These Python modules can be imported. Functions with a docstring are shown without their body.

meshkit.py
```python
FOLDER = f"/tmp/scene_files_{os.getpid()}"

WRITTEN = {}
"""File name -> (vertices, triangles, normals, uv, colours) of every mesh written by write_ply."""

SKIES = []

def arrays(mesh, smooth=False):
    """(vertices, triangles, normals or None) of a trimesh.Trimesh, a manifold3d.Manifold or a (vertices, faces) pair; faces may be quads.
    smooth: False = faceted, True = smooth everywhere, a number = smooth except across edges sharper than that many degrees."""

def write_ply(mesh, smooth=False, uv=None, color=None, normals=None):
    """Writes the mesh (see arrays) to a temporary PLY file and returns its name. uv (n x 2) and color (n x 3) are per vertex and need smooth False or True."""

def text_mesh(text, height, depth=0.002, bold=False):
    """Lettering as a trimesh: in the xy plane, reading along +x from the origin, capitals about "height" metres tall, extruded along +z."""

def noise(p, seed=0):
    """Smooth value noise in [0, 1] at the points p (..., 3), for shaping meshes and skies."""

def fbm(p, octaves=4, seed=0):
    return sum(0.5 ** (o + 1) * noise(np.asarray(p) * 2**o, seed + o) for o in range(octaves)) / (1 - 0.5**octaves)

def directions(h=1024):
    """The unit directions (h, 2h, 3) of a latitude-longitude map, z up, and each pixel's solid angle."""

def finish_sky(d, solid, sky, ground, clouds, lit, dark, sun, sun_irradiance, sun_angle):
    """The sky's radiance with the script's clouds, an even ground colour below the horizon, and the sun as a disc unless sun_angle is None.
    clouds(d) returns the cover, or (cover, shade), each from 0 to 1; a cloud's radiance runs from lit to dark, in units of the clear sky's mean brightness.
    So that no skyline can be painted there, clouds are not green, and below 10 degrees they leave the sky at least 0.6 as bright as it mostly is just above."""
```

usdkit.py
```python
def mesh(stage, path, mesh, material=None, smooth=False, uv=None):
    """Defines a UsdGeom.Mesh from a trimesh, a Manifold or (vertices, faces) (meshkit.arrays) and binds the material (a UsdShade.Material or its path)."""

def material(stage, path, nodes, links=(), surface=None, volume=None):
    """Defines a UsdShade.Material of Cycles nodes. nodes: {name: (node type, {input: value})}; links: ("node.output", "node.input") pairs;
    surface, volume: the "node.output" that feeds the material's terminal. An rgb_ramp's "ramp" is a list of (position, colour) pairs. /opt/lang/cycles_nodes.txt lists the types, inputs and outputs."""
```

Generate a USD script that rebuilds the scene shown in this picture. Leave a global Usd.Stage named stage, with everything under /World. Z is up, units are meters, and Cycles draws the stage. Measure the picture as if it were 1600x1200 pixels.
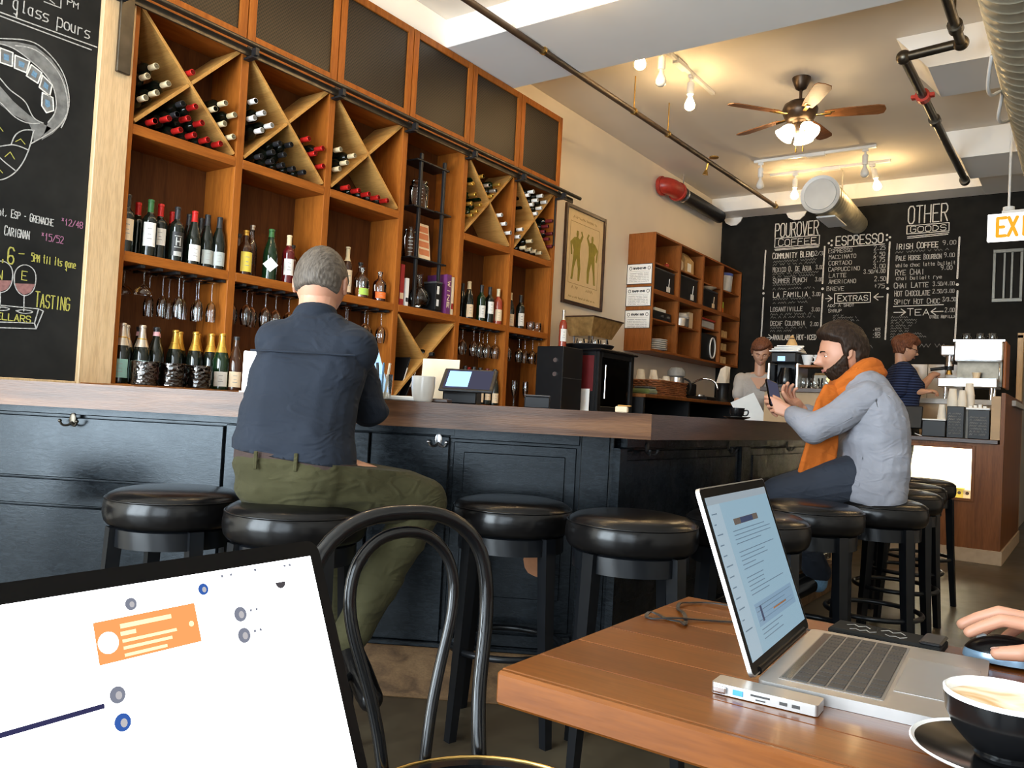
import math, random
import numpy as np, trimesh, manifold3d as m3, usdkit, meshkit
from pxr import Usd, UsdGeom, UsdLux, UsdShade, Gf, Sdf, Vt

stage = Usd.Stage.CreateInMemory()
UsdGeom.SetStageUpAxis(stage, UsdGeom.Tokens.z)
UsdGeom.SetStageMetersPerUnit(stage, 1.0)
UsdGeom.Xform.Define(stage, '/World')
UsdGeom.Scope.Define(stage, '/World/Looks')
PI = math.pi
rnd = random.Random(7)

# ------------------------------------------------------------------ camera
def make_camera():
    c = UsdGeom.Camera.Define(stage, '/World/camera')
    yaw, pitch, roll = [math.radians(a) for a in (-35.474, 1.779, 3.075)]
    f = np.array([math.sin(yaw) * math.cos(pitch), math.cos(yaw) * math.cos(pitch), math.sin(pitch)])
    r = np.array([math.cos(yaw), -math.sin(yaw), 0.0])
    u = np.cross(r, f)
    r2 = math.cos(roll) * r + math.sin(roll) * u
    u2 = -math.sin(roll) * r + math.cos(roll) * u
    M = Gf.Matrix4d(*r2, 0, *u2, 0, *(-f), 0, 4.0, 0.0, 1.065, 1)
    c.AddTransformOp().Set(M)
    c.CreateHorizontalApertureAttr(36.0)
    c.CreateVerticalApertureAttr(27.0)
    c.CreateFocalLengthAttr(36.0 * 1278.9 / 1600)
    c.CreateClippingRangeAttr(Gf.Vec2f(0.05, 200))
    c.CreateExposureAttr(EXPOSURE)
    return c

EXPOSURE = 0.2
make_camera()

# ------------------------------------------------------------------ daylight: sky outside and the shop-front windows' light
def sky():
    d = UsdLux.DomeLight.Define(stage, '/World/sky')
    d.CreateColorAttr(Gf.Vec3f(0.75, 0.87, 1.0))
    d.CreateIntensityAttr(1.0)
sky()

def rect_light(name, loc, rot, w, h, color, inten):
    l = UsdLux.RectLight.Define(stage, '/World/' + name)
    l.CreateWidthAttr(w); l.CreateHeightAttr(h)
    l.CreateColorAttr(Gf.Vec3f(*color)); l.CreateIntensityAttr(inten)
    x = UsdGeom.Xformable(l)
    x.AddTranslateOp().Set(Gf.Vec3d(*loc)); x.AddRotateXYZOp().Set(Gf.Vec3f(*rot))
DAY = (0.80, 0.92, 1.0)
rect_light('window_daylight', (1.5, -2.32, 1.65), (90, 0, 0), 2.3, 2.9, DAY, 19.5)
rect_light('window_daylight_001', (4.4, -2.32, 1.65), (90, 0, 0), 2.3, 2.9, DAY, 5)
LAMP = (1.0, 0.62, 0.28)

# ------------------------------------------------------------------ helpers
used = {}
def numbered(path):
    n = used.get(path, 0); used[path] = n + 1
    return path if n == 0 else '%s_%03d' % (path, n)
def setdata(p, label=None, cat=None, group=None, kind=None):
    for k, v in (('label', label), ('category', cat), ('group', group), ('kind', kind)):
        if v: p.SetCustomDataByKey(k, v)
def thing(name, label, cat, loc=(0, 0, 0), rot=(0, 0, 0), group=None):
    x = UsdGeom.Xform.Define(stage, numbered('/World/' + name))
    x.AddTranslateOp().Set(Gf.Vec3d(*map(float, loc)))
    if any(rot): x.AddRotateXYZOp().Set(Gf.Vec3f(*map(float, rot)))
    setdata(x.GetPrim(), label, cat, group)
    return x.GetPrim()
def part(parent, name, mesh, mat, smooth=False, label=None, kind=None):
    base = parent if isinstance(parent, str) else str(parent.GetPath())
    if isinstance(mesh, (list, tuple)) and not isinstance(mesh[0], np.ndarray): mesh = cat(*mesh)
    m = usdkit.mesh(stage, numbered(base + '/' + name), mesh, MAT(mat), smooth=smooth)
    setdata(m.GetPrim(), label, None, None, kind)
    return m.GetPrim()
def single(name, mesh, mat, label, cat_, smooth=False, group=None, kind=None):
    p = part('/World', name, mesh, mat, smooth); setdata(p, label, cat_, group, kind); return p
def struct(name, mesh, mat, parent=None, smooth=False):
    p = part(parent or '/World', name, mesh, mat, smooth)
    if parent is None: setdata(p, None, None, None, 'structure')
    return p
def dup(src, loc, rot=(0, 0, 0), label=None, group=None):
    d = src.GetCustomData()
    name = str(src.GetPath()).split('/')[-1]
    if name[-4:-3] == '_' and name[-3:].isdigit(): name = name[:-4]
    x = thing(name, label or d['label'], d['category'], loc, rot, group or d.get('group'))
    x.GetReferences().AddInternalReference(src.GetPath())
    x.SetInstanceable(True)
    return x

def tm(m):
    if hasattr(m, 'to_mesh'):
        k = m.to_mesh(); return trimesh.Trimesh(np.array(k.vert_properties[:, :3]), np.array(k.tri_verts), process=False)
    return m
def cat(*ms):
    return trimesh.util.concatenate([tm(m) for m in ms])
def box(x0, x1, y0, y1, z0, z1, b=0.0):
    """A box, its edges chamfered by b."""
    if b <= 0:
        return tm(m3.Manifold.cube((x1 - x0, y1 - y0, z1 - z0)).translate((x0, y0, z0)))
    P = []
    for x, sx in ((x0, 1), (x1, -1)):
        for y, sy in ((y0, 1), (y1, -1)):
            for z, sz in ((z0, 1), (z1, -1)):
                P += [(x + sx * b, y + sy * b, z), (x + sx * b, y, z + sz * b), (x, y + sy * b, z + sz * b)]
    return tm(m3.Manifold.hull_points(np.array(P)))
def cbox(c, s, b=0.0, rot=None):
    m = box(-s[0] / 2, s[0] / 2, -s[1] / 2, s[1] / 2, -s[2] / 2, s[2] / 2, b)
    if rot is not None: m.apply_transform(euler(*rot))
    m.apply_translation(c); return m
def euler(rx=0, ry=0, rz=0):
    return trimesh.transformations.euler_matrix(*[math.radians(a) for a in (rx, ry, rz)])
def lathe(prof, n=24, loc=(0, 0, 0)):
    """Surface of revolution about z; prof = [(r, z), ...] from bottom to top."""
    prof = np.array(prof, float); k = len(prof); a = np.arange(n) * 2 * PI / n
    v = np.stack([prof[:, None, 0] * np.cos(a), prof[:, None, 0] * np.sin(a), np.repeat(prof[:, 1:2], n, 1)], -1).reshape(-1, 3)
    f = []
    for i in range(k - 1):
        for j in range(n):
            p, q = i * n + j, i * n + (j + 1) % n
            if prof[i, 0] > 1e-9: f.append((p, q, q + n))
            if prof[i + 1, 0] > 1e-9: f.append((p, q + n, p + n))
    return trimesh.Trimesh(v + np.array(loc), np.array(f), process=False)
def tube(pts, r, n=8, closed=False):
    p = np.array(pts, float); k = len(p); rr = np.broadcast_to(r, (k,))
    if closed: t = np.roll(p, -1, 0) - np.roll(p, 1, 0)
    else: t = np.gradient(p, axis=0)
    t /= np.linalg.norm(t, axis=1, keepdims=True) + 1e-12
    a = np.zeros_like(p); ref = np.array([0, 0, 1.0]) if abs(t[0, 2]) < 0.9 else np.array([1.0, 0, 0])
    a[0] = np.cross(t[0], ref); a[0] /= np.linalg.norm(a[0])
    for i in range(1, k):
        a[i] = a[i - 1] - t[i] * (a[i - 1] @ t[i]); a[i] /= np.linalg.norm(a[i]) + 1e-12
    b = np.cross(t, a); ang = np.arange(n) * 2 * PI / n
    v = p[:, None] + rr[:, None, None] * (np.cos(ang)[None, :, None] * a[:, None] + np.sin(ang)[None, :, None] * b[:, None])
    v = v.reshape(-1, 3); f = []
    for i in range(k if closed else k - 1):
        i2 = (i + 1) % k
        for j in range(n):
            j2 = (j + 1) % n
            f += [(i * n + j, i * n + j2, i2 * n + j2), (i * n + j, i2 * n + j2, i2 * n + j)]
    if not closed:
        v = np.vstack([v, p[:1], p[-1:]]); c0, c1 = k * n, k * n + 1
        for j in range(n):
            j2 = (j + 1) % n
            f += [(c0, j2, j), (c1, (k - 1) * n + j, (k - 1) * n + j2)]
    return trimesh.Trimesh(v, np.array(f), process=False)
def cyl(p0, p1, r, n=16, r1=None):
    return tube([p0, p1], [r, r if r1 is None else r1], n)
def spline(pts, n=40, closed=False):
    from scipy.interpolate import CubicSpline
    p = np.array(pts, float)
    if closed: p = np.vstack([p, p[:1]])
    t = np.concatenate([[0], np.cumsum(np.linalg.norm(np.diff(p, axis=0), axis=1))])
    c = CubicSpline(t, p, bc_type='periodic' if closed else 'natural')
    return c(np.linspace(0, t[-1], n, endpoint=not closed))
def prism(poly, h, T=None):
    """poly in xy, extruded along z by h, then transformed by the 4x4 matrix T."""
    from shapely.geometry import Polygon
    m = trimesh.creation.extrude_polygon(Polygon(poly), h, engine='earcut')
    if T is not None: m.apply_transform(T)
    return m
def frame(x, y, o):
    """4x4 with the local x and y axes along x, y, z = x cross y, origin o."""
    x = np.array(x, float); x /= np.linalg.norm(x); y = np.array(y, float); y -= x * (x @ y); y /= np.linalg.norm(y)
    M = np.eye(4); M[:3, 0], M[:3, 1], M[:3, 2], M[:3, 3] = x, y, np.cross(x, y), o
    return M
def moved(m, T):
    m = tm(m).copy(); m.apply_transform(T); return m

# ------------------------------------------------------------------ materials
_m = {}
def mat(name, nodes, links, surface='p.BSDF'):
    _m[name] = usdkit.material(stage, '/World/Looks/' + name, nodes, links, surface=surface)
def MAT(n): return _m[n] if isinstance(n, str) else n
def plain(name, col, rough=0.5, metal=0.0, coat=0.0, var=0.08, scale=20.0, bump=0.0, spec=0.5, emis=0.0, ecol=None, sheen=0.0):
    """A principled surface with faint noise in its colour and, if asked, a bumped relief."""
    c = np.array(col)
    nodes = {'t': ('texture_coordinate', {}), 'n': ('noise_texture', {'scale': scale, 'detail': 4.0}),
             'r': ('rgb_ramp', {'ramp': [(0.3, tuple(c * (1 - var))), (0.7, tuple(np.minimum(c * (1 + var), 1)))]}),
             'p': ('principled_bsdf', {'roughness': rough, 'metallic': metal, 'coat_weight': coat, 'specular_ior_level': spec, 'sheen_weight': sheen})}
    links = [('t.object', 'n.vector'), ('n.fac', 'r.fac'), ('r.color', 'p.base_color')]
    if emis:
        nodes['p'][1]['emission_strength'] = emis; nodes['p'][1]['emission_color'] = ecol or col
    if bump:
        nodes['b'] = ('bump', {'strength': bump, 'distance': 0.01})
        links += [('n.fac', 'b.height'), ('b.normal', 'p.normal')]
    mat(name, nodes, links)
def wood(name, c1, c2, axis='x', k=1.0, rough=0.45, coat=0.0, stretch=14.0, c3=None, spec=0.5, bump=0.08):
    """Wood grain: noise drawn out along the axis; two layers, broad figure and fine pores."""
    s = {'x': (1, stretch, stretch), 'y': (stretch, 1, stretch), 'z': (stretch, stretch, 1)}[axis]
    s = tuple(v * k for v in s); s2 = tuple(v * 5 for v in s)
    ramp = [(0.25, c1), (0.55, c2), (0.8, c3 or c2)]
    mat(name, {'t': ('texture_coordinate', {}), 'm': ('mapping', {'scale': s}), 'm2': ('mapping', {'scale': s2}),
               'oi': ('object_info', {}), 'ad': ('mix', {'mix_type': 'add', 'fac': 1.0}), 
               'n': ('noise_texture', {'scale': 1.6, 'detail': 5.0, 'distortion': 0.6}), 'n2': ('noise_texture', {'scale': 3.0, 'detail': 3.0}),
               'r': ('rgb_ramp', {'ramp': ramp}), 'r2': ('rgb_ramp', {'ramp': [(0.35, (0.72, 0.7, 0.68)), (0.6, (1, 1, 1))]}),
               'x': ('mix', {'mix_type': 'multiply', 'fac': 0.6}), 'b': ('bump', {'strength': bump, 'distance': 0.004}),
               'p': ('principled_bsdf', {'roughness': rough, 'coat_weight': coat, 'coat_roughness': 0.12, 'specular_ior_level': spec})},
        [('t.object', 'm.vector'), ('t.object', 'm2.vector'), ('m.vector', 'n.vector'), ('m2.vector', 'n2.vector'),
         ('n.fac', 'r.fac'), ('n2.fac', 'r2.fac'), ('r.color', 'x.color1'), ('r2.color', 'x.color2'),
         ('x.color', 'p.base_color'), ('n2.fac', 'b.height'), ('b.normal', 'p.normal')])
def glass(name, col=(1, 1, 1), rough=0.0, ior=1.45):
    mat(name, {'p': ('principled_bsdf', {'base_color': col, 'roughness': rough, 'ior': ior, 'transmission_weight': 1.0})}, [])
def thin_glass(name, tint=(1, 1, 1), rough=0.02, refl=1.0):
    """Thin-walled glass: clear with a fresnel-weighted sheen."""
    mat(name, {'tr': ('transparent_bsdf', {'color': tint}), 'g': ('glossy_bsdf', {'color': (1, 1, 1), 'roughness': rough}),
               'f': ('fresnel', {'IOR': 1.5}), 'k': ('math', {'math_type': 'multiply', 'value2': refl, 'use_clamp': True}), 'x': ('mix_closure', {})},
        [('f.fac', 'k.value1'), ('k.value', 'x.fac'), ('tr.BSDF', 'x.closure1'), ('g.BSDF', 'x.closure2')], 'x.closure')
def emit(name, col, s):
    mat(name, {'e': ('emission', {'color': col, 'strength': s})}, [], 'e.emission')

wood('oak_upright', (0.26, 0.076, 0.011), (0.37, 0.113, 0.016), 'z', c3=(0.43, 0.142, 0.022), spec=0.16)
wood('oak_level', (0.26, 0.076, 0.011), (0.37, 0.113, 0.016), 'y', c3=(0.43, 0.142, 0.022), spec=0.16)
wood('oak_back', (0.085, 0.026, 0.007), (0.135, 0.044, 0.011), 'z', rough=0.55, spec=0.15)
wood('oak_pale', (0.52, 0.34, 0.17), (0.64, 0.44, 0.24), 'z', rough=0.5)
wood('divider_wood', (0.44, 0.215, 0.055), (0.56, 0.30, 0.085), 'x', rough=0.5, spec=0.2)
wood('cherry_upright', (0.22, 0.07, 0.014), (0.31, 0.10, 0.022), 'z', rough=0.4, spec=0.2)
wood('bar_oak', (0.045, 0.017, 0.006), (0.11, 0.046, 0.018), 'x', c3=(0.17, 0.078, 0.032), k=1.2, rough=0.32, coat=0.12, spec=0.28, stretch=16, bump=0.2)
wood('bar_oak_side', (0.035, 0.014, 0.007), (0.075, 0.032, 0.015), 'y', c3=(0.10, 0.045, 0.022), k=1.2, rough=0.34, coat=0.2, stretch=16, bump=0.2)
wood('kick_wood', (0.05, 0.026, 0.011), (0.12, 0.066, 0.028), 'x', c3=(0.17, 0.10, 0.045), k=1.4, rough=0.6, spec=.2, stretch=9, bump=0.2)
wood('counter_wood', (0.13, 0.045, 0.013), (0.20, 0.072, 0.02), 'z', rough=0.4, c3=(0.24, 0.09, 0.026), spec=0.2)
for i, (a, b) in enumerate((((0.105, 0.027, 0.0035), (0.155, 0.044, 0.006)), ((0.12, 0.033, 0.0045), (0.18, 0.054, 0.008)), ((0.085, 0.021, 0.0025), (0.13, 0.035, 0.0045)))):
    wood('table_wood_%d' % i, a, b, 'x', k=1.0 + 0.13 * i, rough=0.3, coat=0.12, stretch=10, bump=0.03, spec=0.25)
wood('blade_wood', (0.16, 0.06, 0.02), (0.25, 0.10, 0.035), 'x', rough=0.4)
# scuffed black paint of the bar front
def scuffed(name, base, worn, rough0, rough1):
    mat(name, {'t': ('texture_coordinate', {}), 'n': ('noise_texture', {'scale': 5.0, 'detail': 8.0, 'roughness': 0.7}),
               'm': ('mapping', {'scale': (3, 3, 9)}), 'n2': ('noise_texture', {'scale': 9.0, 'detail': 6.0, 'roughness': 0.75, 'distortion': 1.2}),
               'r': ('rgb_ramp', {'ramp': [(0.45, base), (0.72, worn)]}), 'rr': ('map_range', {'from_min': 0.3, 'from_max': 0.75, 'to_min': rough0, 'to_max': rough1, 'clamp': True}),
               'b': ('bump', {'strength': 0.12, 'distance': 0.004}), 'p': ('principled_bsdf', {'specular_ior_level': 0.26, 'specular_tint': (0.84, 0.93, 1.0)})},
        [('t.object', 'n.vector'), ('t.object', 'm.vector'), ('m.vector', 'n2.vector'), ('n2.fac', 'r.fac'), ('r.color', 'p.base_color'),
         ('n.fac', 'rr.value'), ('rr.result', 'p.roughness'), ('n2.fac', 'b.height'), ('b.normal', 'p.normal')])
scuffed('black_paint', (0.004, 0.005, 0.0062), (0.015, 0.019, 0.023), 0.16, 0.30)
plain('black_gap', (0.004, 0.004, 0.004), 0.9)
plain('paint_chip', (0.40, 0.16, 0.06), 0.6, var=0.2)
plain('plaster_white', (0.79, 0.70, 0.58), 0.85, var=0.02, scale=3)
plain('plaster_ceiling', (0.75, 0.69, 0.61), 0.9, var=0.02, scale=3)
plain('beam_white', (0.90, 0.88, 0.84), 0.8, var=0.015, scale=3)
plain('wall_side', (0.70, 0.66, 0.60), 0.9, var=0.03, scale=3)
# chalkboard paint with wiped dust
mat('chalkboard', {'t': ('texture_coordinate', {}), 'n': ('noise_texture', {'scale': 2.2, 'detail': 6.0, 'roughness': 0.65}),
                   'r': ('rgb_ramp', {'ramp': [(0.35, (0.009, 0.009, 0.0085)), (0.75, (0.024, 0.023, 0.021))]}), 'p': ('principled_bsdf', {'roughness': 0.8, 'specular_ior_level': 0.12})},
    [('t.object', 'n.vector'), ('n.fac', 'r.fac'), ('r.color', 'p.base_color')])
# sealed concrete floor
mat('floor_concrete', {'t': ('texture_coordinate', {}), 'n': ('noise_texture', {'scale': 1.7, 'detail': 8.0, 'roughness': 0.65, 'distortion': 0.5}),
                       'n2': ('noise_texture', {'scale': 14.0, 'detail': 6.0}),
                       'r': ('rgb_ramp', {'ramp': [(0.3, (0.036, 0.027, 0.017)), (0.55, (0.068, 0.052, 0.031)), (0.75, (0.105, 0.084, 0.05))]}),
                       'r2': ('rgb_ramp', {'ramp': [(0.3, (0.75, 0.75, 0.75)), (0.7, (1, 1, 1))]}), 'x': ('mix', {'mix_type': 'multiply', 'fac': 0.7}),
                       'rr': ('map_range', {'from_min': 0.3, 'from_max': 0.7, 'to_min': 0.28, 'to_max': 0.5, 'clamp': True}),
                       'b': ('bump', {'strength': 0.05, 'distance': 0.004}), 'p': ('principled_bsdf', {})},
    [('t.object', 'n.vector'), ('t.object', 'n2.vector'), ('n.fac', 'r.fac'), ('n2.fac', 'r2.fac'), ('r.color', 'x.color1'), ('r2.color', 'x.color2'),
     ('x.color', 'p.base_color'), ('n.fac', 'rr.value'), ('rr.result', 'p.roughness'), ('n2.fac', 'b.height'), ('b.normal', 'p.normal')])
# woven cane/perforated sheet of the cupboard doors
mat('cane_panel', {'t': ('texture_coordinate', {}), 'm': ('mapping', {'scale': (1, 1, 1), 'rotation': (0, PI / 2, 0)}), 'v': ('voronoi_texture', {'scale': 70.0, 'randomness': 0.0}) if False else ('checker_texture', {'scale': 90.0, 'color1': (0.010, 0.0075, 0.005), 'color2': (0.036, 0.024, 0.012)}),
                   'n': ('noise_texture', {'scale': 2.0}), 'b': ('bump', {'strength': 0.3, 'distance': 0.004}),
                   'p': ('principled_bsdf', {'roughness': 0.42, 'metallic': 0.35})},
    [('t.object', 'v.vector'), ('v.color', 'p.base_color'), ('v.fac', 'b.height'), ('b.normal', 'p.normal')])
plain('black_leather', (0.004, 0.0036, 0.0036), 0.22, var=0.2, scale=60, bump=0.03, spec=0.26)
plain('black_lacquer', (0.005, 0.005, 0.0055), 0.16, var=0.15, scale=8, spec=0.45)
plain('stool_lacquer', (0.004, 0.0045, 0.0055), 0.26, var=0.15, scale=8, spec=0.3)
plain('steel_dark', (0.10, 0.085, 0.065), 0.35, metal=0.9, var=0.25, scale=12)
plain('steel_bright', (0.75, 0.75, 0.76), 0.25, metal=1.0, var=0.05)
plain('red_paint', (0.42, 0.035, 0.02), 0.35, var=0.15)
plain('pipe_brown', (0.045, 0.028, 0.018), 0.45, var=0.3, scale=9)
plain('chrome', (0.85, 0.85, 0.86), 0.08, metal=1.0, var=0.02)
plain('brass', (0.65, 0.42, 0.13), 0.25, metal=1.0, var=0.05)
plain('iron_black', (0.02, 0.02, 0.022), 0.45, metal=0.4)
plain('black_plastic', (0.009, 0.009, 0.010), 0.4, spec=0.3)
plain('dark_grey', (0.06, 0.06, 0.065), 0.5)
plain('white_plastic', (0.82, 0.82, 0.80), 0.35, var=0.02)
plain('white_paper', (0.86, 0.85, 0.82), 0.8, var=0.02)
plain('chalk_white', (0.62, 0.60, 0.56), 0.95, var=0.25, scale=120)
plain('chalk_soft', (0.36, 0.35, 0.33), 0.95, var=0.4, scale=90)
plain('chalk_yellow', (0.34, 0.31, 0.06), 0.95, var=0.2, scale=120)
plain('chalk_pink', (0.26, 0.10, 0.17), 0.95, var=0.2, scale=120)
plain('chalk_blue', (0.12, 0.22, 0.32), 0.95, var=0.2, scale=120)
plain('chalk_rose', (0.24, 0.11, 0.10), 0.95, var=0.2, scale=60)
plain('chalk_grey', (0.15, 0.147, 0.14), 0.95, var=0.35, scale=25)
plain('print_orange', (0.62, 0.20, 0.08), 0.6)
plain('book_red', (0.35, 0.015, 0.02), 0.5)
plain('book_purple', (0.16, 0.03, 0.14), 0.5)
plain('frame_brown', (0.055, 0.025, 0.014), 0.35, var=0.2)
plain('poster_tan', (0.78, 0.60, 0.34), 0.7, var=0.03)
plain('poster_olive', (0.30, 0.25, 0.035), 0.7, var=0.12)
plain('poster_line', (0.48, 0.32, 0.15), 0.7)
plain('grey_print', (0.35, 0.34, 0.33), 0.8)
plain('kraft_paper', (0.52, 0.33, 0.14), 0.75, var=0.12)
plain('frosted_plastic', (0.52, 0.53, 0.54), 0.35, var=0.08)
plain('blue_plastic', (0.06, 0.10, 0.38), 0.4)
plain('grey_plastic', (0.30, 0.31, 0.31), 0.4)
plain('amber_plastic', (0.30, 0.17, 0.06), 0.2, var=0.25)
plain('wicker', (0.24, 0.085, 0.03), 0.55, var=0.3, scale=30)
plain('cup_white', (0.80, 0.74, 0.64), 0.7, var=0.03)
plain('towel_green', (0.09, 0.13, 0.03), 0.9, sheen=0.3)
plain('panel_tan', (0.42, 0.27, 0.13), 0.5, var=0.12, scale=6)
plain('ledge_grey', (0.50, 0.50, 0.50), 0.4, var=0.05)
plain('skirting_tan', (0.42, 0.32, 0.22), 0.6, var=0.08)
plain('tile_pale', (0.66, 0.58, 0.48), 0.25, var=0.03)
plain('vent_grey', (0.20, 0.21, 0.20), 0.45, metal=0.3)
plain('mug_grey', (0.56, 0.52, 0.47), 0.25, var=0.04, coat=0.3)
plain('case_lit', (0.88, 0.85, 0.75), 0.7, var=0.02)
emit('case_lamp', (1.0, 0.88, 0.62), 60.0)
emit('screen_blue', (0.35, 0.60, 1.0), 1.6)
emit('screen_dark', (0.10, 0.10, 0.16), 0.6)
emit('sign_white', (1.0, 0.97, 0.90), 1.3)
emit('sign_orange', (1.0, 0.42, 0.03), 1.0)
wood('cherry_level', (0.22, 0.07, 0.014), (0.31, 0.10, 0.022), 'y', rough=0.4, spec=0.2)
plain('bezel_black', (0.003, 0.0025, 0.0025), 0.25, var=0.05, spec=0.12)
plain('alu_dark', (0.20, 0.20, 0.21), 0.35, metal=0.9, var=0.03)
plain('alu_silver', (0.50, 0.48, 0.46), 0.36, metal=0.85, var=0.02, scale=60)
plain('alu_deep', (0.30, 0.29, 0.28), 0.45, metal=0.8, var=0.02)
plain('alu_pad', (0.44, 0.43, 0.42), 0.3, metal=0.7, var=0.01)
plain('key_black', (0.03, 0.028, 0.027), 0.5)
plain('touch_bar', (0.03, 0.034, 0.03), 0.2)
plain('port_blue', (0.05, 0.25, 0.6), 0.4)
plain('mouse_side', (0.20, 0.30, 0.40), 0.25, metal=0.4)
plain('white_glaze', (0.86, 0.85, 0.83), 0.12, var=0.01, coat=0.3)
emit('screen_white', (0.96, 0.98, 1.0), 1.9)
for n_, c_, s_ in (('ui_orange', (1.0, 0.36, 0.12), 1.0), ('ui_white', (1, 1, 1), 1.9), ('ui_cream', (1.0, 0.74, 0.42), 1.4), ('ui_grey', (0.30, 0.32, 0.40), .7), ('ui_blue', (0.05, 0.14, 0.5), .8), ('ui_pale', (0.6, 0.58, 0.6), .8), ('ui_dark', (0.12, 0.11, 0.12), .6), ('ui_navy', (0.05, 0.05, 0.14), .7)): emit(n_, c_, s_)
def page(name, col, s): plain(name, (0.02, 0.02, 0.022), 0.12, emis=s, ecol=col)
for n_, c_, s_ in (('page_blue', (0.36, 0.55, 0.68), .62), ('page_grey', (0.46, 0.55, 0.62), .55), ('page_pale', (0.44, 0.58, 0.68), .66), ('page_photo', (0.20, 0.16, 0.13), .5), ('page_navy', (0.05, 0.07, 0.15), .6), ('page_text', (0.16, 0.25, 0.34), .6), ('page_panel', (0.28, 0.44, 0.60), .6)): page(n_, c_, s_)
def skin(name, col): mat(name, {'p': ('principled_bsdf', {'base_color': col, 'roughness': 0.5, 'subsurface_weight': 0.08, 'subsurface_scale': 0.01})}, [])
skin('skin', (0.47, 0.225, 0.14)); skin('skin_light', (0.50, 0.27, 0.175)); skin('lips', (0.42, 0.16, 0.13)); skin('nail_pink', (0.66, 0.40, 0.32))
plain('eye_white', (0.75, 0.73, 0.70), 0.2, var=0.01); plain('eye_dark', (0.03, 0.02, 0.015), 0.1)
def fibre(name, c1, c2): mat(name, {'t': ('texture_coordinate', {}), 'm': ('mapping', {'scale': (260, 40, 60)}), 'n': ('noise_texture', {'scale': 1.0, 'detail': 3.0}), 'r': ('rgb_ramp', {'ramp': [(0.3, c1), (0.7, c2)]}), 'b': ('bump', {'strength': 0.5, 'distance': 0.003}), 'p': ('principled_bsdf', {'roughness': 0.55, 'specular_ior_level': 0.2})}, [('t.object', 'm.vector'), ('m.vector', 'n.vector'), ('n.fac', 'r.fac'), ('r.color', 'p.base_color'), ('n.fac', 'b.height'), ('b.normal', 'p.normal')])
fibre('hair_grey', (0.05, 0.038, 0.03), (0.13, 0.105, 0.082)); fibre('hair_dark', (0.010, 0.005, 0.003), (0.032, 0.017, 0.010)); fibre('hair_auburn', (0.06, 0.02, 0.01), (0.17, 0.06, 0.028)); fibre('hair_brown', (0.05, 0.028, 0.016), (0.12, 0.07, 0.04))
def cloth(name, col, var=.15, sheen=.02, k=220, fold=.35):
    c = np.array(col); mat(name, {'t': ('texture_coordinate', {}), 'n': ('noise_texture', {'scale': 6.0, 'detail': 5.0}), 'n2': ('noise_texture', {'scale': float(k), 'detail': 2.0}), 'mf': ('mapping', {'scale': (1.0, 1.0, 1.9)}), 'nf': ('noise_texture', {'scale': 9.0, 'detail': 3.0, 'distortion': 2.2, 'type': 'ridged_multifractal'}), 'bf': ('bump', {'strength': fold, 'distance': 0.018}), 'r': ('rgb_ramp', {'ramp': [(0.3, tuple(c * (1 - var))), (0.7, tuple(c * (1 + var)))]}), 'b': ('bump', {'strength': 0.25, 'distance': 0.002}), 'p': ('principled_bsdf', {'roughness': 0.85, 'sheen_weight': sheen, 'specular_ior_level': 0.2})},
        [('t.object', 'n.vector'), ('t.object', 'n2.vector'), ('t.object', 'mf.vector'), ('mf.vector', 'nf.vector'), ('nf.fac', 'bf.height'), ('bf.normal', 'b.normal'), ('n.fac', 'r.fac'), ('r.color', 'p.base_color'), ('n2.fac', 'b.height'), ('b.normal', 'p.normal')])
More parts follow.
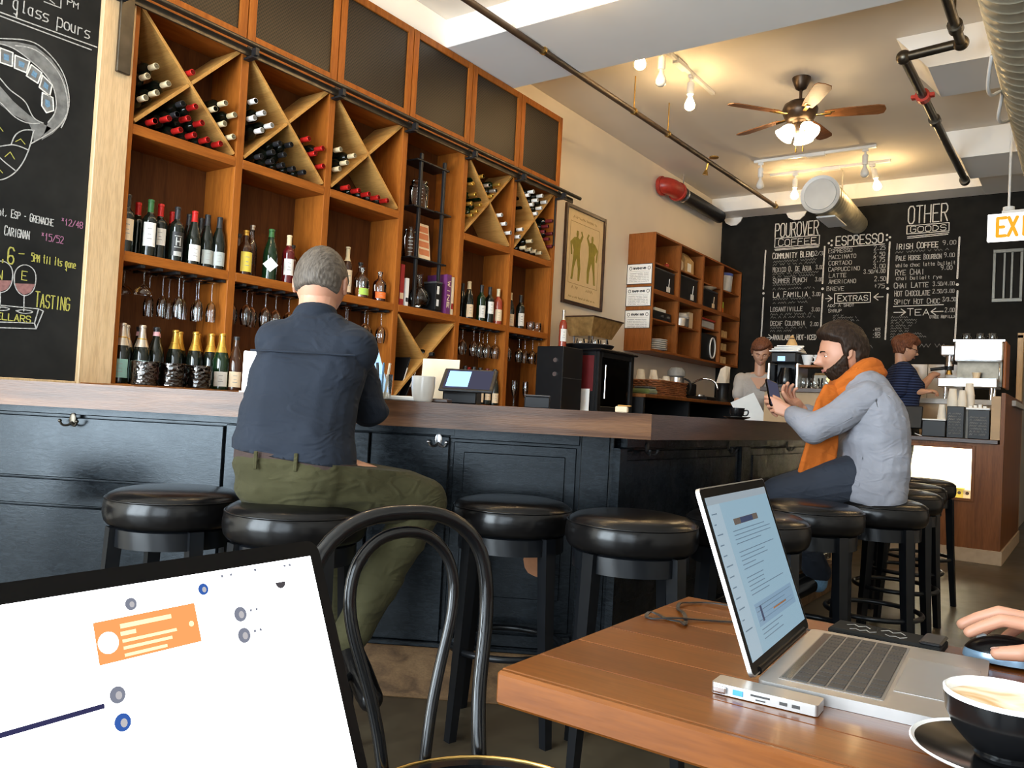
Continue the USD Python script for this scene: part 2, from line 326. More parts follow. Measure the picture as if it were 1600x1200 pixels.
cloth('shirt_navy', (0.012, 0.0155, 0.0235)); cloth('trouser_olive', (0.035, 0.031, 0.012)); cloth('trouser_pale', (0.12, 0.11, 0.065)); cloth('belt_brown', (0.04, 0.025, 0.021), k=400); cloth('shirt_pale', (0.22, 0.22, 0.245)); cloth('trouser_dark', (0.022, 0.026, 0.036)); cloth('trouser_black', (0.010, 0.010, 0.011)); cloth('scarf_orange', (0.40, 0.095, 0.010), .2); cloth('top_grey', (0.40, 0.365, 0.335))
mat('shirt_stripe', {'t': ('texture_coordinate', {}), 's': ('separate_xyz', {}), 'k': ('math', {'math_type': 'multiply', 'value2': 42.0}), 'f': ('math', {'math_type': 'fraction'}), 'g': ('math', {'math_type': 'greater_than', 'value2': 0.55}), 'x': ('mix', {'color1': (0.006, 0.009, 0.03), 'color2': (0.025, 0.04, 0.10)}), 'p': ('principled_bsdf', {'roughness': 0.85, 'specular_ior_level': 0.2})},
    [('t.object', 's.vector'), ('s.z', 'k.value1'), ('k.value', 'f.value1'), ('f.value', 'g.value1'), ('g.value', 'x.fac'), ('x.color', 'p.base_color')])

# ------------------------------------------------------------------ the room
ZC, ZF, YB = 4.06, 3.95, 10.88           # rear ceiling, front ceiling, back wall
fl = struct('floor', box(-0.5, 6.4, -2.5, 13.0, -0.1, 0.0), 'floor_concrete')
struct('floor_platform', box(-0.3, 2.05, 3.3, YB, 0.0, 0.2), 'floor_concrete')     # raised boards behind the bar
struct('floor_platform', box(2.05, 3.3, 7.95, 8.6, 0.0, 0.2), 'floor_concrete')
struct('wall_left', box(-0.5, -0.3, -2.5, YB + 0.2, 0, ZC + 0.1), 'plaster_white')
struct('wall_right', box(6.2, 6.4, -2.5, 13.0, 0, ZC + 0.1), 'wall_side')
def back_wall():
    w = UsdGeom.Xform.Define(stage, '/World/wall_back').GetPrim(); setdata(w, None, None, None, 'structure')
    part(w, 'wall_panel', cat(box(-0.3, 3.31, YB, YB + 0.15, 0, ZC + 0.1), box(3.31, 4.3, YB, YB + 0.15, 2.2, ZC + 0.1), box(4.3, 6.2, YB, YB + 0.15, 0, ZC + 0.1)), 'chalkboard')
    return w
WB = back_wall()
struct('wall_hall', cat(box(3.2, 6.2, 12.85, 13.0, 0, ZC), box(3.1, 3.31, YB + 0.15, 13, 0, ZC)), 'wall_side')
struct('trim_1', cat(box(3.27, 3.33, YB - 0.03, YB + 0.15, 0, 2.22, 0.004), box(3.27, 4.34, YB - 0.03, YB + 0.15, 2.18, 2.24, 0.004)), 'oak_pale')
struct('baseboard_back', box(3.34, 4.3, 12.82, 12.85, 0, 0.14), 'counter_wood')
struct('ceiling', cat(box(-0.5, 6.4, -2.5, 5.0, ZF, ZF + 0.25), box(-0.5, 6.4, 5.0, 13.0, ZC, ZC + 0.2)), 'plaster_ceiling')
struct('trim_2', box(-0.3, 6.2, 4.55, 5.42, 3.735, 4.06, 0.004), 'beam_white')       # the deep cross beam
struct('trim_3', box(-0.3, 2.9, 10.48, YB, 3.872, 4.06, 0.003), 'beam_white')        # beam along the back wall
struct('trim_4', box(-0.3, -0.02, 2.0, 4.56, 3.735, ZF, 0.003), 'beam_white')        # bulkhead above the cupboards
# two dropped beams that stop short at the pipe, their ends cut on the slant
for (x0, x1, y0, y1, z) in ((2.69, 2.92, 6.66, 7.31, 3.79), (2.71, 2.86, 9.01, 9.8, 3.78)):
    struct('trim_5', prism([(x0, ZC), (x1, z), (6.2, z), (6.2, ZC)], y1 - y0, frame((1, 0, 0), (0, 0, 1), (0, y1, 0))), 'beam_white')
struct('trim_6', box(2.9, 6.2, 9.8, YB, 3.872, 4.06, 0.003), 'beam_white')
# plaster lumps where the beam meets the chalkboard wall
struct('trim_7', cat(*[moved(prism([(-.16, 0.02), (-.12, -.06), (-.05, -.1), (.03, -.1), (.09, -.05), (.12, 0.02)], 0.02, None), frame((1, 0, 0), (0, 0, 1), (x, YB, 3.87))) for x in (-0.12, 0.74)]), 'beam_white')
# shop front behind the viewer: piers, sill, head and the two windows' frames
struct('wall_front', cat(box(-0.5, 0.3, -2.5, -2.3, 0, ZF), box(2.7, 3.2, -2.5, -2.3, 0, ZF), box(5.6, 6.4, -2.5, -2.3, 0, ZF),
                         box(0.3, 2.7, -2.5, -2.3, 0, 0.15), box(3.2, 5.6, -2.5, -2.3, 0, 0.15), box(0.3, 2.7, -2.5, -2.3, 3.15, ZF), box(3.2, 5.6, -2.5, -2.3, 3.15, ZF)), 'wall_side')
for k, x in enumerate((0.3, 3.2)):
    struct('window_%d' % (k + 1), cat(box(x, x + 2.4, -2.34, -2.28, 0.15, 0.21), box(x, x + 2.4, -2.34, -2.28, 3.09, 3.15), box(x, x + .06, -2.34, -2.28, .15, 3.15), box(x + 2.34, x + 2.4, -2.34, -2.28, .15, 3.15), box(x + 1.17, x + 1.23, -2.36, -2.28, .15, 3.15)), 'dark_grey')

# ------------------------------------------------------------------ wine shelving
ST = [2.166, 2.824, 3.482, 4.164, 4.846, 5.508, 6.142]     # upright centres along the wall
HW = 0.025
sh = thing('wine_shelf_unit', 'tall oak wall shelving with crossed bottle racks and cane-front cupboards', 'shelf unit')
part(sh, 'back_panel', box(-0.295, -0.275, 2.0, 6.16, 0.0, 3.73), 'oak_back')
part(sh, 'post', box(-0.28, 0.03, 1.99, 2.153, 0.0, 3.73, 0.003), 'oak_pale', label='pale square end post')
for k, y in enumerate(ST):
    part(sh, 'upright', box(-0.275, 0, y - (0.011 if k == 0 else HW), y + HW, 0.0, 3.08, 0.002), 'oak_upright')
def shelf(k, z0, z1): part(sh, 'shelf', box(-0.275, 0.001, ST[k] + HW, ST[k + 1] - HW, z0, z1, 0.002), 'oak_level')
for k in range(6):
    if k != 3: shelf(k, 2.356, 2.409)
    shelf(k, 1.708, 1.76); shelf(k, 1.04, 1.09); shelf(k, 3.03, 3.08); shelf(k, 0.1, 0.13)
for k in range(6):
    y0, y1 = ST[k] + HW, ST[k + 1] - HW
    if k == 3: z0, z1 = 1.1, 1.7
    else: z0, z1 = 2.415, 3.025
    def strip(ya, za, yb, zb):
        d = np.array([0, yb - ya, zb - za]); L = np.linalg.norm(d); d /= L; n_ = np.cross((1, 0, 0), d)
        return moved(box(-0.27, -0.005, 0, L, -0.009, 0.009, 0.001), np.vstack([np.column_stack([(1, 0, 0), d, n_, (0, ya, za)]), (0, 0, 0, 1)]))
    part(sh, 'divider', strip(y0 + .008, z1 - 0.01, y1 - .008, z0 + 0.01), 'divider_wood')
    ym, zm = (y0 + y1) / 2, (z0 + z1) / 2
    part(sh, 'divider', cat(strip(y0 + .008, z0 + .01, ym - .008, zm - .008), strip(ym + .008, zm + .008, y1 - .008, z1 - .01)), 'divider_wood')
# upper cupboards
DY = [2.153, 2.823, 3.507, 4.192, 4.872, 5.54, 6.19]
part(sh, 'cupboard_carcass', cat(box(-0.275, -0.022, 2.153, 6.19, 3.08, 3.10), box(-0.275, -0.022, 2.153, 6.19, 3.71, 3.73), box(-0.275, -0.022, 6.17, 6.19, 3.1, 3.71)), 'oak_level')
for k in range(6):
    a, b, w = DY[k] + .004, DY[k + 1] - .004, 0.052
    z0, z1 = 3.082, 3.73
    d = part(sh, 'door', cat(box(-.02, .003, a, a + w, z0, z1, .002), box(-.02, .003, b - w, b, z0, z1, .002), box(-.02, .002, a + w, b - w, z0, z0 + w, .002), box(-.02, .002, a + w, b - w, z1 - w, z1, .002)), 'oak_upright')
    part(d, 'door_panel', box(-.016, -.01, a + w - .005, b - w + .005, z0 + w - .005, z1 - w + .005), 'cane_panel')
# steel ladder rail in front of the shelves
rl = thing('ladder_rail', 'dark steel library ladder rail running along the wine shelving', 'rail', (0, 0, 0))
part(rl, 'rail', cat(box(.035, .047, 2.02, 6.36, 2.985, 3.03, .002)), 'steel_dark')
part(rl, 'tube', cyl((.085, 2.02, 3.04), (.085, 6.42, 3.04), .016, 12), 'steel_dark', smooth=40)
part(rl, 'drop_bar', box(.035, .055, 2.06, 2.13, 2.62, 3.03, .003), 'steel_dark')
for y in [2.06] + ST[1:]:
    part(rl, 'bracket', cat(box(.004, .09, y - .018, y + .018, 2.97, 2.982), box(.03, .036, y - .018, y + .018, 2.975, 3.045), box(.066, .104, y - .012, y + .012, 2.982, 3.024)), 'iron_black')
part(rl, 'drop_bar', box(.004, .012, 6.118, 6.14, 2.55, 2.97, .002), 'iron_black')
# back counter in front of the shelving (under the bottles)
bc = thing('back_counter', 'low dark work counter below the wine shelving, mostly hidden by the bar', 'counter')
part(bc, 'worktop', box(0.002, 0.5, 2.0, 6.9, 1.04, 1.085, .004), 'counter_wood')
part(bc, 'cabinet', box(0.002, 0.45, 2.0, 6.9, 0.0, 1.04), 'black_paint')

# ------------------------------------------------------------------ the bar
A32 = math.radians(32)
BU = np.array([-math.cos(A32), -math.sin(A32), 0]); BN = np.array([math.sin(A32), -math.cos(A32), 0]); B0 = np.array([2.75, 2.6, 0])
BL = 3.15
TB = frame(-BU, -BN, B0)           # local x: along the front towards the corner, y: inwards, z up; origin at the corner
def lb(u0, u1, d0, d1, z0, z1, b=0.0):
    """Box in the bar front's own frame: u from the corner to the left, d inwards from the countertop's edge."""
    return moved(box(-u1, -u0, d0, d1, z0, z1, b), TB)
bar = thing('bar_counter', 'long angled bar with thick oak top and scuffed black panelled front', 'bar')
c = math.tan((PI / 2 - A32) / 2) if False else 0
# inner corner of the top: where lines 0.62 m inside both edges meet
def meet(d1, d2):
    p = B0 - BN * d1; t = (2.75 - d2 - p[0]) / BU[0]; return p + BU * t
pin = meet(0.62, 0.62)
TE = B0 + BU * BL
def toppoly(pts, z0, z1): return prism([(p[0], p[1]) for p in pts], z1 - z0, trimesh.transformations.translation_matrix((0, 0, z0)))
TBi = np.linalg.inv(TB)
ct = UsdGeom.Xform.Define(stage, str(bar.GetPath()) + '/front_countertop')
ct.AddTransformOp().Set(Gf.Matrix4d(*TB.T.ravel()))
def local(m): return moved(m, TBi)
part(ct.GetPrim(), 'board', local(toppoly([B0, TE, TE - BN * 0.62, pin], .985, 1.075)), 'bar_oak')
part(bar, 'side_countertop', toppoly([B0 + np.array([0, .001, 0]), np.array([2.75, 5.7, 0]), np.array([2.13, 5.7, 0]), pin + np.array([0, .002, 0])], .985, 1.074), 'bar_oak_side')
# black front: recessed backing and applied boards
O = 0.14
q = meet(O, O)
part(bar, 'front_backing', lb(0.12, BL - .05, O + .03, O + .06, 0, .985), 'black_paint')
def fpanel(name, u0, u1, z0, z1, d, th=.03, m='black_paint'): return part(bar, name, lb(u0, u1, O + d, O + d + th, z0, z1, .003), m)
fpanel('top_board', 0.70, BL - .06, .955, .985, 0)
fpanel('panel', 1.575, BL - .06, .715, .945, 0.002)
fpanel('panel', 1.575, BL - .06, .612, .708, 0.0)
fpanel('panel', 1.575, BL - .06, .20, .604, 0.004)
fpanel('pilaster', 1.02, 1.565, .20, .952, 0.0)
fpanel('stile', 0.72, 1.012, .20, .952, 0.001)
fpanel('stile', 0.13, 0.235, .20, .985, 0.001)
fpanel('rail', 0.24, 0.72, .945, .985, 0.001)
fpanel('rail', 0.24, 0.72, .20, .245, 0.001)
fpanel('panel', 0.25, 0.705, .255, .935, 0.016, .02)
rp = fpanel('panel', 0.29, 0.665, .375, .90, 0.006, .02)
part(bar, 'corner_post', lb(.115, .13, O - .004, O + .03, .2, .985, .003), 'black_paint')
chip = [(0.352, .46), (0.345, .545), (.37, .553), (.40, .548), (.418, .552), (.425, .52), (.418, .49), (.405, .472), (.385, .463), (.37, .458)]
part(bar, 'paint_chip', moved(prism([(-a, b) for a, b in chip], .0015), TB @ frame((1, 0, 0), (0, 0, 1), (0, O + .0062, 0))), 'paint_chip', label='bare wood patch where paint has chipped off')
part(bar, 'kick_board', cat(lb(0.06, BL - .05, O - .03, O + .05, 0, .185, .004)), 'kick_wood')
part(bar, 'kick_cap', lb(0.06, BL - .05, O - .025, O + .035, .185, .2, .003), 'black_paint')
# right-hand run, its front facing the room
XF = 2.75 - O
part(bar, 'side_backing', box(XF - .06, XF - .03, q[1] + .02, 5.68, 0, .985), 'black_paint')
def spanel(name, y0, y1, z0, z1, d=0.0, th=.03): return part(bar, name, box(XF - d - th, XF - d, y0, y1, z0, z1, .003), 'black_paint')
spanel('rail', q[1] + .02, 5.68, .945, .985); spanel('rail', q[1] + .02, 5.68, .2, .245)
ys = [2.66, 3.90, 4.03, 5.2]
spanel('stile', q[1] + .02, 2.65, .245, .945); spanel('stile', 3.905, 4.03, .245, .945); spanel('stile', 5.2, 5.68, .245, .945)
for a, b in ((2.66, 3.895), (4.04, 5.19)):
    spanel('panel', a, b, .255, .935, .016, .02); spanel('panel', a + .05, b - .05, .375, .90, .006, .02)
part(bar, 'kick_board', box(XF - .05, XF + .03, q[1] + .1, 5.68, 0, .185, .004), 'kick_wood')
part(bar, 'end_panel', box(2.2, XF - .03, 5.65, 5.68, 0, .985), 'black_paint')
part(bar, 'inner_face', cat(box(2.2, 2.23, pin[1] + .2, 5.65, 0.0, .985), lb(0.55, BL - .1, .53, .55, 0, .985)), 'black_paint')
def hook(T):
    """A double-pronged bag hook: plate and two upturned prongs with round ends; local x along, y outwards, z up."""
    ms = [moved(lathe([(0, 0), (.013, 0), (.013, .004), (.009, .006), (0, .006)], 12), np.diag([1, 1, 1, 1]) @ euler(-90, 0, 0))]
    ms[0].apply_scale((1, 1, 1.8))
    for s in (-1, 1):
        p = spline([(0, .004, -.012), (s * .012, .016, -.024), (s * .026, .026, -.022), (s * .033, .03, -.008)], 10)
        ms.append(tube(p, [.0045] * 8 + [.005, .006], 6)); e = trimesh.creation.icosphere(1, .007); e.apply_translation(p[-1]); ms.append(e)
    return moved(cat(*ms), T)
for u, z in ((2.16, .94), (0.76, .94)):
    o = B0 + BU * u - BN * O + np.array([0, 0, z])
    part(bar, 'hook', hook(frame(-BU, BN, o) @ np.diag([1, 1, -1, 1]) if False else frame(BU, BN, o)), 'steel_dark' if u > 1 else 'steel_bright', smooth=40)
for y in (2.86, 3.72, 4.62):
    part(bar, 'hook', hook(frame((0, -1, 0), (1, 0, 0), (XF, y, .945))), 'iron_black', smooth=40)

# ------------------------------------------------------------------ dining table in the foreground
tb = thing('wood_table', 'honey-brown plank-topped cafe table carrying the open silver laptop', 'table')
TZ = 0.74
pw = [0.851, 0.935, 1.035, 1.13, 1.235, 1.33, 1.432]
for k in range(6):
    part(tb, 'plank', box(3.402, 4.28, pw[k] + (.0005 if k else 0), pw[k + 1] - .0005, TZ - .042, TZ, .0012), 'table_wood_%d' % ((1, 2, 0, 2, 1, 0)[k]))
part(tb, 'edge_board', box(3.402, 4.28, .838, .851, TZ - .042, TZ, .004), 'table_wood_1')
for x in (3.72, 4.05):
    part(tb, 'leg', box(x - .03, x + .03, 1.08, 1.14, .03, TZ - .06, .003), 'iron_black')
    part(tb, 'foot', box(x - .035, x + .035, .9, 1.32, 0, .03, .005), 'iron_black')
    part(tb, 'bearer', box(x - .04, x + .04, .95, 1.3, TZ - .06, TZ - .042), 'iron_black')

# ------------------------------------------------------------------ bar stools
def make_stool(label, loc, rz=0):
    t = thing('bar_stool', label, 'bar stool', loc, (0, 0, rz), 'bar stools')
    R = .205
    prof = [(0, .655), (.175, .655), (.19, .66), (.2, .672), (R, .692), (R, .712), (.2015, .732), (.191, .748), (.172, .758), (.14, .765), (.08, .769), (0, .77)]
    s = part(t, 'seat', lathe(prof, 40), 'black_leather', smooth=50)
    part(s, 'piping', tube([(math.cos(a) * .2, math.sin(a) * .2, .737) for a in np.arange(40) * 2 * PI / 40], .003, 5, True), 'black_leather', smooth=True)
    part(t, 'apron', lathe([(.16, .655), (.17, .655), (.178, .65), (.178, .598), (.16, .598), (.16, .655)], 36), 'stool_lacquer', smooth=30)
    for a in (45, 135, 225, 315):
        ca, sa = math.cos(math.radians(a)), math.sin(math.radians(a))
        def sec(r, z, w):
            c_ = np.array([ca * r, sa * r, z]); e1 = np.array([ca, sa, 0]) * w; e2 = np.array([-sa, ca, 0]) * w
            return [c_ + e1 + e2, c_ + e1 - e2, c_ - e1 - e2, c_ - e1 + e2]
        part(t, 'leg', tm(m3.Manifold.hull_points(np.array(sec(.175, .656, .021) + sec(.18, .6, .021)))) if False else
             cat(m3.Manifold.hull_points(np.array(sec(.172, .655, .021) + sec(.188, .35, .018))), m3.Manifold.hull_points(np.array(sec(.188, .351, .018) + sec(.215, .0, .014)))), 'stool_lacquer')
    part(t, 'foot_ring', tube([(math.cos(a) * .193, math.sin(a) * .193, .28) for a in np.arange(36) * 2 * PI / 36], .011, 8, True), 'stool_lacquer', smooth=True)
    return t
s0 = make_stool('empty black round bar stool to the left of the man in the blue shirt', (1.678, 1.489, 0), 32)
dup(s0, (1.02, .98, 0), (0, 0, 30), 'black bar stool cut off by the left edge of the photo')
dup(s0, (2.115, 1.60, 0), (0, 0, 32), 'black bar stool under the man in the blue shirt')
dup(s0, (2.405, 2.28, 0), (0, 0, 32), 'empty black bar stool in front of the bar panel with the chipped paint')
dup(s0, (2.846, 2.297, 0), (0, 0, 32), 'empty black bar stool at the corner of the bar, just left of the silver laptop')
dup(s0, (3.06, 2.72, 0), (0, 0, 25), 'black bar stool half hidden behind the silver laptop screen')
dup(s0, (3.10, 3.32, 0), (0, 0, 10), 'empty black bar stool between the laptop screen and the man in the orange scarf')
dup(s0, (3.24, 3.85, 0), (0, 0, 8), 'black bar stool under the man in the orange scarf')
dup(s0, (3.20, 4.55, 0), (0, 0, 10), 'first empty black bar stool behind the man in the orange scarf')
dup(s0, (3.14, 5.15, 0), (0, 0, 18), 'second empty black bar stool behind the man in the orange scarf')
dup(s0, (3.11, 5.78, 0), (0, 0, 38), 'farthest black bar stool, in front of the lit display case')

# ------------------------------------------------------------------ hand lettering: single-stroke letters, drawn as raised chalk ribbons
FONT = {
 'A': '00 26 40|12 32', 'B': '00 06 26 35 34 23 03|23 42 41 30 00', 'C': '45 36 16 05 01 10 30 41', 'D': '00 06 26 44 42 20 00', 'E': '46 06 00 40|03 33',
 'F': '46 06 00|03 33', 'G': '45 36 16 05 01 10 30 41 43 23', 'H': '00 06|40 46|03 43', 'I': '20 26', 'J': '36 31 20 10 01', 'K': '00 06|46 02|13 40', 'L': '06 00 40',
 'M': '00 06 23 46 40', 'N': '00 06 40 46', 'O': '16 05 01 10 30 41 45 36 16', 'P': '00 06 36 45 44 33 03', 'Q': '16 05 01 10 30 41 45 36 16|22 40', 'R': '00 06 36 45 44 33 03|23 40',
 'S': '45 36 16 05 04 13 33 42 41 30 10 01', 'T': '06 46|26 20', 'U': '06 01 10 30 41 46', 'V': '06 20 46', 'W': '06 10 24 30 46', 'X': '06 40|00 46', 'Y': '06 23 46|23 20', 'Z': '06 46 00 40',
 '0': '16 05 01 10 30 41 45 36 16', '1': '14 26 20', '2': '05 16 36 45 44 00 40', '3': '05 16 36 45 34 23 34|23 42 41 30 10 01', '4': '30 36 02 42', '5': '46 06 04 34 43 41 30 00', '6': '45 36 16 05 01 10 30 41 42 33 13 02',
 '7': '06 46 10', '8': '13 04 05 16 36 45 44 33 13 02 01 10 30 41 42 33', '9': '44 33 13 04 05 16 36 45 42 20', '/': '00 46', '.': '20 21', ',': '21 10', '-': '13 33', '+': '13 33|21 25', '(': '36 24 22 30', ')': '16 24 22 10', "'": '26 25', '*': '13 35|15 33',
 'a': '34 14 03 01 10 30|34 30', 'b': '06 00 30 41 43 34 04', 'c': '44 14 03 01 10 40', 'd': '36 30 10 01 03 14 34', 'e': '02 42 43 34 14 03 01 10 40', 'f': '46 36 25 20|04 44', 'g': '34 14 03 01 10 30|34 39 28 18', 'h': '06 00|03 14 34 43 40',
 'i': '20 24|25 26', 'k': '06 00|44 02|12 40', 'l': '26 20 30', 'm': '00 04|03 14 23 20|23 34 43 40', 'n': '00 04|03 14 34 43 40', 'o': '14 03 01 10 30 41 43 34 14', 'p': '08 04 34 43 41 30 00', 'r': '00 04|03 14 34', 's': '44 14 03 12 32 41 30 00', 't': '26 21 30|14 34', 'u': '04 01 10 30|34 30', 'w': '04 10 22 30 44', 'y': '04 20|44 20 18'}
def chalk(lines, w, th=.0012):
    """Chalk strokes in the xy plane: every polyline a ribbon w wide."""
    from shapely.geometry import LineString, Point
    from shapely import union_all
    g = union_all([(LineString(l) if len(l) > 1 else Point(l[0])).buffer(w / 2, quad_segs=2) for l in lines]).simplify(w * .06)
    return trimesh.util.concatenate([trimesh.creation.extrude_polygon(p, th, engine='earcut') for p in getattr(g, 'geoms', [g]) if p.area > 0])
def letters(text, x, y, width, h, slant=0.0):
    """Polylines of a line of text, drawn out to the given width."""
    n = len(text); adv = width / max(n - 0.25, 1); cw = adv * .74; out = []
    for i, ch in enumerate(text):
        big = 1.0 if (i == 0 or text[i - 1] == ' ' or h > .1) else 0.86
        for s in FONT.get(ch, '').split('|'):
            P = []
            for d in s.split():
                yy = int(d[1]); yy = yy if yy < 7 else -(yy - 6)
                P.append((x + i * adv + int(d[0]) / 4 * cw + slant * yy / 6 * h, y + yy / 6 * h * big))
            if P: out.append(P)
    return out
def scribble(x, y, width, h, seed):
    r = random.Random(seed); n = max(int(width / (h * .55)), 3); out = []; word = []
    for i in range(n):
        if r.random() < .16 and len(word) > 2: out.append(word); word = []; continue
        word.append((x + width * i / n, y + (h if i % 2 else 0) * r.uniform(.5, 1)))
    if len(word) > 1: out.append(word)
    return out
MENU = [('POUROVER', .45, .56, 3.56, .18), ('COFFEE', .5, .49, 3.44, .093), ('COMMUNITY BLEND', .43, .54, 3.27, .08), ('MEXICO O. DE AGUA', .44, .5, 3.09, .067),
 ('SUMMER PUNCH', .45, .44, 2.94, .067), ('LA FAMILIA', .46, .45, 2.75, .071), ('LOSANTIVILLE', .43, .42, 2.56, .064), ('DECAF COLOMBIA', .44, .45, 2.37, .064), ('AVAILABLE HOT-ICED', .48, .56, 2.18, .071),
 ('2/3', .98, .1, 3.28, .06), ('3.00', 1.0, .09, 3.1, .055), ('3.00', 1.0, .09, 2.94, .055), ('3.00', .97, .1, 2.75, .055), ('3.00', .97, .1, 2.55, .052), ('2.00', .96, .1, 2.36, .052),
 ('ESPRESSO', 1.24, .56, 3.39, .117), ('ESPRESSO', 1.15, .29, 3.3, .056), ('MACCINATO', 1.16, .33, 3.22, .056), ('CORTADO', 1.16, .28, 3.14, .056), ('CAPPUCCINO', 1.16, .38, 3.06, .056), ('LATTE', 1.17, .21, 2.98, .056),
 ('AMERICANO', 1.17, .33, 2.9, .056), ('BREVE', 1.15, .21, 2.81, .056), ('EXTRAS', 1.29, .36, 2.67, .076), ('ADD A SHOT', 1.17, .32, 2.6, .037), ('SYRUP', 1.18, .16, 2.53, .044),
 ('2.25', 1.7, .13, 3.3, .058), ('2.50', 1.7, .13, 3.22, .058), ('2.75', 1.7, .13, 3.15, .058), ('3.00', 1.7, .14, 3.07, .058), ('3.50/4.00', 1.59, .25, 3.01, .052), ('2.50', 1.72, .13, 2.91, .058), ('+75', 1.72, .12, 2.82, .058),
 ('.65', 1.72, .09, 2.29, .036), ('.65', 1.72, .09, 2.24, .036), ('.50', 1.72, .09, 2.2, .036), ('OTHER', 2.08, .43, 3.6, .212), ('GOODS', 2.11, .39, 3.49, .076), ('IRISH COFFEE', 1.95, .47, 3.29, .074),
 ('PALE HORSE BOURBON', 1.96, .5, 3.15, .062), ('white choc latte bulleit', 1.96, .65, 3.07, .047), ('RYE CHAI', 1.96, .32, 2.97, .069), ('chai bulleit rye', 1.97, .5, 2.91, .045), ('CHAI LATTE', 1.95, .38, 2.81, .065),
 ('HOT CHOCOLATE', 1.96, .39, 2.71, .069), ('SPICY HOT CHOC', 1.96, .5, 2.61, .062), ('9.00', 2.47, .14, 3.31, .055), ('9.00', 2.49, .11, 3.16, .055), ('9.00', 2.46, .12, 3.01, .055), ('3.50/4.00', 2.38, .23, 2.82, .052),
 ('2.50/3.00', 2.38, .23, 2.73, .052), ('3/3.50', 2.49, .14, 2.63, .052), ('TEA', 2.11, .24, 2.47, .082), ('2.00', 2.52, .1, 2.5, .055), ('(FREE REFILL)', 2.35, .28, 2.43, .035)]
FAINT = [(.44, .58, 3.22, .031), (.44, .57, 3.18, .031), (.44, .61, 3.055, .03), (.44, .58, 3.015, .03), (.45, .43, 2.905, .03), (.45, .56, 2.85, .03), (.46, .51, 2.715, .031), (.46, .5, 2.665, .031), (.43, .6, 2.51, .03), (.44, .59, 2.47, .03),
 (.44, .49, 2.33, .03), (.44, .3, 2.29, .026), (1.24, .14, 2.48, .025), (1.24, .3, 2.45, .025), (1.24, .33, 2.415, .025), (1.24, .16, 2.38, .025), (1.24, .24, 2.345, .025), (1.18, .26, 2.29, .04), (1.17, .18, 2.24, .037), (1.95, .62, 3.245, .031), (2.26, .33, 2.08, .042),
 (1.55, .2, 2.07, .04)] + [(1.93, w, 2.44 - .034 * i, .024) for i, w in enumerate((.2, .33, .3, .25, .23, .24, .36, .41, .34))]
TW = frame((1, 0, 0), (0, 0, 1), (0, YB - .001, 0))         # chalk on the back wall: x along it, y up, raised towards the room
TW = TW @ np.diag([1, 1, 1, 1])
def wallchalk(name, lines, w, m='chalk_white', label=None):
    return part(WB, name, moved(chalk(lines, w), TW), m, label=label)
for t, x, wd, z, h in MENU:
    wallchalk('lettering', letters(t, x, z, wd, h), .0145 if h > .1 else .0095 if h > .06 else .0075, 'chalk_white' if h > .07 else 'chalk_soft')
for i, (x, wd, z, h) in enumerate(FAINT):
    wallchalk('faint_lettering', scribble(x, z, wd, h, i), .0075, 'chalk_grey')
def rect(x0, x1, z0, z1): return [[(x0, z0), (x1, z0), (x1, z1), (x0, z1), (x0, z0)]]
for x, zs in ((.33, ((3.39, 2.87), (2.75, 2.22))), (1.1, ((3.39, 2.91), (2.77, 2.2))), (1.88, ((3.39, 2.88), (2.74, 2.18))), (2.645, ((3.39, 2.9), (2.75, 2.17)))):
    for a, b in zs: wallchalk('ruled_line', [[(x, a), (x - .008, b)]], .02)
    wallchalk('dot', [[(x - .004, (zs[0][1] + zs[1][0]) / 2)]], .035)
wallchalk('box_outline', rect(.45, 1.03, 3.425, 3.545) + [[(.45, 3.40), (1.03, 3.405)], [(.46, 3.385), (1.02, 3.39)]], .011)
wallchalk('box_outline', rect(1.25, 1.68, 2.645, 2.77), .011)
wallchalk('box_outline', rect(2.07, 2.53, 3.475, 3.575) + [[(2.08, 3.44), (2.53, 3.455)], [(2.08, 3.42), (2.52, 3.435)]], .011)
wallchalk('underline', [[(1.22, 3.365), (1.82, 3.37)]], .011); wallchalk('underline', [[(1.95, 2.585), (2.5, 2.59)]], .011)
def arrow(x0, x1, z):
    s = .05 if x1 > x0 else -.05
    return [[(x0, z), (x1, z)], [(x1 - s, z + .04), (x1, z), (x1 - s, z - .04)]]
for a in ((1.14, 1.22, 2.71), (1.83, 1.72, 2.71), (1.96, 2.09, 2.51), (2.5, 2.37, 2.51), (.4, .47, 2.21)): wallchalk('arrow', arrow(*a), .011)
for x, z in ((1.15, 3.43), (1.185, 3.46), (1.185, 3.40), (1.845, 3.48), (1.845, 3.42), (1.88, 3.45)): wallchalk('dot', [[(x, z)]], .03)

# the tall chalkboard beside the shelving
struct('wall_left_stud', box(-0.3, -0.03, -2.4, 1.985, 0, ZF), 'plaster_white')
cb = thing('chalkboard', 'tall black chalkboard with coloured wine drawings beside the oak shelving', 'chalkboard', (0, 0, 0))
part(cb, 'board', box(-.03, 0, 0.3, 1.988, 1.085, 3.7), 'chalkboard')
part(cb, 'frame_rail', box(-.03, .012, 0.3, 1.988, 1.045, 1.088, .002), 'oak_pale')
TC = frame((0, 1, 0), (0, 0, 1), (.0, 0, 0))
def bc_(name, lines, w, m='chalk_soft', label=None): return part(cb, name, moved(chalk(lines, w * .72), TC), m, label=label)
def poly_(name, pts, m, label=None): return part(cb, name, moved(prism(pts, .0008), TC), m, label=label)
LO = [(1.50, 2.57), (1.558, 2.588), (1.623, 2.611), (1.704, 2.625), (1.777, 2.594), (1.832, 2.539), (1.863, 2.465), (1.872, 2.392), (1.848, 2.307), (1.808, 2.249), (1.761, 2.204), (1.715, 2.161)]
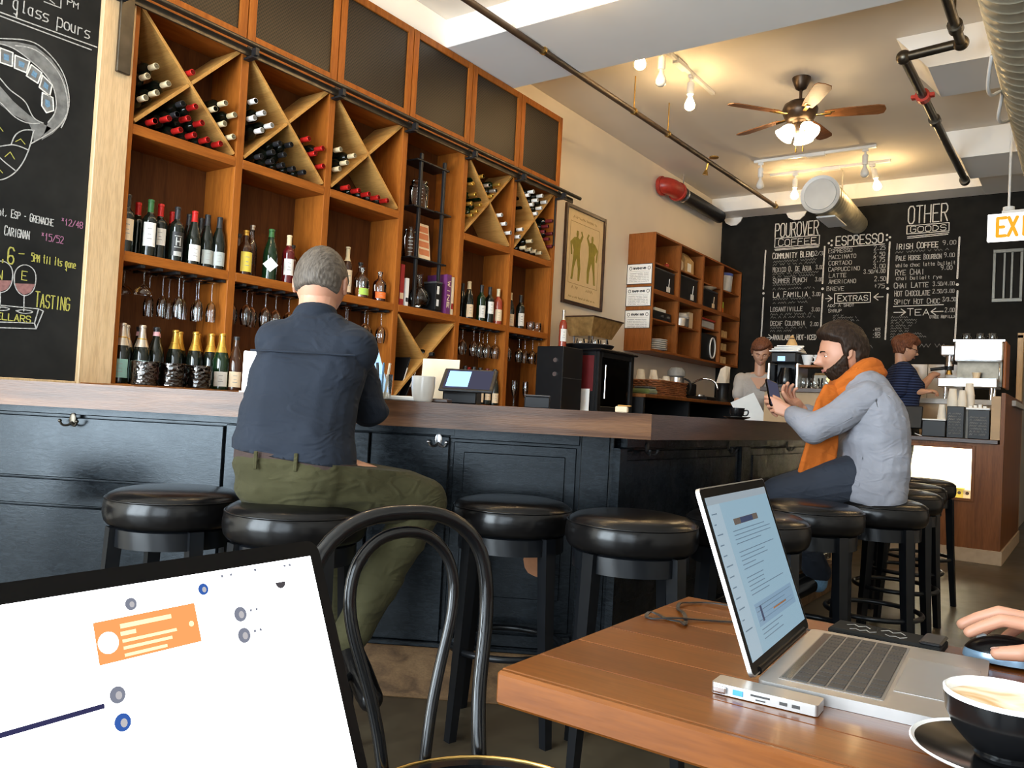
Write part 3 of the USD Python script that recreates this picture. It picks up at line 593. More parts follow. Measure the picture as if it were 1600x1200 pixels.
LI = [(1.5, 2.55), (1.56, 2.564), (1.612, 2.566), (1.682, 2.542), (1.747, 2.507), (1.794, 2.456), (1.812, 2.402), (1.812, 2.341), (1.784, 2.283)]
poly_('lip_shading', [(a, b - .012) for a, b in LO[1:-1]] + LI[::-1][:-1], 'chalk_grey')
bc_('lip_outline', [spline(LO, 40), spline(LI, 40), spline([(a * .985 + .024, b - .03 + .0) for a, b in LO[2:9]], 24)], .007)
for T_ in ([(1.561, 2.546), (1.614, 2.545), (1.615, 2.483), (1.565, 2.483)], [(1.624, 2.538), (1.686, 2.533), (1.676, 2.477), (1.625, 2.48)], [(1.694, 2.521), (1.741, 2.501), (1.727, 2.447), (1.677, 2.463)], [(1.745, 2.491), (1.79, 2.462), (1.783, 2.407), (1.735, 2.431)], [(1.75, 2.411), (1.797, 2.404), (1.805, 2.346), (1.774, 2.325), (1.751, 2.351)]):
    t_ = poly_('tooth', T_, 'chalk_grey'); q_ = np.array(T_); m_ = q_.mean(0)
    part(t_, 'outline', moved(chalk([list(map(tuple, q_)) + [tuple(q_[0])]], .006, .002), TC), 'chalk_white'); part(t_, 'blue_shading', moved(prism([tuple(m_ + (p - m_) * .42) for p in q_], .0014), TC), 'chalk_blue')
poly_('tongue_shading', [(1.57, 2.38), (1.63, 2.33), (1.70, 2.29), (1.76, 2.27), (1.80, 2.26), (1.76, 2.21), (1.73, 2.17), (1.72, 2.22), (1.70, 2.255), (1.633, 2.27), (1.57, 2.3)], 'chalk_grey')
bc_('tongue_outline', [spline(l, 24) for l in ([(1.50, 2.44), (1.57, 2.412), (1.612, 2.377), (1.682, 2.342), (1.724, 2.282), (1.763, 2.273)], [(1.5, 2.32), (1.577, 2.307), (1.633, 2.267), (1.702, 2.253), (1.746, 2.267)], [(1.724, 2.223), (1.712, 2.145), (1.687, 2.064), (1.65, 2.003), (1.6, 1.964), (1.53, 1.95)], [(1.635, 2.137), (1.652, 2.186), (1.69, 2.218), (1.728, 2.228)], [(1.53, 2.1), (1.59, 2.113), (1.642, 2.135), (1.689, 2.134), (1.71, 2.13)], [(1.57, 2.09), (1.593, 2.063), (1.628, 2.04), (1.659, 2.023)])], .007)
for i, (y, z) in enumerate(((1.68, 2.165), (1.641, 2.085), (1.596, 2.01), (1.585, 2.195))): bc_('yellow_scrawl', scribble(y - .028, z - .012, .06, .028, 40 + i), .005, 'chalk_yellow')
bc_('lettering', letters('la glass pours', 1.505, 2.742, .44, .062, .012), .0075)
bc_('lettering', letters('PM', 1.832, 2.862, .05, .032), .006); bc_('box_outline', [[(1.729, 2.83), (1.804, 2.833), (1.802, 2.9)], [(1.72, 2.9), (1.726, 2.86), (1.775, 2.84)]], .007)
bc_('ruled_line', [[(1.45, 2.70), (1.983, 2.717)], [(1.45, 2.685), (1.957, 2.694)]], .008)
bc_('lettering', letters('ent, ESP - GRENACHE', 1.59, 1.808, .25, .036), .0055); bc_('price', letters('*12/48', 1.875, 1.825, .1, .035), .0055, 'chalk_pink')
bc_('lettering', letters('CARIGNAN', 1.634, 1.725, .105, .042), .0055); bc_('price', letters('*15/52', 1.79, 1.735, .1, .038), .0055, 'chalk_pink')
bc_('lettering', letters('0.6', 1.59, 1.60, .09, .085), .009, 'chalk_yellow'); bc_('lettering', [[(1.70, 1.652), (1.722, 1.655)]] + letters('5PM til its gone', 1.755, 1.628, .2, .038), .006, 'chalk_yellow')
bc_('lettering', letters('TASTING', 1.785, 1.422, .155, .07), .0075, 'chalk_yellow'); bc_('lettering', letters('CELLARS', 1.60, 1.345, .17, .034), .0065, 'chalk_yellow'); bc_('lettering', letters('N', 1.615, 1.524, .03, .04), .006, 'chalk_yellow'); bc_('lettering', letters('E', 1.719, 1.536, .03, .04), .006, 'chalk_yellow')
for dy in (0, -.1):
    G = [(1.69, 1.515), (1.696, 1.582), (1.728, 1.606), (1.764, 1.594), (1.78, 1.529), (1.764, 1.482), (1.734, 1.465), (1.706, 1.481), (1.69, 1.515)]
    poly_('wine_fill', [(a + dy, b) for a, b in ((1.692, 1.515), (1.779, 1.525), (1.762, 1.484), (1.734, 1.468), (1.707, 1.483))], 'chalk_rose')
    bc_('glass_outline', [spline([(a + dy, b) for a, b in G], 30), [(1.735 + dy, 1.465), (1.738 + dy, 1.395)], spline([(1.705 + dy, 1.392), (1.738 + dy, 1.4), (1.777 + dy, 1.396), (1.738 + dy, 1.384), (1.705 + dy, 1.392)], 16)], .006)
bc_('tray_outline', [[(1.55, 1.405), (1.801, 1.413), (1.823, 1.405), (1.797, 1.32), (1.55, 1.30)], [(1.801, 1.41), (1.788, 1.345), (1.55, 1.325)], [(1.788, 1.345), (1.797, 1.32)]], .007)

# ------------------------------------------------------------------ ceiling: pipes, ducts, fan, track lights
pp = thing('sprinkler_pipe', 'thin dark brown sprinkler pipe running under the beam towards the chalk menu', 'pipe')
def pz(y): return 3.70 + (y - 4.0) * .0185
def px_(y): return .625 + (y - 4.0) * .003
P_ = lambda y: (px_(y), y, pz(y))
part(pp, 'tube', cyl((.61, 2.0, 3.665), P_(10.3), .024, 12), 'pipe_brown' if 'pipe_brown' in _m else 'steel_dark', smooth=40)
for y in (4.9, 6.35, 7.05, 10.25):
    part(pp, 'clamp', cat(cyl(P_(y - .012), P_(y + .012), .032, 12), cyl((px_(y), y, pz(y) + .03), (px_(y), y, 3.735 if y < 5.5 else 3.88 if y > 10 else 4.055), .006, 6)), 'brass')
part(pp, 'sprinkler_head', cat(cyl(P_(8.05), (px_(8.05) - .02, 8.05, pz(8.05) - .10), .012, 8), cyl((px_(8.05) - .02, 8.05, pz(8.05) - .09), (px_(8.05) - .03, 8.05, pz(8.05) - .14), .012, 10, .032)), 'brass', smooth=40)
part(pp, 'escutcheon', cyl((px_(8.05) + .03, 8.12, pz(8.05) + .05), (px_(8.05) + .03, 8.12, pz(8.05) + .06), .05, 14), 'brass')
p2 = thing('heating_pipe', 'dark jointed pipe with two elbows and a red coupling under the dropped beams', 'pipe')
PT = [(3.18, 3.5, 3.72), (3.18, 6.30, 3.72), (2.81, 6.36, 3.72), (2.83, 10.02, 3.74)]
PT = [(3.20, 3.5, 3.74), (3.19, 6.22, 3.74), (2.82, 6.28, 3.74), (2.825, 9.78, 3.74)]
for a, b in zip(PT[:-1], PT[1:]): part(p2, 'tube', cyl(a, b, .033, 12), 'steel_dark', smooth=40)
for c_ in PT[1:3]:
    e = trimesh.creation.icosphere(2, .052); e.apply_translation(c_); part(p2, 'elbow', e, 'steel_dark', smooth=True)
for y in (5.95, 7.7, 9.7): 
    x = 3.19 if y < 6.2 else 2.82
    part(p2, 'collar', cyl((x, y - .04, 3.74), (x, y + .04, 3.74), .048, 14), 'steel_dark', smooth=40)
part(p2, 'coupling', cat(cyl((2.82, 7.06, 3.74), (2.82, 7.13, 3.74), .055, 14), cbox((2.76, 7.095, 3.74), (.05, .05, .03), .004), cbox((2.88, 7.095, 3.74), (.05, .05, .03), .004)), 'red_paint' if 'red_paint' in _m else 'paint_chip')
part(p2, 'hanger', cyl((3.19, 5.9, 3.76), (3.19, 5.9, 4.06), .008, 6), 'steel_dark')
dp = thing('drain_pipe', 'fat black pipe with a red grooved elbow high on the white wall', 'pipe')
DP = [(-.15, 8.88, 3.80), (-.15, 9.12, 3.81)]
part(dp, 'tube', cyl((-.17, 9.05, 3.80), (-.17, 10.45, 3.80), .085, 20), 'iron_black', smooth=40)
part(dp, 'red_elbow', tube(spline([(-.29, 8.82, 3.815), (-.22, 8.83, 3.815), (-.172, 8.92, 3.81), (-.17, 9.08, 3.80)], 14), .1, 18), 'red_paint', smooth=40)
for o in (((-.27, 8.825, 3.815), (-.24, 8.825, 3.815)), ((-.17, 9.06, 3.80), (-.17, 9.1, 3.80))): part(dp, 'coupling', cyl(*o, .115, 20), 'red_paint', smooth=40)
part(dp, 'strap', cat(cyl((-.17, 9.22, 3.80), (-.17, 9.25, 3.80), .092, 20), cyl((-.17, 9.235, 3.88), (-.17, 9.235, 4.055), .008, 6)), 'steel_bright')
def spiral_duct(name, label, c, y0, y1, r, cap, taper=1.0, drop=(0, 0)):
    d = thing(name, label, 'duct', (c[0], y0, c[1]))
    L = y1 - y0; pts = [(0, 0, 0)]; n = int(L / .12); prof = []
    for i in range(n + 1):
        z = L * i / n
        prof += [(r, max(z - .012, 0) if i else 0), (r + .008, z), (r, min(z + .012, L))]
    m = lathe([(q * (1 + (taper - 1) * z / L), z) for q, z in prof], 36); m.apply_transform(euler(-90, 0, 0)); m.vertices[:, 0] += drop[0] * m.vertices[:, 1] / L; m.vertices[:, 2] += drop[1] * m.vertices[:, 1] / L; part(d, 'spiral_pipe', m, 'galvanised', smooth=35)
    if cap:
        m = lathe([(0, -.012), (r - .03, -.012), (r - .025, -.004), (r + .012, -.01), (r + .012, .02)], 36); m.apply_transform(euler(-90, 0, 0)); part(d, 'end_cap', m, 'galvanised_dull', smooth=30)
    return d
plain('galvanised', (0.52, 0.48, 0.36), 0.4, metal=0.5, var=0.15, scale=6)
plain('galvanised_dull', (0.50, 0.52, 0.53), 0.5, metal=0.4, var=0.06, scale=6)
d1 = spiral_duct('spiral_duct', 'short capped round duct sticking out above the word pourover', (1.545, 3.545), 8.95, 10.87, .195, True, .6, (-.05, .1))
part(d1, 'air_grille', cat(cbox((0.02, .42, -.2), (.2, .5, .02), .004)), 'white_plastic')
part(d1, 'strap', cyl((0, .9, .19), (0, .9, .51), .01, 6), 'steel_bright')
d2 = spiral_duct('spiral_duct', 'large spiral ventilation duct along the top right edge of the photo', (3.62, 3.50), 3.0, 10.3, .2, False)
for y in (.6, 3.2, 6.2): part(d2, 'strap', cat(cyl((0, y, .2), (0, y, .40), .008, 6), box(-.21, .21, y - .015, y + .015, .2, .206)), 'steel_bright')
part(d2, 'cable', tube(spline([(-.2, 2.8, -.06), (-.235, 3.0, -.13), (-.235, 3.3, -.13), (-.2, 3.45, -.06), (-.235, 3.7, -.13), (-.2, 4.1, -.05)], 30), .012, 6), 'white_plastic', smooth=True)

fan = thing('ceiling_fan', 'bronze five-blade ceiling fan with a lit three-shade lamp', 'ceiling fan', (1.865, 7.06, 3.75))
plain('bronze', (0.055, 0.035, 0.022), 0.35, metal=0.7, var=0.2)
part(fan, 'canopy', lathe([(.02, .2), (.045, .215), (.06, .25), (.075, .29), (.078, .309), (0, .309)], 24), 'bronze', smooth=40)
part(fan, 'downrod', cyl((0, 0, .08), (0, 0, .21), .013, 10), 'bronze', smooth=40)
part(fan, 'motor', lathe([(0, -.075), (.09, -.075), (.115, -.06), (.14, -.01), (.148, .03), (.135, .07), (.1, .095), (.05, .105), (.02, .11)], 32), 'bronze', smooth=40)
for k, a in enumerate((-58, 14, 86, 158, 230)):
    R_ = euler(0, 0, a)
    bl = prism([(.2, -.045), (.35, -.062), (.62, -.07), (.665, -.055), (.68, 0), (.665, .055), (.62, .07), (.35, .062), (.2, .045)], .008)
    bl.apply_transform(euler(-12, 0, 0)); bl.apply_translation((0, 0, -.02)); part(fan, 'blade', moved(bl, R_), 'blade_wood')
    part(fan, 'blade_iron', moved(cat(cbox((.17, 0, -.022), (.16, .035, .01), .003), cbox((.25, 0, -.014), (.06, .07, .006), .002)), R_), 'brass')
part(fan, 'light_fitter', lathe([(0, -.17), (.05, -.165), (.06, -.13), (.055, -.09), (.07, -.075)], 20), 'bronze', smooth=40)
mat('lamp_glass', {'e': ('emission', {'color': (1.0, 0.72, 0.38), 'strength': 20.0})}, [], 'e.emission')
for a in (30, 150, 270):
    g = lathe([(.022, 0), (.04, -.012), (.062, -.05), (.07, -.09), (.085, -.125), (.081, -.125), (.066, -.09), (.058, -.05), (.036, -.012)], 20)
    g.apply_transform(euler(0, 38, 0)); g.apply_translation((-.055, 0, -.11)); part(fan, 'lamp_shade', moved(g, euler(0, 0, a)), 'lamp_glass', smooth=40)
for x in (.03, -.03): part(fan, 'pull_chain', cat(cyl((x, .02, -.17), (x, .02, -.3), .0025, 5), cyl((x, .02, -.3), (x, .02, -.33), .007, 8)), 'brass')

def track(name, label, p0, p1, heads, zt, m='white_plastic', feed=None):
    """A surface track: rail, feed box and lamp heads (offset along, lit)."""
    p0, p1 = np.array(p0, float), np.array(p1, float); d = (p1 - p0) / np.linalg.norm(p1 - p0); yaw = math.degrees(math.atan2(d[1], d[0]))
    L = np.linalg.norm(p1 - p0); t = thing(name, label, 'track light', (p0[0], p0[1], zt), (0, 0, yaw))
    part(t, 'rail', box(0, L, -.017, .017, -.03, 0, .002), m)
    part(t, 'feed_box', box(L * .45, L * .45 + .2, -.03, .03, -.045, -.002, .004), m)
    for u_, lit, tilt in heads:
        h = part(t, 'lamp_head', cat(cbox((u_, 0, -.045), (.06, .03, .03), .003), cyl((u_, 0, -.06), (u_, 0, -.11), .012, 8), moved(lathe([(0, -.20), (.028, -.20), (.03, -.19), (.03, -.10), (.02, -.09), (0, -.09)], 16), trimesh.transformations.translation_matrix((u_, 0, 0)) @ euler(0, tilt, 0))), m, smooth=40)
        b = moved(lathe([(.016, -.20), (.018, -.225), (.035, -.26), (.045, -.29), (.042, -.315), (.025, -.332), (0, -.336)], 16), trimesh.transformations.translation_matrix((u_, 0, 0)) @ euler(0, tilt, 0))
        part(h, 'bulb', b, 'bulb_lit' if lit else 'bulb_off', smooth=40)
    return t
mat('bulb_lit', {'e': ('emission', {'color': (1.0, 0.68, 0.32), 'strength': 115.0})}, [], 'e.emission')
plain('bulb_off', (0.75, 0.74, 0.70), 0.15, var=0.02)
track('track_light', 'white track with three spot lamps beside the dark sprinkler pipe, the middle lamp unlit', (1.09, 5.5), (1.09, 7.0), ((.05, True, 0), (.42, False, 0), (1.0, True, 0)), ZC)
track('track_light', 'nearer of the two white tracks between fan and chalk menu, both lamps unlit', (.75, 9.11), (2.06, 9.11), ((.08, False, 0), (1.2, False, 0)), ZC)
track('track_light', 'farther of the two white tracks before the chalk menu, both lamps lit', (.75, 9.68), (2.09, 9.68), ((.3, True, 0), (1.15, True, -12)), ZC)
track('track_light', 'white track above the wine shelving near the top edge of the photo, its lamp glowing', (1.28, 1.2), (1.28, 4.45), ((.3, True, -25), (1.2, True, -25), (2.1, True, -25), (2.98, True, 0)), ZF)
track('track_light', 'white track light over the right-hand aisle, out of sight beyond the photo', (5.0, 5.6), (5.0, 9.4), ((.2, True, 0), (1.3, True, 0), (2.4, True, 0), (3.5, True, 0)), ZC)
track('track_light', 'second white track light over the right-hand aisle, out of sight beyond the photo', (4.45, 4.4), (4.45, 7.0), ((.2, True, 0), (.9, True, 0), (1.6, True, 0), (2.3, True, 0)), ZC)

# ------------------------------------------------------------------ bottles
plain('bottle_dark', (0.006, 0.009, 0.006), 0.07, var=0.1, spec=0.6)
plain('bottle_green', (0.005, 0.022, 0.007), 0.06, var=0.1, spec=0.6)
plain('bottle_amber', (0.045, 0.014, 0.005), 0.06, var=0.1, spec=0.6)
plain('wine_red', (0.10, 0.006, 0.008), 0.08, spec=0.6)
plain('wine_rose', (0.32, 0.05, 0.025), 0.08, spec=0.6)
plain('whisky', (0.22, 0.06, 0.012), 0.08, spec=0.6)
thin_glass('clear_glass', (0.95, 0.96, 0.955), 0.02, 1.6)
plain('foil_red', (0.55, 0.018, 0.015), 0.32, metal=0.25, var=0.05)
plain('foil_dark', (0.02, 0.02, 0.022), 0.35, var=0.05)
plain('foil_green', (0.03, 0.13, 0.035), 0.4, var=0.05)
plain('foil_gold', (0.75, 0.44, 0.08), 0.3, metal=0.8, var=0.06)
plain('foil_silver', (0.68, 0.60, 0.50), 0.32, metal=0.8, var=0.06)
plain('foil_cream', (0.66, 0.54, 0.33), 0.5, var=0.06)
plain('foil_white', (0.80, 0.78, 0.74), 0.45, var=0.03)
plain('foil_maroon', (0.13, 0.012, 0.014), 0.4)
plain('foil_pink', (0.75, 0.40, 0.42), 0.5)
plain('label_white', (0.80, 0.78, 0.73), 0.7, var=0.03)
plain('label_cream', (0.78, 0.62, 0.42), 0.7, var=0.06)
plain('label_grey', (0.42, 0.45, 0.42), 0.7, var=0.03)
plain('label_teal', (0.28, 0.48, 0.42), 0.7, var=0.06)
plain('label_yellow', (0.80, 0.62, 0.08), 0.6, var=0.04)
plain('label_pink', (0.72, 0.38, 0.40), 0.7)
plain('label_lime', (0.40, 0.60, 0.08), 0.6)
plain('label_orange', (0.85, 0.17, 0.02), 0.6)
plain('label_black', (0.02, 0.02, 0.02), 0.5)
plain('label_silver', (0.45, 0.45, 0.43), 0.45, metal=0.3)
plain('ink', (0.03, 0.03, 0.035), 0.7)
PROF = {  # (r, z) outlines for a unit bottle, metres
 'bordeaux': [(0, .004), (.030, 0), (.0365, .004), (.0375, .012), (.0375, .185), (.036, .198), (.029, .212), (.019, .222), (.0148, .235), (.0145, .285), (.0158, .286), (.0158, .297), (.0135, .30), (0, .30)],
 'burgundy': [(0, .004), (.033, 0), (.0395, .004), (.040, .014), (.040, .135), (.037, .165), (.029, .2), (.0195, .228), (.0155, .25), (.0145, .285), (.0158, .286), (.0158, .297), (.0135, .30), (0, .30)],
 'champagne': [(0, .004), (.036, 0), (.043, .004), (.0435, .014), (.0435, .145), (.0405, .175), (.031, .21), (.02, .245), (.0155, .275), (.015, .295), (.0175, .297), (.0175, .306), (.015, .31), (0, .31)],
 'spirit': [(0, .004), (.034, 0), (.041, .004), (.042, .012), (.042, .15), (.040, .165), (.028, .185), (.016, .2), (.0145, .25), (.017, .252), (.017, .265), (0, .265)],
 'squat': [(0, .004), (.040, 0), (.047, .004), (.048, .012), (.048, .115), (.044, .135), (.024, .155), (.0145, .165), (.0138, .192), (.0175, .193), (.0175, .207), (0, .207)],
 'tall': [(0, .004), (.028, 0), (.034, .004), (.035, .012), (.035, .2), (.031, .225), (.018, .25), (.0135, .27), (.0130, .325), (.0155, .326), (.0155, .338), (0, .338)]}
def band(r, z0, z1, a0, a1, n=14):
    """A label wrapped around a bottle: curved strip between two angles."""
    a = np.radians(np.linspace(a0, a1, n)); v = []
    for z in (z0, z1): v += [(r * math.cos(t), r * math.sin(t), z) for t in a]
    f = [(i, i + 1, n + i + 1) for i in range(n - 1)] + [(i, n + i + 1, n + i) for i in range(n - 1)]
    return trimesh.Trimesh(np.array(v), np.array(f), process=False)
def rad_at(prof, z):
    p = np.array(prof[1:-1]); return float(np.interp(z, p[:, 1], p[:, 0]))
#           shape, glass, capsule (material, from z), label (material, z0, z1) or None, extra
KIND = {
 'red_cap_white': ('bordeaux', 'bottle_dark', ('foil_red', .232), ('label_white', .075, .165)),
 'green_cap_white': ('bordeaux', 'bottle_dark', ('foil_green', .232), ('label_white', .05, .175)),
 'green_cap': ('bordeaux', 'bottle_dark', ('foil_green', .232), None),
 'red_cap': ('bordeaux', 'bottle_dark', ('foil_red', .232), None),
 'dark_cap_art': ('bordeaux', 'bottle_dark', ('foil_dark', .232), ('label_cream', .06, .17)),
 'dark_cap_black': ('bordeaux', 'bottle_dark', ('foil_dark', .232), ('label_black', .03, .16)),
 'red_cap_burgundy': ('burgundy', 'bottle_dark', ('foil_red', .238), ('label_white', .02, .11)),
 'grey_label': ('burgundy', 'bottle_dark', ('foil_dark', .236), ('label_grey', .02, .098)),
 'dark_burgundy': ('burgundy', 'bottle_dark', ('foil_dark', .236), None),
 'champ_silver': ('champagne', 'bottle_dark', ('foil_silver', .195), ('label_teal', .03, .125)),
 'champ_pink': ('champagne', 'bottle_dark', ('foil_dark', .285), ('label_pink', .03, .10)),
 'champ_gold': ('champagne', 'bottle_dark', ('foil_gold', .205), ('label_black', .03, .12)),
 'champ_gold_white': ('champagne', 'bottle_green', ('foil_gold', .205), ('label_white', .02, .10)),
 'brown_open': ('burgundy', 'bottle_amber', ('foil_dark', .28), ('label_cream', .02, .105)),
 'yellow_label': ('spirit', 'bottle_amber', ('foil_gold', .235), ('label_yellow', .02, .135)),
 'diamond': ('champagne', 'bottle_green', ('foil_green', .26), ('label_white', .04, .14)),
 'tall_green': ('tall', 'bottle_green', ('foil_dark', .30), ('label_white', .03, .12)),
 'tall_clear': ('tall', 'clear_glass', ('foil_silver', .31), None),
 'bitter_red': ('bordeaux', 'wine_red', ('foil_cream', .235), ('label_white', .05, .15)),
 'green_dark': ('spirit', 'bottle_green', ('foil_dark', .23), ('label_white', .04, .13)),
 'whisky_cream': ('tall', 'bottle_amber', ('foil_cream', .24), ('label_cream', .03, .18)),
 'lime_decanter': ('squat', 'clear_glass', ('clear_glass', .18), ('label_lime', .02, .065)),
 'orange_decanter': ('squat', 'clear_glass', ('clear_glass', .18), ('label_orange', .02, .065)),
 'clear_decanter': ('spirit', 'clear_glass', ('foil_dark', .245), None),
 'teal_label': ('bordeaux', 'bottle_dark', ('foil_cream', .225), ('label_teal', .03, .13)),
 'cream_label': ('burgundy', 'bottle_dark', ('foil_cream', .236), ('label_cream', .015, .115)),
 'green_white': ('bordeaux', 'bottle_green', ('foil_dark', .24), ('label_white', .03, .13)),
 'high_white': ('bordeaux', 'bottle_dark', ('foil_dark', .235), ('label_white', .075, .175)),
 'rose_bottle': ('bordeaux', 'wine_rose', ('foil_cream', .235), ('label_cream', .03, .125)),
 'striped': ('bordeaux', 'bottle_dark', ('foil_dark', .235), ('label_white', .03, .14)),
 'screw_dark': ('burgundy', 'bottle_dark', ('foil_dark', .24), ('label_cream', .02, .10)),
 'maroon_cap': ('bordeaux', 'bottle_dark', ('foil_maroon', .232), ('label_cream', .04, .14)),
 'rosy_tall': ('tall', 'wine_rose', ('foil_silver', .25), ('label_white', .06, .17)),
 'lying_red': ('bordeaux', 'bottle_dark', ('foil_red', .232), None), 'lying_dark': ('bordeaux', 'bottle_dark', ('foil_dark', .25), None),
 'lying_cream': ('bordeaux', 'bottle_dark', ('foil_cream', .24), None), 'lying_white': ('bordeaux', 'bottle_dark', ('foil_white', .24), None),
 'lying_gold': ('bordeaux', 'bottle_green', ('foil_gold', .235), None), 'lying_silver': ('bordeaux', 'bottle_dark', ('foil_silver', .235), None),
 'lying_maroon': ('bordeaux', 'bottle_dark', ('foil_maroon', .232), None),
}
_proto = {}
def bottle(kind, loc, label, rot=(0, 0, 0), group=None):
    """The first bottle of a kind is built; later ones reference it. Its label faces +x (the room)."""
    if kind in _proto: return dup(_proto[kind], loc, rot, label, group)
    shape, gl, cap, lab = KIND[kind]; pr = PROF[shape]
    t = thing('wine_bottle' if shape in ('bordeaux', 'burgundy', 'champagne') else 'liquor_bottle', label, 'bottle', loc, rot, group); _proto[kind] = t
    lying = kind.startswith('lying'); n = 14 if lying else 20
    part(t, 'glass', lathe(pr, n), gl, smooth=50)
    if gl == 'clear_glass':
        h_ = .07 if shape == 'squat' else .1
        part(t, 'liquor', lathe([(0, .006)] + [(r - .003, z + .003) for r, z in pr[1:] if z < h_] + [(rad_at(pr, h_) - .003, h_), (0, h_)], n), 'wine_red' if 'orange' in kind else 'whisky', smooth=50)
    cm, cz = cap; top = pr[-1][1]
    cp = [(rad_at(pr, cz) + .0008, cz)] + [(r + .0008, z) for r, z in pr[1:] if z > cz] + [(0, top + .001)]
    c_ = part(t, 'capsule' if shape != 'squat' else 'stopper', lathe(cp, n), cm, smooth=50)
    if shape == 'champagne' and cm in ('foil_silver', 'foil_gold'):
        part(t, 'collar', lathe([(.0235, .232), (.0245, .236), (.0235, .24)], n), 'foil_gold'); 
    if kind == 'champ_pink': part(t, 'collar', lathe([(rad_at(pr, .262) + .0012, .262), (rad_at(pr, .285) + .0012, .285)], n), 'foil_pink')
    if lab:
        r = rad_at(pr, (lab[1] + lab[2]) / 2) + .0008; hw = 50 if lab[0] != 'label_pink' else 38
        if kind == 'diamond':
            l_ = part(t, 'label', moved(prism([(-.045, .09), (0, .045), (.045, .09), (0, .135)], .001), frame((0, 1, 0), (0, 0, 1), (.0445, 0, 0))), 'label_white')
        else: l_ = part(t, 'label', band(r, lab[1], lab[2], -hw, hw), lab[0])
        zc, hh = (lab[1] + lab[2]) / 2, (lab[2] - lab[1])
        if lab[0] not in ('label_black', 'label_pink'):
            part(l_, 'print', cat(*[band(r + .0005, zc + hh * z, zc + hh * (z + .035), -a, a, 6) for z, a in ((.22, 15), (-.02, 11), (-.2, 17))]), 'grey_print')
        elif kind == 'dark_cap_black':
            part(l_, 'print', cat(band(r + .0006, .135, .139, -30, 30, 8), band(r + .0006, .075, .079, -30, 30, 8), band(r + .0006, .03, .055, -32, 32, 8), *[band(r + .0006, .085, .13, a, a + 10, 4) for a in (-20, 10)], band(r + .0006, .104, .112, -12, 12, 4)), 'label_silver')
        elif kind == 'champ_gold': part(l_, 'print', band(r + .0006, .05, .10, -10, 10, 5), 'label_silver')
    return t
ORD = ['first', 'second', 'third', 'fourth', 'fifth', 'sixth', 'seventh', 'eighth', 'ninth', 'tenth', 'eleventh', 'twelfth', 'thirteenth', 'fourteenth']
BAY = ['leftmost', 'second', 'third', 'fourth', 'fifth', 'sixth']
DESC = {'red_cap_white': 'red-capped bottle with white label', 'green_cap_white': 'green-capped bottle with tall white label', 'green_cap': 'green-capped dark bottle', 'red_cap': 'red-capped dark bottle', 'dark_cap_art': 'dark bottle with cream label',
 'dark_cap_black': 'dark bottle with black and silver label', 'red_cap_burgundy': 'red-capped round-shouldered bottle with white label', 'grey_label': 'black-capped bottle with grey label', 'dark_burgundy': 'plain dark round-shouldered bottle',
 'champ_silver': 'silver-foiled sparkling wine bottle', 'champ_pink': 'black-topped sparkling bottle with pink collar', 'champ_gold': 'gold-foiled sparkling wine bottle', 'champ_gold_white': 'gold-foiled green bottle', 'brown_open': 'brown wine bottle with patterned label',
 'yellow_label': 'amber bottle with rounded yellow label', 'diamond': 'green liqueur bottle with diamond-shaped white label', 'tall_green': 'tall green bottle', 'tall_clear': 'tall clear bottle', 'bitter_red': 'red bitters bottle with white label', 'green_dark': 'dark green bottle',
 'whisky_cream': 'whisky bottle with long cream label', 'lime_decanter': 'clear squat bottle with lime-green label', 'orange_decanter': 'clear squat bottle with orange label', 'clear_decanter': 'clear half-full spirit bottle', 'teal_label': 'cream-capped bottle with teal label',
 'cream_label': 'dark bottle with wide cream label', 'green_white': 'green bottle with white label', 'high_white': 'dark bottle with high white label', 'rose_bottle': 'rosy bottle with cream label', 'striped': 'dark bottle with striped label', 'screw_dark': 'black-capped bottle', 'maroon_cap': 'maroon-capped bottle'}
def stand(bay, where, items, z, grp):
    items = sorted(items, key=lambda i: i[1]); seen = {}
    for kind, y, x in items:
        tot = sum(1 for i in items if i[0] == kind); seen[kind] = seen.get(kind, 0) + 1
        o = DESC[kind] if tot == 1 else '%s %s from the left' % (ORD[seen[kind] - 1], DESC[kind])
        bottle(kind, (x, y, z), '%s, %s %s bay' % (o, where, BAY[bay]), (0, 0, rnd.uniform(-12, -38)), grp)
M_ = 'middle shelf,'; L_ = 'bottom shelf,'
stand(0, M_, [('dark_cap_art', 2.225, -.06), ('green_cap', 2.27, -.17), ('red_cap', 2.35, -.18), ('green_cap_white', 2.345, -.05), ('red_cap', 2.44, -.22), ('red_cap_white', 2.425, -.09), ('dark_cap_black', 2.505, -.06), ('red_cap', 2.56, -.2),
               ('red_cap_burgundy', 2.605, -.055), ('dark_burgundy', 2.64, -.16), ('grey_label', 2.692, -.065), ('dark_burgundy', 2.73, -.18), ('grey_label', 2.76, -.11 + .06)], 1.76, 'wine bottles on the leftmost middle shelf')
stand(0, L_, [('champ_silver', 2.245, -.06), ('champ_silver', 2.32, -.16), ('champ_silver', 2.345, -.05), ('champ_pink', 2.41, -.19), ('champ_pink', 2.435, -.07), ('champ_pink', 2.5, -.17), ('champ_gold', 2.565, -.1), ('champ_gold', 2.635, -.17),
              ('champ_gold', 2.665, -.065), ('champ_gold', 2.735, -.15), ('champ_gold', 2.755, -.05)], 1.09, 'sparkling wine at the bottom left of the shelving')
bottle('champ_gold_white', (.10, 2.72, 1.085), 'short gold-foiled bottle standing before the shelves beside the brown bottle', (0, 0, -30))
bottle('brown_open', (.13, 2.79, 1.085), 'brown wine bottle with patterned label left of the man in blue', (0, 0, -30))
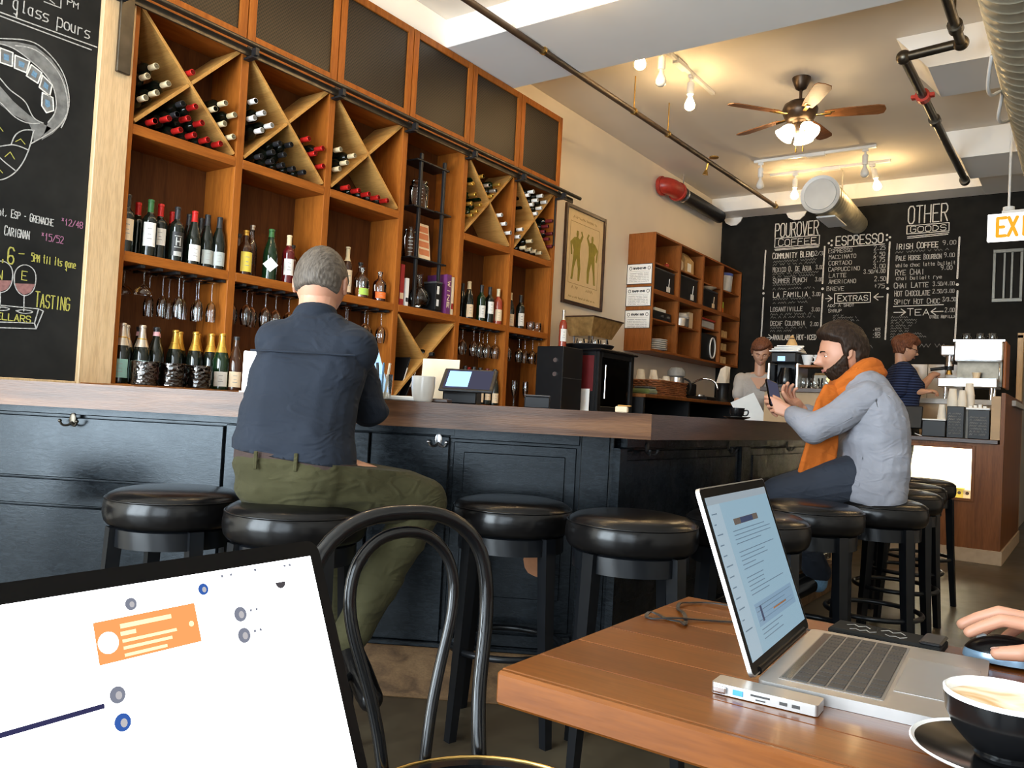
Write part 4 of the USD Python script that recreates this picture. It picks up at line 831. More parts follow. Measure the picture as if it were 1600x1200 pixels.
stand(1, M_, [('yellow_label', 2.945, -.06), ('clear_decanter', 2.99, -.19), ('tall_clear', 3.09, -.2), ('diamond', 3.125, -.06), ('tall_green', 3.22, -.17), ('bitter_red', 3.255, -.055), ('clear_decanter', 3.36, -.15)], 1.76, 'liquor in the second bay')
stand(2, M_, [('green_dark', 3.62, -.12), ('green_dark', 3.70, -.2), ('whisky_cream', 3.80, -.12), ('lime_decanter', 3.88, -.055), ('clear_decanter', 3.97, -.17), ('orange_decanter', 4.055, -.06)], 1.76, 'liquor in the third bay')
stand(4, M_, [('teal_label', 4.95, -.12), ('cream_label', 5.045, -.06), ('dark_burgundy', 5.11, -.18), ('green_white', 5.22, -.07), ('high_white', 5.325, -.065), ('rose_bottle', 5.435, -.06)], 1.76, 'wine bottles in the fifth bay')
stand(5, M_, [('cream_label', 5.65, -.09), ('dark_burgundy', 5.73, -.17), ('striped', 5.79, -.08)], 1.76, 'wine bottles in the sixth bay')
stand(4, L_, [('screw_dark', 5.05, -.06), ('maroon_cap', 5.09, -.18), ('screw_dark', 5.15, -.05), ('red_cap_white', 5.22, -.16), ('screw_dark', 5.245, -.06), ('maroon_cap', 5.34, -.06), ('screw_dark', 5.43, -.05)], 1.09, 'wine bottles at the bottom of the fifth bay')
RACK = {
 (0, 'bottom', 'red'): [(2.29, 2.448), (2.366, 2.487), (2.476, 2.523), (2.514, 2.6), (2.559, 2.525), (2.435, 2.448), (2.518, 2.447), (2.599, 2.445), (2.679, 2.447)],
 (0, 'bottom', 'dark'): [(2.438, 2.59), (2.41, 2.522)],
 (0, 'right', 'cream'): [(2.694, 2.68), (2.633, 2.627), (2.757, 2.634), (2.697, 2.565), (2.757, 2.51)],
 (0, 'left', 'cream'): [(2.278, 2.731), (2.235, 2.663), (2.35, 2.665), (2.29, 2.596), (2.232, 2.55)], (0, 'top', 'red'): [(2.483, 2.775)],
 (1, 'left', 'white'): [(2.889, 2.759), (2.952, 2.71), (2.889, 2.66), (3.011, 2.655), (2.945, 2.605)],
 (1, 'bottom', 'dark'): [(3.075, 2.567), (3.033, 2.502), (2.951, 2.454), (3.115, 2.511), (3.16, 2.585), (3.03, 2.447), (3.11, 2.447), (3.19, 2.447), (3.27, 2.447)],
 (1, 'right', 'red'): [(3.29, 2.66), (3.403, 2.634), (3.346, 2.585), (3.416, 2.525)],
 (2, 'left', 'cream'): [(3.55, 2.67), (3.673, 2.665), (3.611, 2.602), (3.551, 2.545)], (2, 'bottom', 'red'): [(3.637, 2.447), (3.729, 2.449), (3.821, 2.448), (3.909, 2.447), (3.995, 2.447)],
 (4, 'top', 'gold'): [(5.035, 2.89), (5.255, 2.88), (5.165, 2.765)], (4, 'top', 'silver'): [(5.117, 2.84), (5.21, 2.82)],
 (4, 'left', 'gold'): [(4.915, 2.80), (4.951, 2.725), (4.912, 2.645), (5.025, 2.66), (4.985, 2.60), (4.925, 2.555)], (4, 'right', 'white'): [(5.308, 2.644), (5.37, 2.585), (5.442, 2.525)],
 (5, 'top', 'white'): [(5.746, 2.945), (5.683, 2.9), (5.884, 2.944), (5.813, 2.888), (5.748, 2.835), (5.953, 2.905), (5.882, 2.835), (5.815, 2.772)],
 (5, 'left', 'white'): [(5.61, 2.59), (5.575, 2.52)], (5, 'bottom', 'cream'): [(5.76, 2.52), (5.671, 2.447), (5.751, 2.447), (5.831, 2.447), (5.911, 2.447)],
 (5, 'right', 'maroon'): [(6.06, 2.762), (6.0, 2.70), (5.951, 2.643), (6.07, 2.65), (6.021, 2.59), (6.077, 2.535)]}
for (bay, quad, col), pts in RACK.items():
    nm = {'dark': 'black-capped', 'cream': 'cream-topped', 'maroon': 'maroon-capped', 'gold': 'gold-topped', 'silver': 'silver-topped', 'white': 'white-capped', 'red': 'red-capped'}[col]
    for i, (y, z) in enumerate(sorted(pts, key=lambda p: (p[0], -p[1]))):
        lab = '%s bottle lying in the %s quarter of the %s crossed rack' % (nm, quad, {0: 'leftmost', 1: 'second', 2: 'third', 4: 'fourth', 5: 'rightmost'}[bay]) + ('' if len(pts) == 1 else ', %s from the left' % ORD[i])
        bottle('lying_' + col, (-.272, y, z), lab, (0, 90, 0), 'bottles lying in the crossed racks')

# ------------------------------------------------------------------ stemware
GP = {
 'wine_glass': [(0, .0015), (.034, .0015), (.0345, .003), (.008, .008), (.004, .014), (.0036, .085), (.006, .095), (.022, .108), (.034, .13), (.0375, .155), (.0345, .185), (.0295, .212)],
 'slim_wine_glass': [(0, .0015), (.032, .0015), (.0325, .003), (.007, .008), (.004, .014), (.0036, .105), (.008, .115), (.021, .13), (.028, .155), (.0285, .185), (.026, .225)],
 'coupe_glass': [(0, .0015), (.032, .0015), (.0325, .003), (.007, .008), (.004, .014), (.004, .07), (.012, .08), (.035, .095), (.046, .115), (.047, .128)],
 'champagne_flute': [(0, .0015), (.031, .0015), (.0315, .003), (.007, .008), (.004, .014), (.004, .075), (.009, .085), (.021, .12), (.0245, .16), (.023, .2), (.0205, .225)],
 'tumbler': [(0, .003), (.028, .003), (.033, .006), (.04, .03), (.041, .055), (.036, .085)]}
_gp = {}
def stem(kind, loc, label, hang=True, group=None):
    rot = (180, 0, 0) if hang else (0, 0, 0)
    if kind in _gp: return dup(_gp[kind], loc, rot, label, group)
    t = thing(kind, label, 'glass', loc, rot, group); _gp[kind] = t; pr = GP[kind]
    k = 6 if kind != 'tumbler' else 1
    part(t, 'bowl', lathe(pr[k:], 20), 'clear_glass', smooth=True)
    part(t, 'stem' if kind != 'tumbler' else 'base', lathe(pr[:k + 1], 16), 'clear_glass', smooth=40)
    return t
for k, ys in ((0, (2.30, 2.40, 2.50, 2.60, 2.70, 2.78)), (1, (2.92, 3.0, 3.1, 3.2, 3.3, 3.4)), (2, (3.6, 3.7, 3.8, 3.9, 4.0, 4.1)), (4, (5.0, 5.1, 5.2, 5.3, 5.4)), (5, (5.65, 5.75, 5.85, 5.95, 6.05))):
    for y in ys: part(sh, 'glass_rail', box(-.26, -.01, y - .012, y + .012, 1.692, 1.706), 'iron_black')
def hang(kind, bay, spots, what):
    for i, (y, x) in enumerate(sorted(spots)):
        stem(kind, (x, y, 1.69), '%s hanging upside down in the %s bay, %s from the left' % (what, BAY[bay], ORD[i]), True, 'glasses hanging under the shelf of the %s bay' % BAY[bay])
hang('coupe_glass', 0, [(2.30, -.18), (2.345, -.07)], 'shallow coupe glass')
hang('slim_wine_glass', 0, [(2.455, -.2), (2.49, -.13), (2.535, -.05), (2.57, -.2), (2.61, -.13), (2.655, -.05), (2.70, -.14), (2.745, -.06)], 'slim clear wine glass')
hang('wine_glass', 1, [(2.95, -.16), (2.985, -.07), (3.09, -.16), (3.12, -.07), (3.22, -.1), (3.32, -.1), (3.41, -.08)], 'clear wine glass')
hang('wine_glass', 2, [(3.68, -.12), (3.76, -.06), (3.85, -.14), (3.94, -.07), (4.03, -.13), (4.09, -.06)], 'clear wine glass')
hang('wine_glass', 4, [(4.95, -.15), (5.02, -.08), (5.15, -.07), (5.24, -.08), (5.33, -.07), (5.39, -.16), (5.44, -.07)], 'clear wine glass')
hang('wine_glass', 5, [(5.62, -.07), (5.70, -.15), (5.79, -.07), (5.89, -.08), (5.995, -.07), (6.08, -.06)], 'clear wine glass')
for i, (y, x) in enumerate(((5.63, -.1), (5.73, -.06), (5.81, -.11), (5.90, -.06), (5.98, -.11))):
    stem('champagne_flute', (x, y, 1.09), 'upright flute at the bottom of the rightmost bay, %s from the left' % ORD[i], False, 'flutes standing at the bottom of the rightmost bay')
for i, y in enumerate((5.93, 6.03)):
    stem('tumbler', (-.06, y, 1.76), 'clear tumbler right of the striped bottle, %s of the pair' % ('left' if i == 0 else 'right'), False)
# hammered glass wine coolers
mat('smoky_glass', {'t': ('texture_coordinate', {}), 'v': ('voronoi_texture', {'scale': 55.0}), 'b': ('bump', {'strength': 0.45, 'distance': 0.006}), 'tr': ('transparent_bsdf', {'color': (0.36, 0.30, 0.27)}),
    'g': ('glossy_bsdf', {'color': (0.9, 0.88, 0.85), 'roughness': 0.12}), 'x': ('mix_closure', {'fac': 0.10})}, [('t.object', 'v.vector'), ('v.distance', 'b.height'), ('b.normal', 'g.normal'), ('tr.BSDF', 'x.closure1'), ('g.BSDF', 'x.closure2')], 'x.closure')
wc = thing('wine_cooler', 'leftmost of three smoky hammered glass coolers before the sparkling wine', 'wine cooler', (.14, 2.262, 1.085), group='smoky glass wine coolers')
part(wc, 'bowl', lathe([(0, 0), (.058, 0), (.064, .006), (.066, .118), (.063, .12), (.06, .115), (.058, .012), (0, .01)], 28), 'smoky_glass', smooth=40)
part(wc, 'rim', tube([(math.cos(a) * .0645, math.sin(a) * .0645, .12) for a in np.arange(28) * 2 * PI / 28], .0022, 5, True), 'clear_glass', smooth=True)
dup(wc, (.15, 2.402, 1.085), (0, 0, 40), 'middle of three smoky hammered glass coolers before the sparkling wine')
dup(wc, (.14, 2.56, 1.085), (0, 0, 80), 'rightmost of three smoky hammered glass coolers before the sparkling wine')

# ------------------------------------------------------------------ fourth bay: iron tower, books, jars
tw = thing('iron_tower_shelf', 'slim black iron shelf tower standing in the tall fourth bay', 'shelf', (-.055, 4.53, 1.762))
for y in (-.13, .13): part(tw, 'post', cat(box(-.012, .012, y - .012, y + .012, 0, 1.14, .003)), 'iron_black')
for y0, y1, z in ((-.19, .17, 1.075), (-.20, .02, .735), (.04, .22, .74), (-.20, .19, .36), (-.16, .17, 0.0)):
    part(tw, 'tray', cat(box(-.15, .02, y0, y1, z, z + .012, .002)), 'iron_black')
def jar(label, loc, r, h, lid=None):
    t = thing('glass_jar', label, 'jar', loc); part(t, 'body', lathe([(0, .003), (r * .9, .003), (r, .01), (r, h * .85), (r * .8, h * .95), (r * .8, h)], 24), 'clear_glass', smooth=40)
    part(t, 'lid', lathe([(0, h), (r * .85, h), (r * .85, h + .012), (r * .3, h + .016), (.012, h + .02), (.016, h + .035), (0, h + .04)], 20), lid or 'clear_glass', smooth=40)
    part(t, 'graduation', cat(*[band(r + .0008, h * (.2 + .13 * i), h * (.2 + .13 * i) + .004, -60, -25, 4) for i in range(5)]), 'white_plastic'); return t
jar('wide clear glass jar on the upper tray of the iron tower', (-.125, 4.47, 2.51), .075, .19)
jar('narrow clear glass jar on the middle tray of the iron tower', (-.14, 4.42, 2.135), .055, .2)
dc = thing('decanter', 'round-bellied clear glass decanter at the foot of the iron tower', 'decanter', (-.125, 4.53, 1.777))
part(dc, 'bowl', lathe([(0, .002), (.03, .002), (.07, .03), (.085, .075), (.072, .125), (.04, .155), (.022, .17), (.018, .24), (.026, .26)], 24), 'clear_glass', smooth=True)
pc = thing('print', 'small orange and cream print leaning on the middle tray of the iron tower', 'print', (-.06, 4.50, 2.137), (0, -8, 0))
part(pc, 'board', box(-.006, 0, -.065, .065, 0, .27, .001), 'label_cream')
part(pc, 'picture', cat(*[box(0, .0008, -.055, .055, z, z + .045) for z in (.03, .09, .15, .205)]), 'print_orange' if 'print_orange' in _m else 'paint_chip')
def book(label, y, w, h, d, m, tilt=0, text=None, tm_='label_cream'):
    t = thing('book', label, 'book', (-.02, y, 1.762), (tilt, 0, 0), 'books on the fourth shelf')
    part(t, 'cover', cat(box(-d, 0, -w / 2, -w / 2 + .003, 0, h), box(-d, 0, w / 2 - .003, w / 2, 0, h), box(-.003, .0005, -w / 2, w / 2, 0, h, .001)), m)
    part(t, 'pages', box(-d + .006, -.004, -w / 2 + .0031, w / 2 - .0031, .004, h - .004), 'white_paper')
    if text:
        g = chalk(letters(text, 0, 0, .2, w * .6), .007)
        part(t, 'title', moved(g, frame((0, 0, -1), (0, 1, 0), (.001, -w * .3, h - .05)) @ np.diag([1, 1, 1, 1])), tm_)
    else: part(t, 'spine_band', box(.0004, .0012, -w / 2 + .002, w / 2 - .002, h * .15, h * .3), tm_)
book('red book with white spine band left of the iron tower', 4.235, .04, .29, .17, 'book_red', 0)
book('cream book leaning left of the iron tower', 4.292, .03, .2, .15, 'white_paper', 0, None, 'ink')
book('purple book with the word wine on its spine', 4.748, .048, .3, .2, 'book_purple', 0, 'WINE')
book('tall brown book at the right end of the fourth bay', 4.797, .025, .29, .2, 'label_cream', 0, None, 'book_red')
bk = thing('box', 'small black box with white labels between decanter and purple book', 'box', (-.03, 4.655, 1.778))
part(bk, 'body', box(-.12, 0, -.045, .028, 0, .2, .003), 'black_plastic'); part(bk, 'label', cat(box(0, .001, -.03, -.005, .12, .18), box(0, .001, -.03, -.005, .03, .08)), 'white_paper')
part(bk, 'lid', box(-.122, .002, -.047, .03, .2, .215, .002), 'dark_grey')
# lower crossed rack of that bay: folders and a bottle
bottle('lying_dark', (-.272, 4.56, 1.44), 'dark bottle lying in the low crossed rack behind the tablet', (0, 90, 0))
for i, (y, z, rx) in enumerate(((4.25, 1.12, 20), (4.32, 1.10, 25))):
    t = thing('clipboard', '%s dark menu clipboard leaning in the low crossed rack' % ('left' if i == 0 else 'right'), 'clipboard', (-.03, y + .02, z), (-rx, 0, 0))
    part(t, 'board', box(-.2, 0, 0, .012, 0, .3, .002), 'black_plastic'); part(t, 'card', box(0, .001, .001, .011, .1, .22), 'white_paper')

# ------------------------------------------------------------------ framed poster on the white wall
po = thing('framed_poster', 'framed tan poster with two olive human figures on the white wall', 'poster', (-.3, 7.17, 2.64))
W_, H_ = .40, .495
part(po, 'frame', cat(box(.001, .03, -W_, -W_ + .035, -H_, H_, .003), box(.001, .03, W_ - .035, W_, -H_, H_, .003), box(.001, .028, -W_ + .035, W_ - .035, -H_, -H_ + .035, .003), box(.001, .028, -W_ + .035, W_ - .035, H_ - .035, H_, .003)), 'frame_brown')
part(po, 'paper', box(.005, .01, -W_ + .03, W_ - .03, -H_ + .03, H_ - .03), 'poster_tan')
def fig(pts, sc, dy, dz, flip=1): return [((flip * a) * sc + dy, b * sc + dz) for a, b in pts]
F1 = [(-.03, 1.0), (.03, 1.0), (.045, .93), (.03, .87), (.1, .84), (.17, .93), (.13, 1.0), (.17, 1.02), (.23, .92), (.14, .76), (.12, .6), (.13, .48), (.17, .25), (.15, .0), (.08, .0), (.07, .24), (.0, .44), (-.08, .24), (-.12, .0), (-.19, .0), (-.15, .25), (-.13, .48), (-.12, .6), (-.2, .72), (-.17, .5), (-.22, .48), (-.26, .74), (-.12, .85), (-.03, .87), (-.045, .93)]
TPo = frame((0, 1, 0), (0, 0, 1), (.0101, 0, 0))
for dy, fl in ((-.15, 1), (.15, -1)): part(po, 'figure', moved(prism(fig(F1, .5, dy, -.24, fl), .0008), TPo), 'poster_olive')
part(po, 'plate', moved(chalk(rect(-.29, .29, -.28, .34), .006), TPo), 'poster_line')
[part(po, 'caption', moved(chalk(scribble(*a_), .0065), TPo), 'poster_line') for a_ in ((-.24, .38, .48, .022, 3), (-.22, -.33, .14, .03, 5), (.06, -.33, .16, .03, 6), (-.27, -.42, .54, .018, 8))]

# ------------------------------------------------------------------ cubby cabinet on the wall
c2 = thing('cubby_cabinet', 'brown wooden wall cabinet of open cubbyholes next to the chalk menu', 'cabinet', (0, 0, 0))
CZ = [1.79, 2.44, 3.10]; CY = [8.14, 8.83, 9.52, 10.17, 10.84]
part(c2, 'back', box(-.298, -.28, 8.14, 10.84, 1.79, 3.10), 'cherry_upright')
for y in (8.14, 10.82): part(c2, 'side', box(-.28, .03, y, y + .02, 1.79, 3.10, .001), 'cherry_upright')
for y in CY[1:-1]: part(c2, 'upright', box(-.28, .028, y - .02, y + .02, 1.815, 3.08, .001), 'cherry_upright')
for z0, z1 in ((1.79, 1.815), (3.08, 3.10), (2.425, 2.475)): part(c2, 'level', box(-.28, .03, 8.16, 10.82, z0, z1, .001), 'cherry_level' if 'cherry_level' in _m else 'cherry_upright')
for k in range(4):
    for z in ((2.76 if k != 1 else 2.79), (2.14 if k != 2 else 2.2)): part(c2, 'shelf', box(-.28, .01, CY[k] + .02, CY[k + 1] - .02, z, z + .018, .001), 'cherry_upright')
def notice(z0, z1, txt):
    t = thing('notice', '%s of three white warning notices on the end of the cubby cabinet' % txt, 'notice', (-.145, 8.139, (z0 + z1) / 2))
    w, h = .155, (z1 - z0) / 2 - .006
    part(t, 'frame', cat(box(-w, w, -.006, 0, -h, -h + .006), box(-w, w, -.006, 0, h - .006, h), box(-w, -w + .006, -.006, 0, -h + .006, h - .006), box(w - .006, w, -.006, 0, -h + .006, h - .006)), 'dark_grey')
    part(t, 'sheet', box(-w + .004, w - .004, -.004, -.001, -h + .004, h - .004), 'white_paper')
    T_ = frame((1, 0, 0), (0, 0, 1), (0, -.0042, 0))
    part(t, 'heading', moved(chalk(letters('WARNING', -.075, h - .06, .15, .022), .0065), T_), 'ink')
    part(t, 'seal', moved(cat(chalk([[(math.cos(a) * .016 - .11, math.sin(a) * .018 + h - .05) for a in np.linspace(0, 6.28, 12)]], .005), chalk([[(math.cos(a) * .016 + .115, math.sin(a) * .018 + h - .05) for a in np.linspace(0, 6.28, 12)]], .005)), T_), 'ink')
    part(t, 'body_text', moved(chalk([[(-.125, h - .085), (.125, h - .085)]] + sum([scribble(-.12, h - .11 - .018 * i, .24, .008, i) for i in range(6)], []), .003), T_), 'grey_print')
for z0, z1, n in ((2.52, 2.76, 'topmost'), (2.275, 2.505, 'middle'), (2.03, 2.245, 'lowest')): notice(z0, z1, n)
# things in the cubbyholes
def coffee_bin(label, loc, w, h, tag):
    t = thing('storage_bin', label, 'bin', loc); part(t, 'body', box(-.24, 0, -w / 2, w / 2, 0, h, .006), 'black_plastic'); part(t, 'lid', box(-.245, .004, -w / 2 - .004, w / 2 + .004, h, h + .02, .005), 'dark_grey')
    part(t, 'tag', cat(box(.0, .002, w * .12, w * .3, h * .1, h * .35), cyl((.003, w * .22, h * .35), (.003, w * .25, h * .75), .005, 6)), 'white_plastic' if tag else 'label_cream')
coffee_bin('black storage bin in the first cubbyhole from the left', (-.01, 8.49, 2.476), .55, .24, 1)
coffee_bin('black storage bin in the second cubbyhole from the left', (-.01, 9.18, 2.476), .52, .27, 1)
coffee_bin('black storage bin in the third cubbyhole, cream dish on top', (-.01, 9.86, 2.476), .5, .22, 0)
t = thing('dish', 'cream oblong dish on the black bin in the third cubbyhole', 'dish', (-.1, 9.86, 2.717)); part(t, 'bowl', lathe([(0, 0), (.1, 0), (.16, .03), (.155, .032), (.1, .006), (0, .006)], 24), 'label_cream', smooth=40); part(t, 'foot', lathe([(.06, -.0005), (.08, -.0005), (.08, .004), (.06, .004)], 20), 'label_cream')
t = thing('coffee_bag', 'tan paper coffee bag with folded top in the second cubbyhole', 'bag', (-.09, 9.22, 2.808))
part(t, 'bag', tm(m3.Manifold.hull_points(np.array([(x, y, 0) for x in (-.06, .06) for y in (-.13, .13)] + [(x, y, .17) for x in (-.055, .055) for y in (-.13, .13)] + [(x, y, .25) for x in (-.006, .006) for y in (-.11, .06)]))), 'kraft_paper'); part(t, 'label', box(.0585, .0605, -.06, .05, .03, .13), 'white_paper')
t = thing('jug', 'small pale rounded jar beside the tan coffee bag', 'jar', (-.06, 8.95, 2.808)); part(t, 'body', lathe([(0, 0), (.05, 0), (.065, .04), (.06, .1), (.045, .12), (0, .12)], 20), 'label_cream', smooth=40); part(t, 'lid', lathe([(0, .12), (.048, .12), (.045, .135), (0, .14)], 20), 'kraft_paper', smooth=40)
t = thing('ornament', 'small red ball ornament in the first upper cubbyhole', 'ornament', (-.05, 8.62, 2.778)); e = trimesh.creation.icosphere(2, .03); e.apply_translation((0, 0, .03)); part(t, 'ball', e, 'red_paint', smooth=True); part(t, 'cap', cyl((0, 0, .058), (0, 0, .068), .008, 8), 'brass')
t = thing('storage_tub', 'tall translucent plastic tub with blue lid in the top right cubbyhole', 'tub', (-.11, 10.51, 2.778)); part(t, 'body', lathe([(0, 0), (.1, 0), (.12, .02), (.13, .2), (.13, .22), (0, .22)], 28), 'frosted_plastic', smooth=40); part(t, 'lid', lathe([(0, .22), (.137, .22), (.137, .25), (.12, .26), (0, .26)], 28), 'blue_plastic', smooth=40)
t = thing('box', 'green and orange carton below the blue-lidded tub', 'box', (-.04, 10.33, 2.476)); part(t, 'carton', box(-.16, 0, -.08, .08, 0, .16, .002), 'label_lime'); part(t, 'panel', box(.0, .0012, -.07, .07, .01, .08), 'label_orange')
t = thing('cash_box', 'black metal box with white papers on top in the first lower cubbyhole', 'box', (-.02, 8.48, 2.16)); part(t, 'body', box(-.22, 0, -.26, .26, 0, .1, .006), 'black_plastic'); part(t, 'knob', cat(cyl((0, .02, .05), (.015, .02, .05), .018, 12), cyl((0, .18, .05), (.015, .18, .05), .018, 12)), 'steel_bright'); part(t, 'papers', box(-.18, -.02, -.12, .16, .1, .14, .004), 'white_paper')
t = thing('steamer_pot', 'steel pot with clear lid in the second lower cubbyhole', 'pot', (-.1, 9.14, 2.16)); part(t, 'pot', lathe([(0, 0), (.11, 0), (.12, .01), (.12, .1), (0, .1)], 28), 'steel_bright', smooth=40); part(t, 'lid', lathe([(.12, .1), (.125, .12), (.1, .16), (0, .18)], 28), 'frosted_plastic', smooth=40)
t = thing('box', 'cream upright carton beside the steel pot', 'box', (-.05, 9.38, 2.16)); part(t, 'carton', box(-.15, 0, -.06, .06, 0, .2, .002), 'label_cream'); part(t, 'flap', box(-.15, .001, -.061, .061, .2, .206), 'kraft_paper')
t = thing('food_box', 'clear plastic box with red lid in the third lower cubbyhole', 'box', (-.02, 9.85, 2.22)); part(t, 'tub', box(-.2, 0, -.22, .22, 0, .1, .015), 'frosted_plastic'); part(t, 'lid', box(-.21, .01, -.23, .23, .1, .125, .006), 'red_paint')
t = thing('plate_stack', 'stack of white plates at the bottom of the first cubbyhole', 'plates', (-.1, 8.50, 1.816))
for i in range(6): part(t, 'plate', lathe([(0, .022 * i), (.1, .022 * i), (.15, .022 * i + .014), (.148, .022 * i + .018), (.1, .022 * i + .006), (0, .022 * i + .006)], 28), 'white_plastic', smooth=40)
t = thing('speaker', 'black boxy speaker with white oval outline in the third lower cubbyhole', 'speaker', (-.01, 9.86, 1.816)); part(t, 'body', box(-.25, 0, -.28, .28, 0, .34, .01), 'black_plastic')
part(t, 'ring', tube([(.004, .14 + .09 * math.cos(a), .17 + .13 * math.sin(a)) for a in np.arange(28) * 2 * PI / 28], .011, 6, True), 'white_plastic', smooth=True)
for i, z in enumerate((2.16, 1.99, 1.816)):
    t = thing('tea_tin', '%s row of small tan tins in the rightmost cubbyholes' % ('upper', 'middle', 'lower')[i], 'tins', (-.08, 10.42, z))
    for j in range(3): part(t, 'tin', lathe([(0, 0), (.05, 0), (.05, .09), (.044, .1), (0, .1)], 16, (0, (j - 1) * .12, 0)), 'kraft_paper', smooth=40)
part(c2, 'shelf', box(-.28, .01, CY[3] + .02, CY[4] - .02, 1.97, 1.988, .001), 'cherry_upright')

# ------------------------------------------------------------------ drinks cabinets at the end of the shelving
t = thing('wine_dispenser', 'tall matt black appliance box at the right end of the wine shelving', 'appliance', (.05, 6.02, 1.086))
part(t, 'body', box(0, .27, -.13, .2, 0, .54, .006), 'black_plastic'); part(t, 'door_seam', box(.268, .272, -.12, .19, .27, .275), 'dark_grey'); part(t, 'knob', cat(cyl((.2, -.13, .42), (.2, -.145, .42), .02, 12), cyl((.2, -.13, .3), (.2, -.145, .3), .02, 12)), 'steel_bright')
t = thing('display_fridge', 'black countertop fridge with glass door and maroon side', 'fridge', (.02, 6.35, 1.086))
part(t, 'cabinet', cat(box(0, .36, 0, .02, 0, .54, .004), box(0, .36, .66, .68, 0, .54, .004), box(0, .36, .02, .66, 0, .03), box(0, .36, .02, .66, .51, .54), box(0, .02, .02, .66, .03, .51)), 'black_plastic')
part(t, 'side_panel', box(.02, .34, -.004, 0.0, .18, .50, .001), 'foil_maroon')
part(t, 'door_frame', cat(box(.362, .39, 0, .06, 0, .54, .004), box(.362, .39, .62, .68, 0, .54, .004), box(.362, .39, .06, .62, 0, .05, .004), box(.362, .39, .06, .62, .49, .54, .004)), 'black_plastic')
part(t, 'door_glass', box(.37, .376, .05, .63, .045, .495), 'clear_glass'); part(t, 'wire_shelf', box(.03, .355, .025, .655, .27, .276), 'steel_dark')
part(t, 'top_lid', box(-.01, .42, -.03, .71, .54, .565, .01), 'black_plastic'); part(t, 'handle', cyl((.405, .1, .12), (.405, .1, .42), .008, 8), 'steel_bright')
t = thing('wood_drawer_front', 'reddish wooden tray inside the countertop fridge', 'tray', (.06, 6.42, 1.12)); part(t, 'front', box(.24, .28, 0, .5, 0, .18, .004), 'cherry_upright'); part(t, 'base', box(0, .24, 0, .5, 0, .02), 'cherry_upright')
t = thing('paper_holder', 'white paper sheet standing against the maroon fridge side', 'paper', (.2, 6.33, 1.086)); part(t, 'sheet', box(-.05, .14, -.004, 0, 0, .2), 'white_paper'); part(t, 'foot', box(-.05, .14, -.04, 0.0, 0, .003), 'white_plastic')
tr = thing('round_tray', 'round black tray on the countertop fridge holding glasses', 'tray', (.2, 6.52, 1.652)); part(tr, 'plate', lathe([(0, 0), (.2, 0), (.22, .02), (.23, .035), (.222, .035), (.2, .01), (0, .01)], 32), 'black_plastic', smooth=40); part(tr, 'grip', lathe([(.222, .03), (.232, .036), (.222, .042)], 32), 'dark_grey')
for i, (x, y) in enumerate(((.16, 6.43), (.27, 6.5), (.18, 6.6), (.30, 6.62))): stem('tumbler', (x, y, 1.663), 'clear tumbler on the round black tray, %s from the left' % ORD[i], False)
bottle('rosy_tall', (.16, 6.12, 1.627), 'tall bottle of rosy wine standing on the black appliance', (0, 0, -40))
t = thing('bean_hopper', 'brown glass wedge-shaped hopper above the round tray, below the poster', 'hopper', (.05, 6.8, 1.66))
part(t, 'stand', cat(*[cyl((x, y, 0), (x, y, .13), .01, 8) for x in (-.1, .1) for y in (-.14, .14)]), 'frame_brown')
part(t, 'body', tm(m3.Manifold.hull_points(np.array([(-.12, -.2, .13), (.12, -.2, .13), (-.12, .2, .13), (.12, .2, .13), (-.15, -.27, .3), (.18, -.27, .3), (-.15, .3, .3), (.18, .3, .3)]))), 'amber_plastic'); part(t, 'lid', box(-.16, .19, -.28, .31, .3, .312, .003), 'frame_brown')
# ------------------------------------------------------------------ coffee counter along the left wall
cc = thing('coffee_counter', 'dark back counter under the cubby cabinet with open black shelf', 'counter', (0, 0, 0))
part(cc, 'worktop', box(-.298, .5, 7.12, 10.86, 1.25, 1.285, .004), 'counter_wood'); part(cc, 'back', box(-.298, -.27, 7.12, 10.86, .2, 1.25), 'black_plastic')
for y in (7.14, 8.22, 9.6, 10.84): part(cc, 'upright', box(-.27, .48, y - .02, y + .02, .2, 1.25), 'black_plastic')
part(cc, 'shelf', box(-.27, .48, 7.16, 10.82, 1.03, 1.05), 'black_plastic')
t = thing('cup_basket', 'brown woven basket holding stacks of white paper cups', 'basket', (.2, 8.06, 1.286))
def woven(w, d, h, n):
    ms = []
    for k in range(n):
        z = h * (k + .5) / n; pts = []
        for i in range(72):
            a = i * 2 * PI / 72; q = (abs(math.cos(a)) ** 5 + abs(math.sin(a)) ** 5) ** (-1 / 5)
            s = 1 + .022 * math.sin(i * PI / 2 + k * PI); pts.append((math.cos(a) * q * d * s, math.sin(a) * q * w * s, z))
        ms.append(tube(pts, h / n * .55, 5, True))
    return cat(*ms)
part(t, 'wicker', woven(.4, .17, .15, 8), 'wicker', smooth=True); part(t, 'rim', woven(.405, .175, .02, 1).apply_translation((0, 0, .145)) , 'wicker', smooth=True); part(t, 'base', box(-.15, .15, -.36, .36, 0, .012), 'wicker')
def cup_stack(label, loc, n, r=.043, parent=None, group=None):
    t = thing('paper_cup_stack', label, 'paper cups', loc, group=group)
    for i in range(n):
        z = .012 * i; part(t, 'cup', lathe([(0, z + .105), (r * .68, z + .105), (r * .7, z + .103), (r, z + .006), (r + .002, z + .006), (r + .002, z), (r - .001, z)], 20), 'cup_white', smooth=40)
    return t
for i, (y, x, n) in enumerate(((7.80, .1, 14), (7.93, .2, 9), (8.06, .12, 15), (8.17, .22, 10), (8.27, .1, 8))):
    cup_stack('stack of upside-down white paper cups in the wicker basket, %s from the left' % ORD[i], (x, y, 1.30), n, .05)
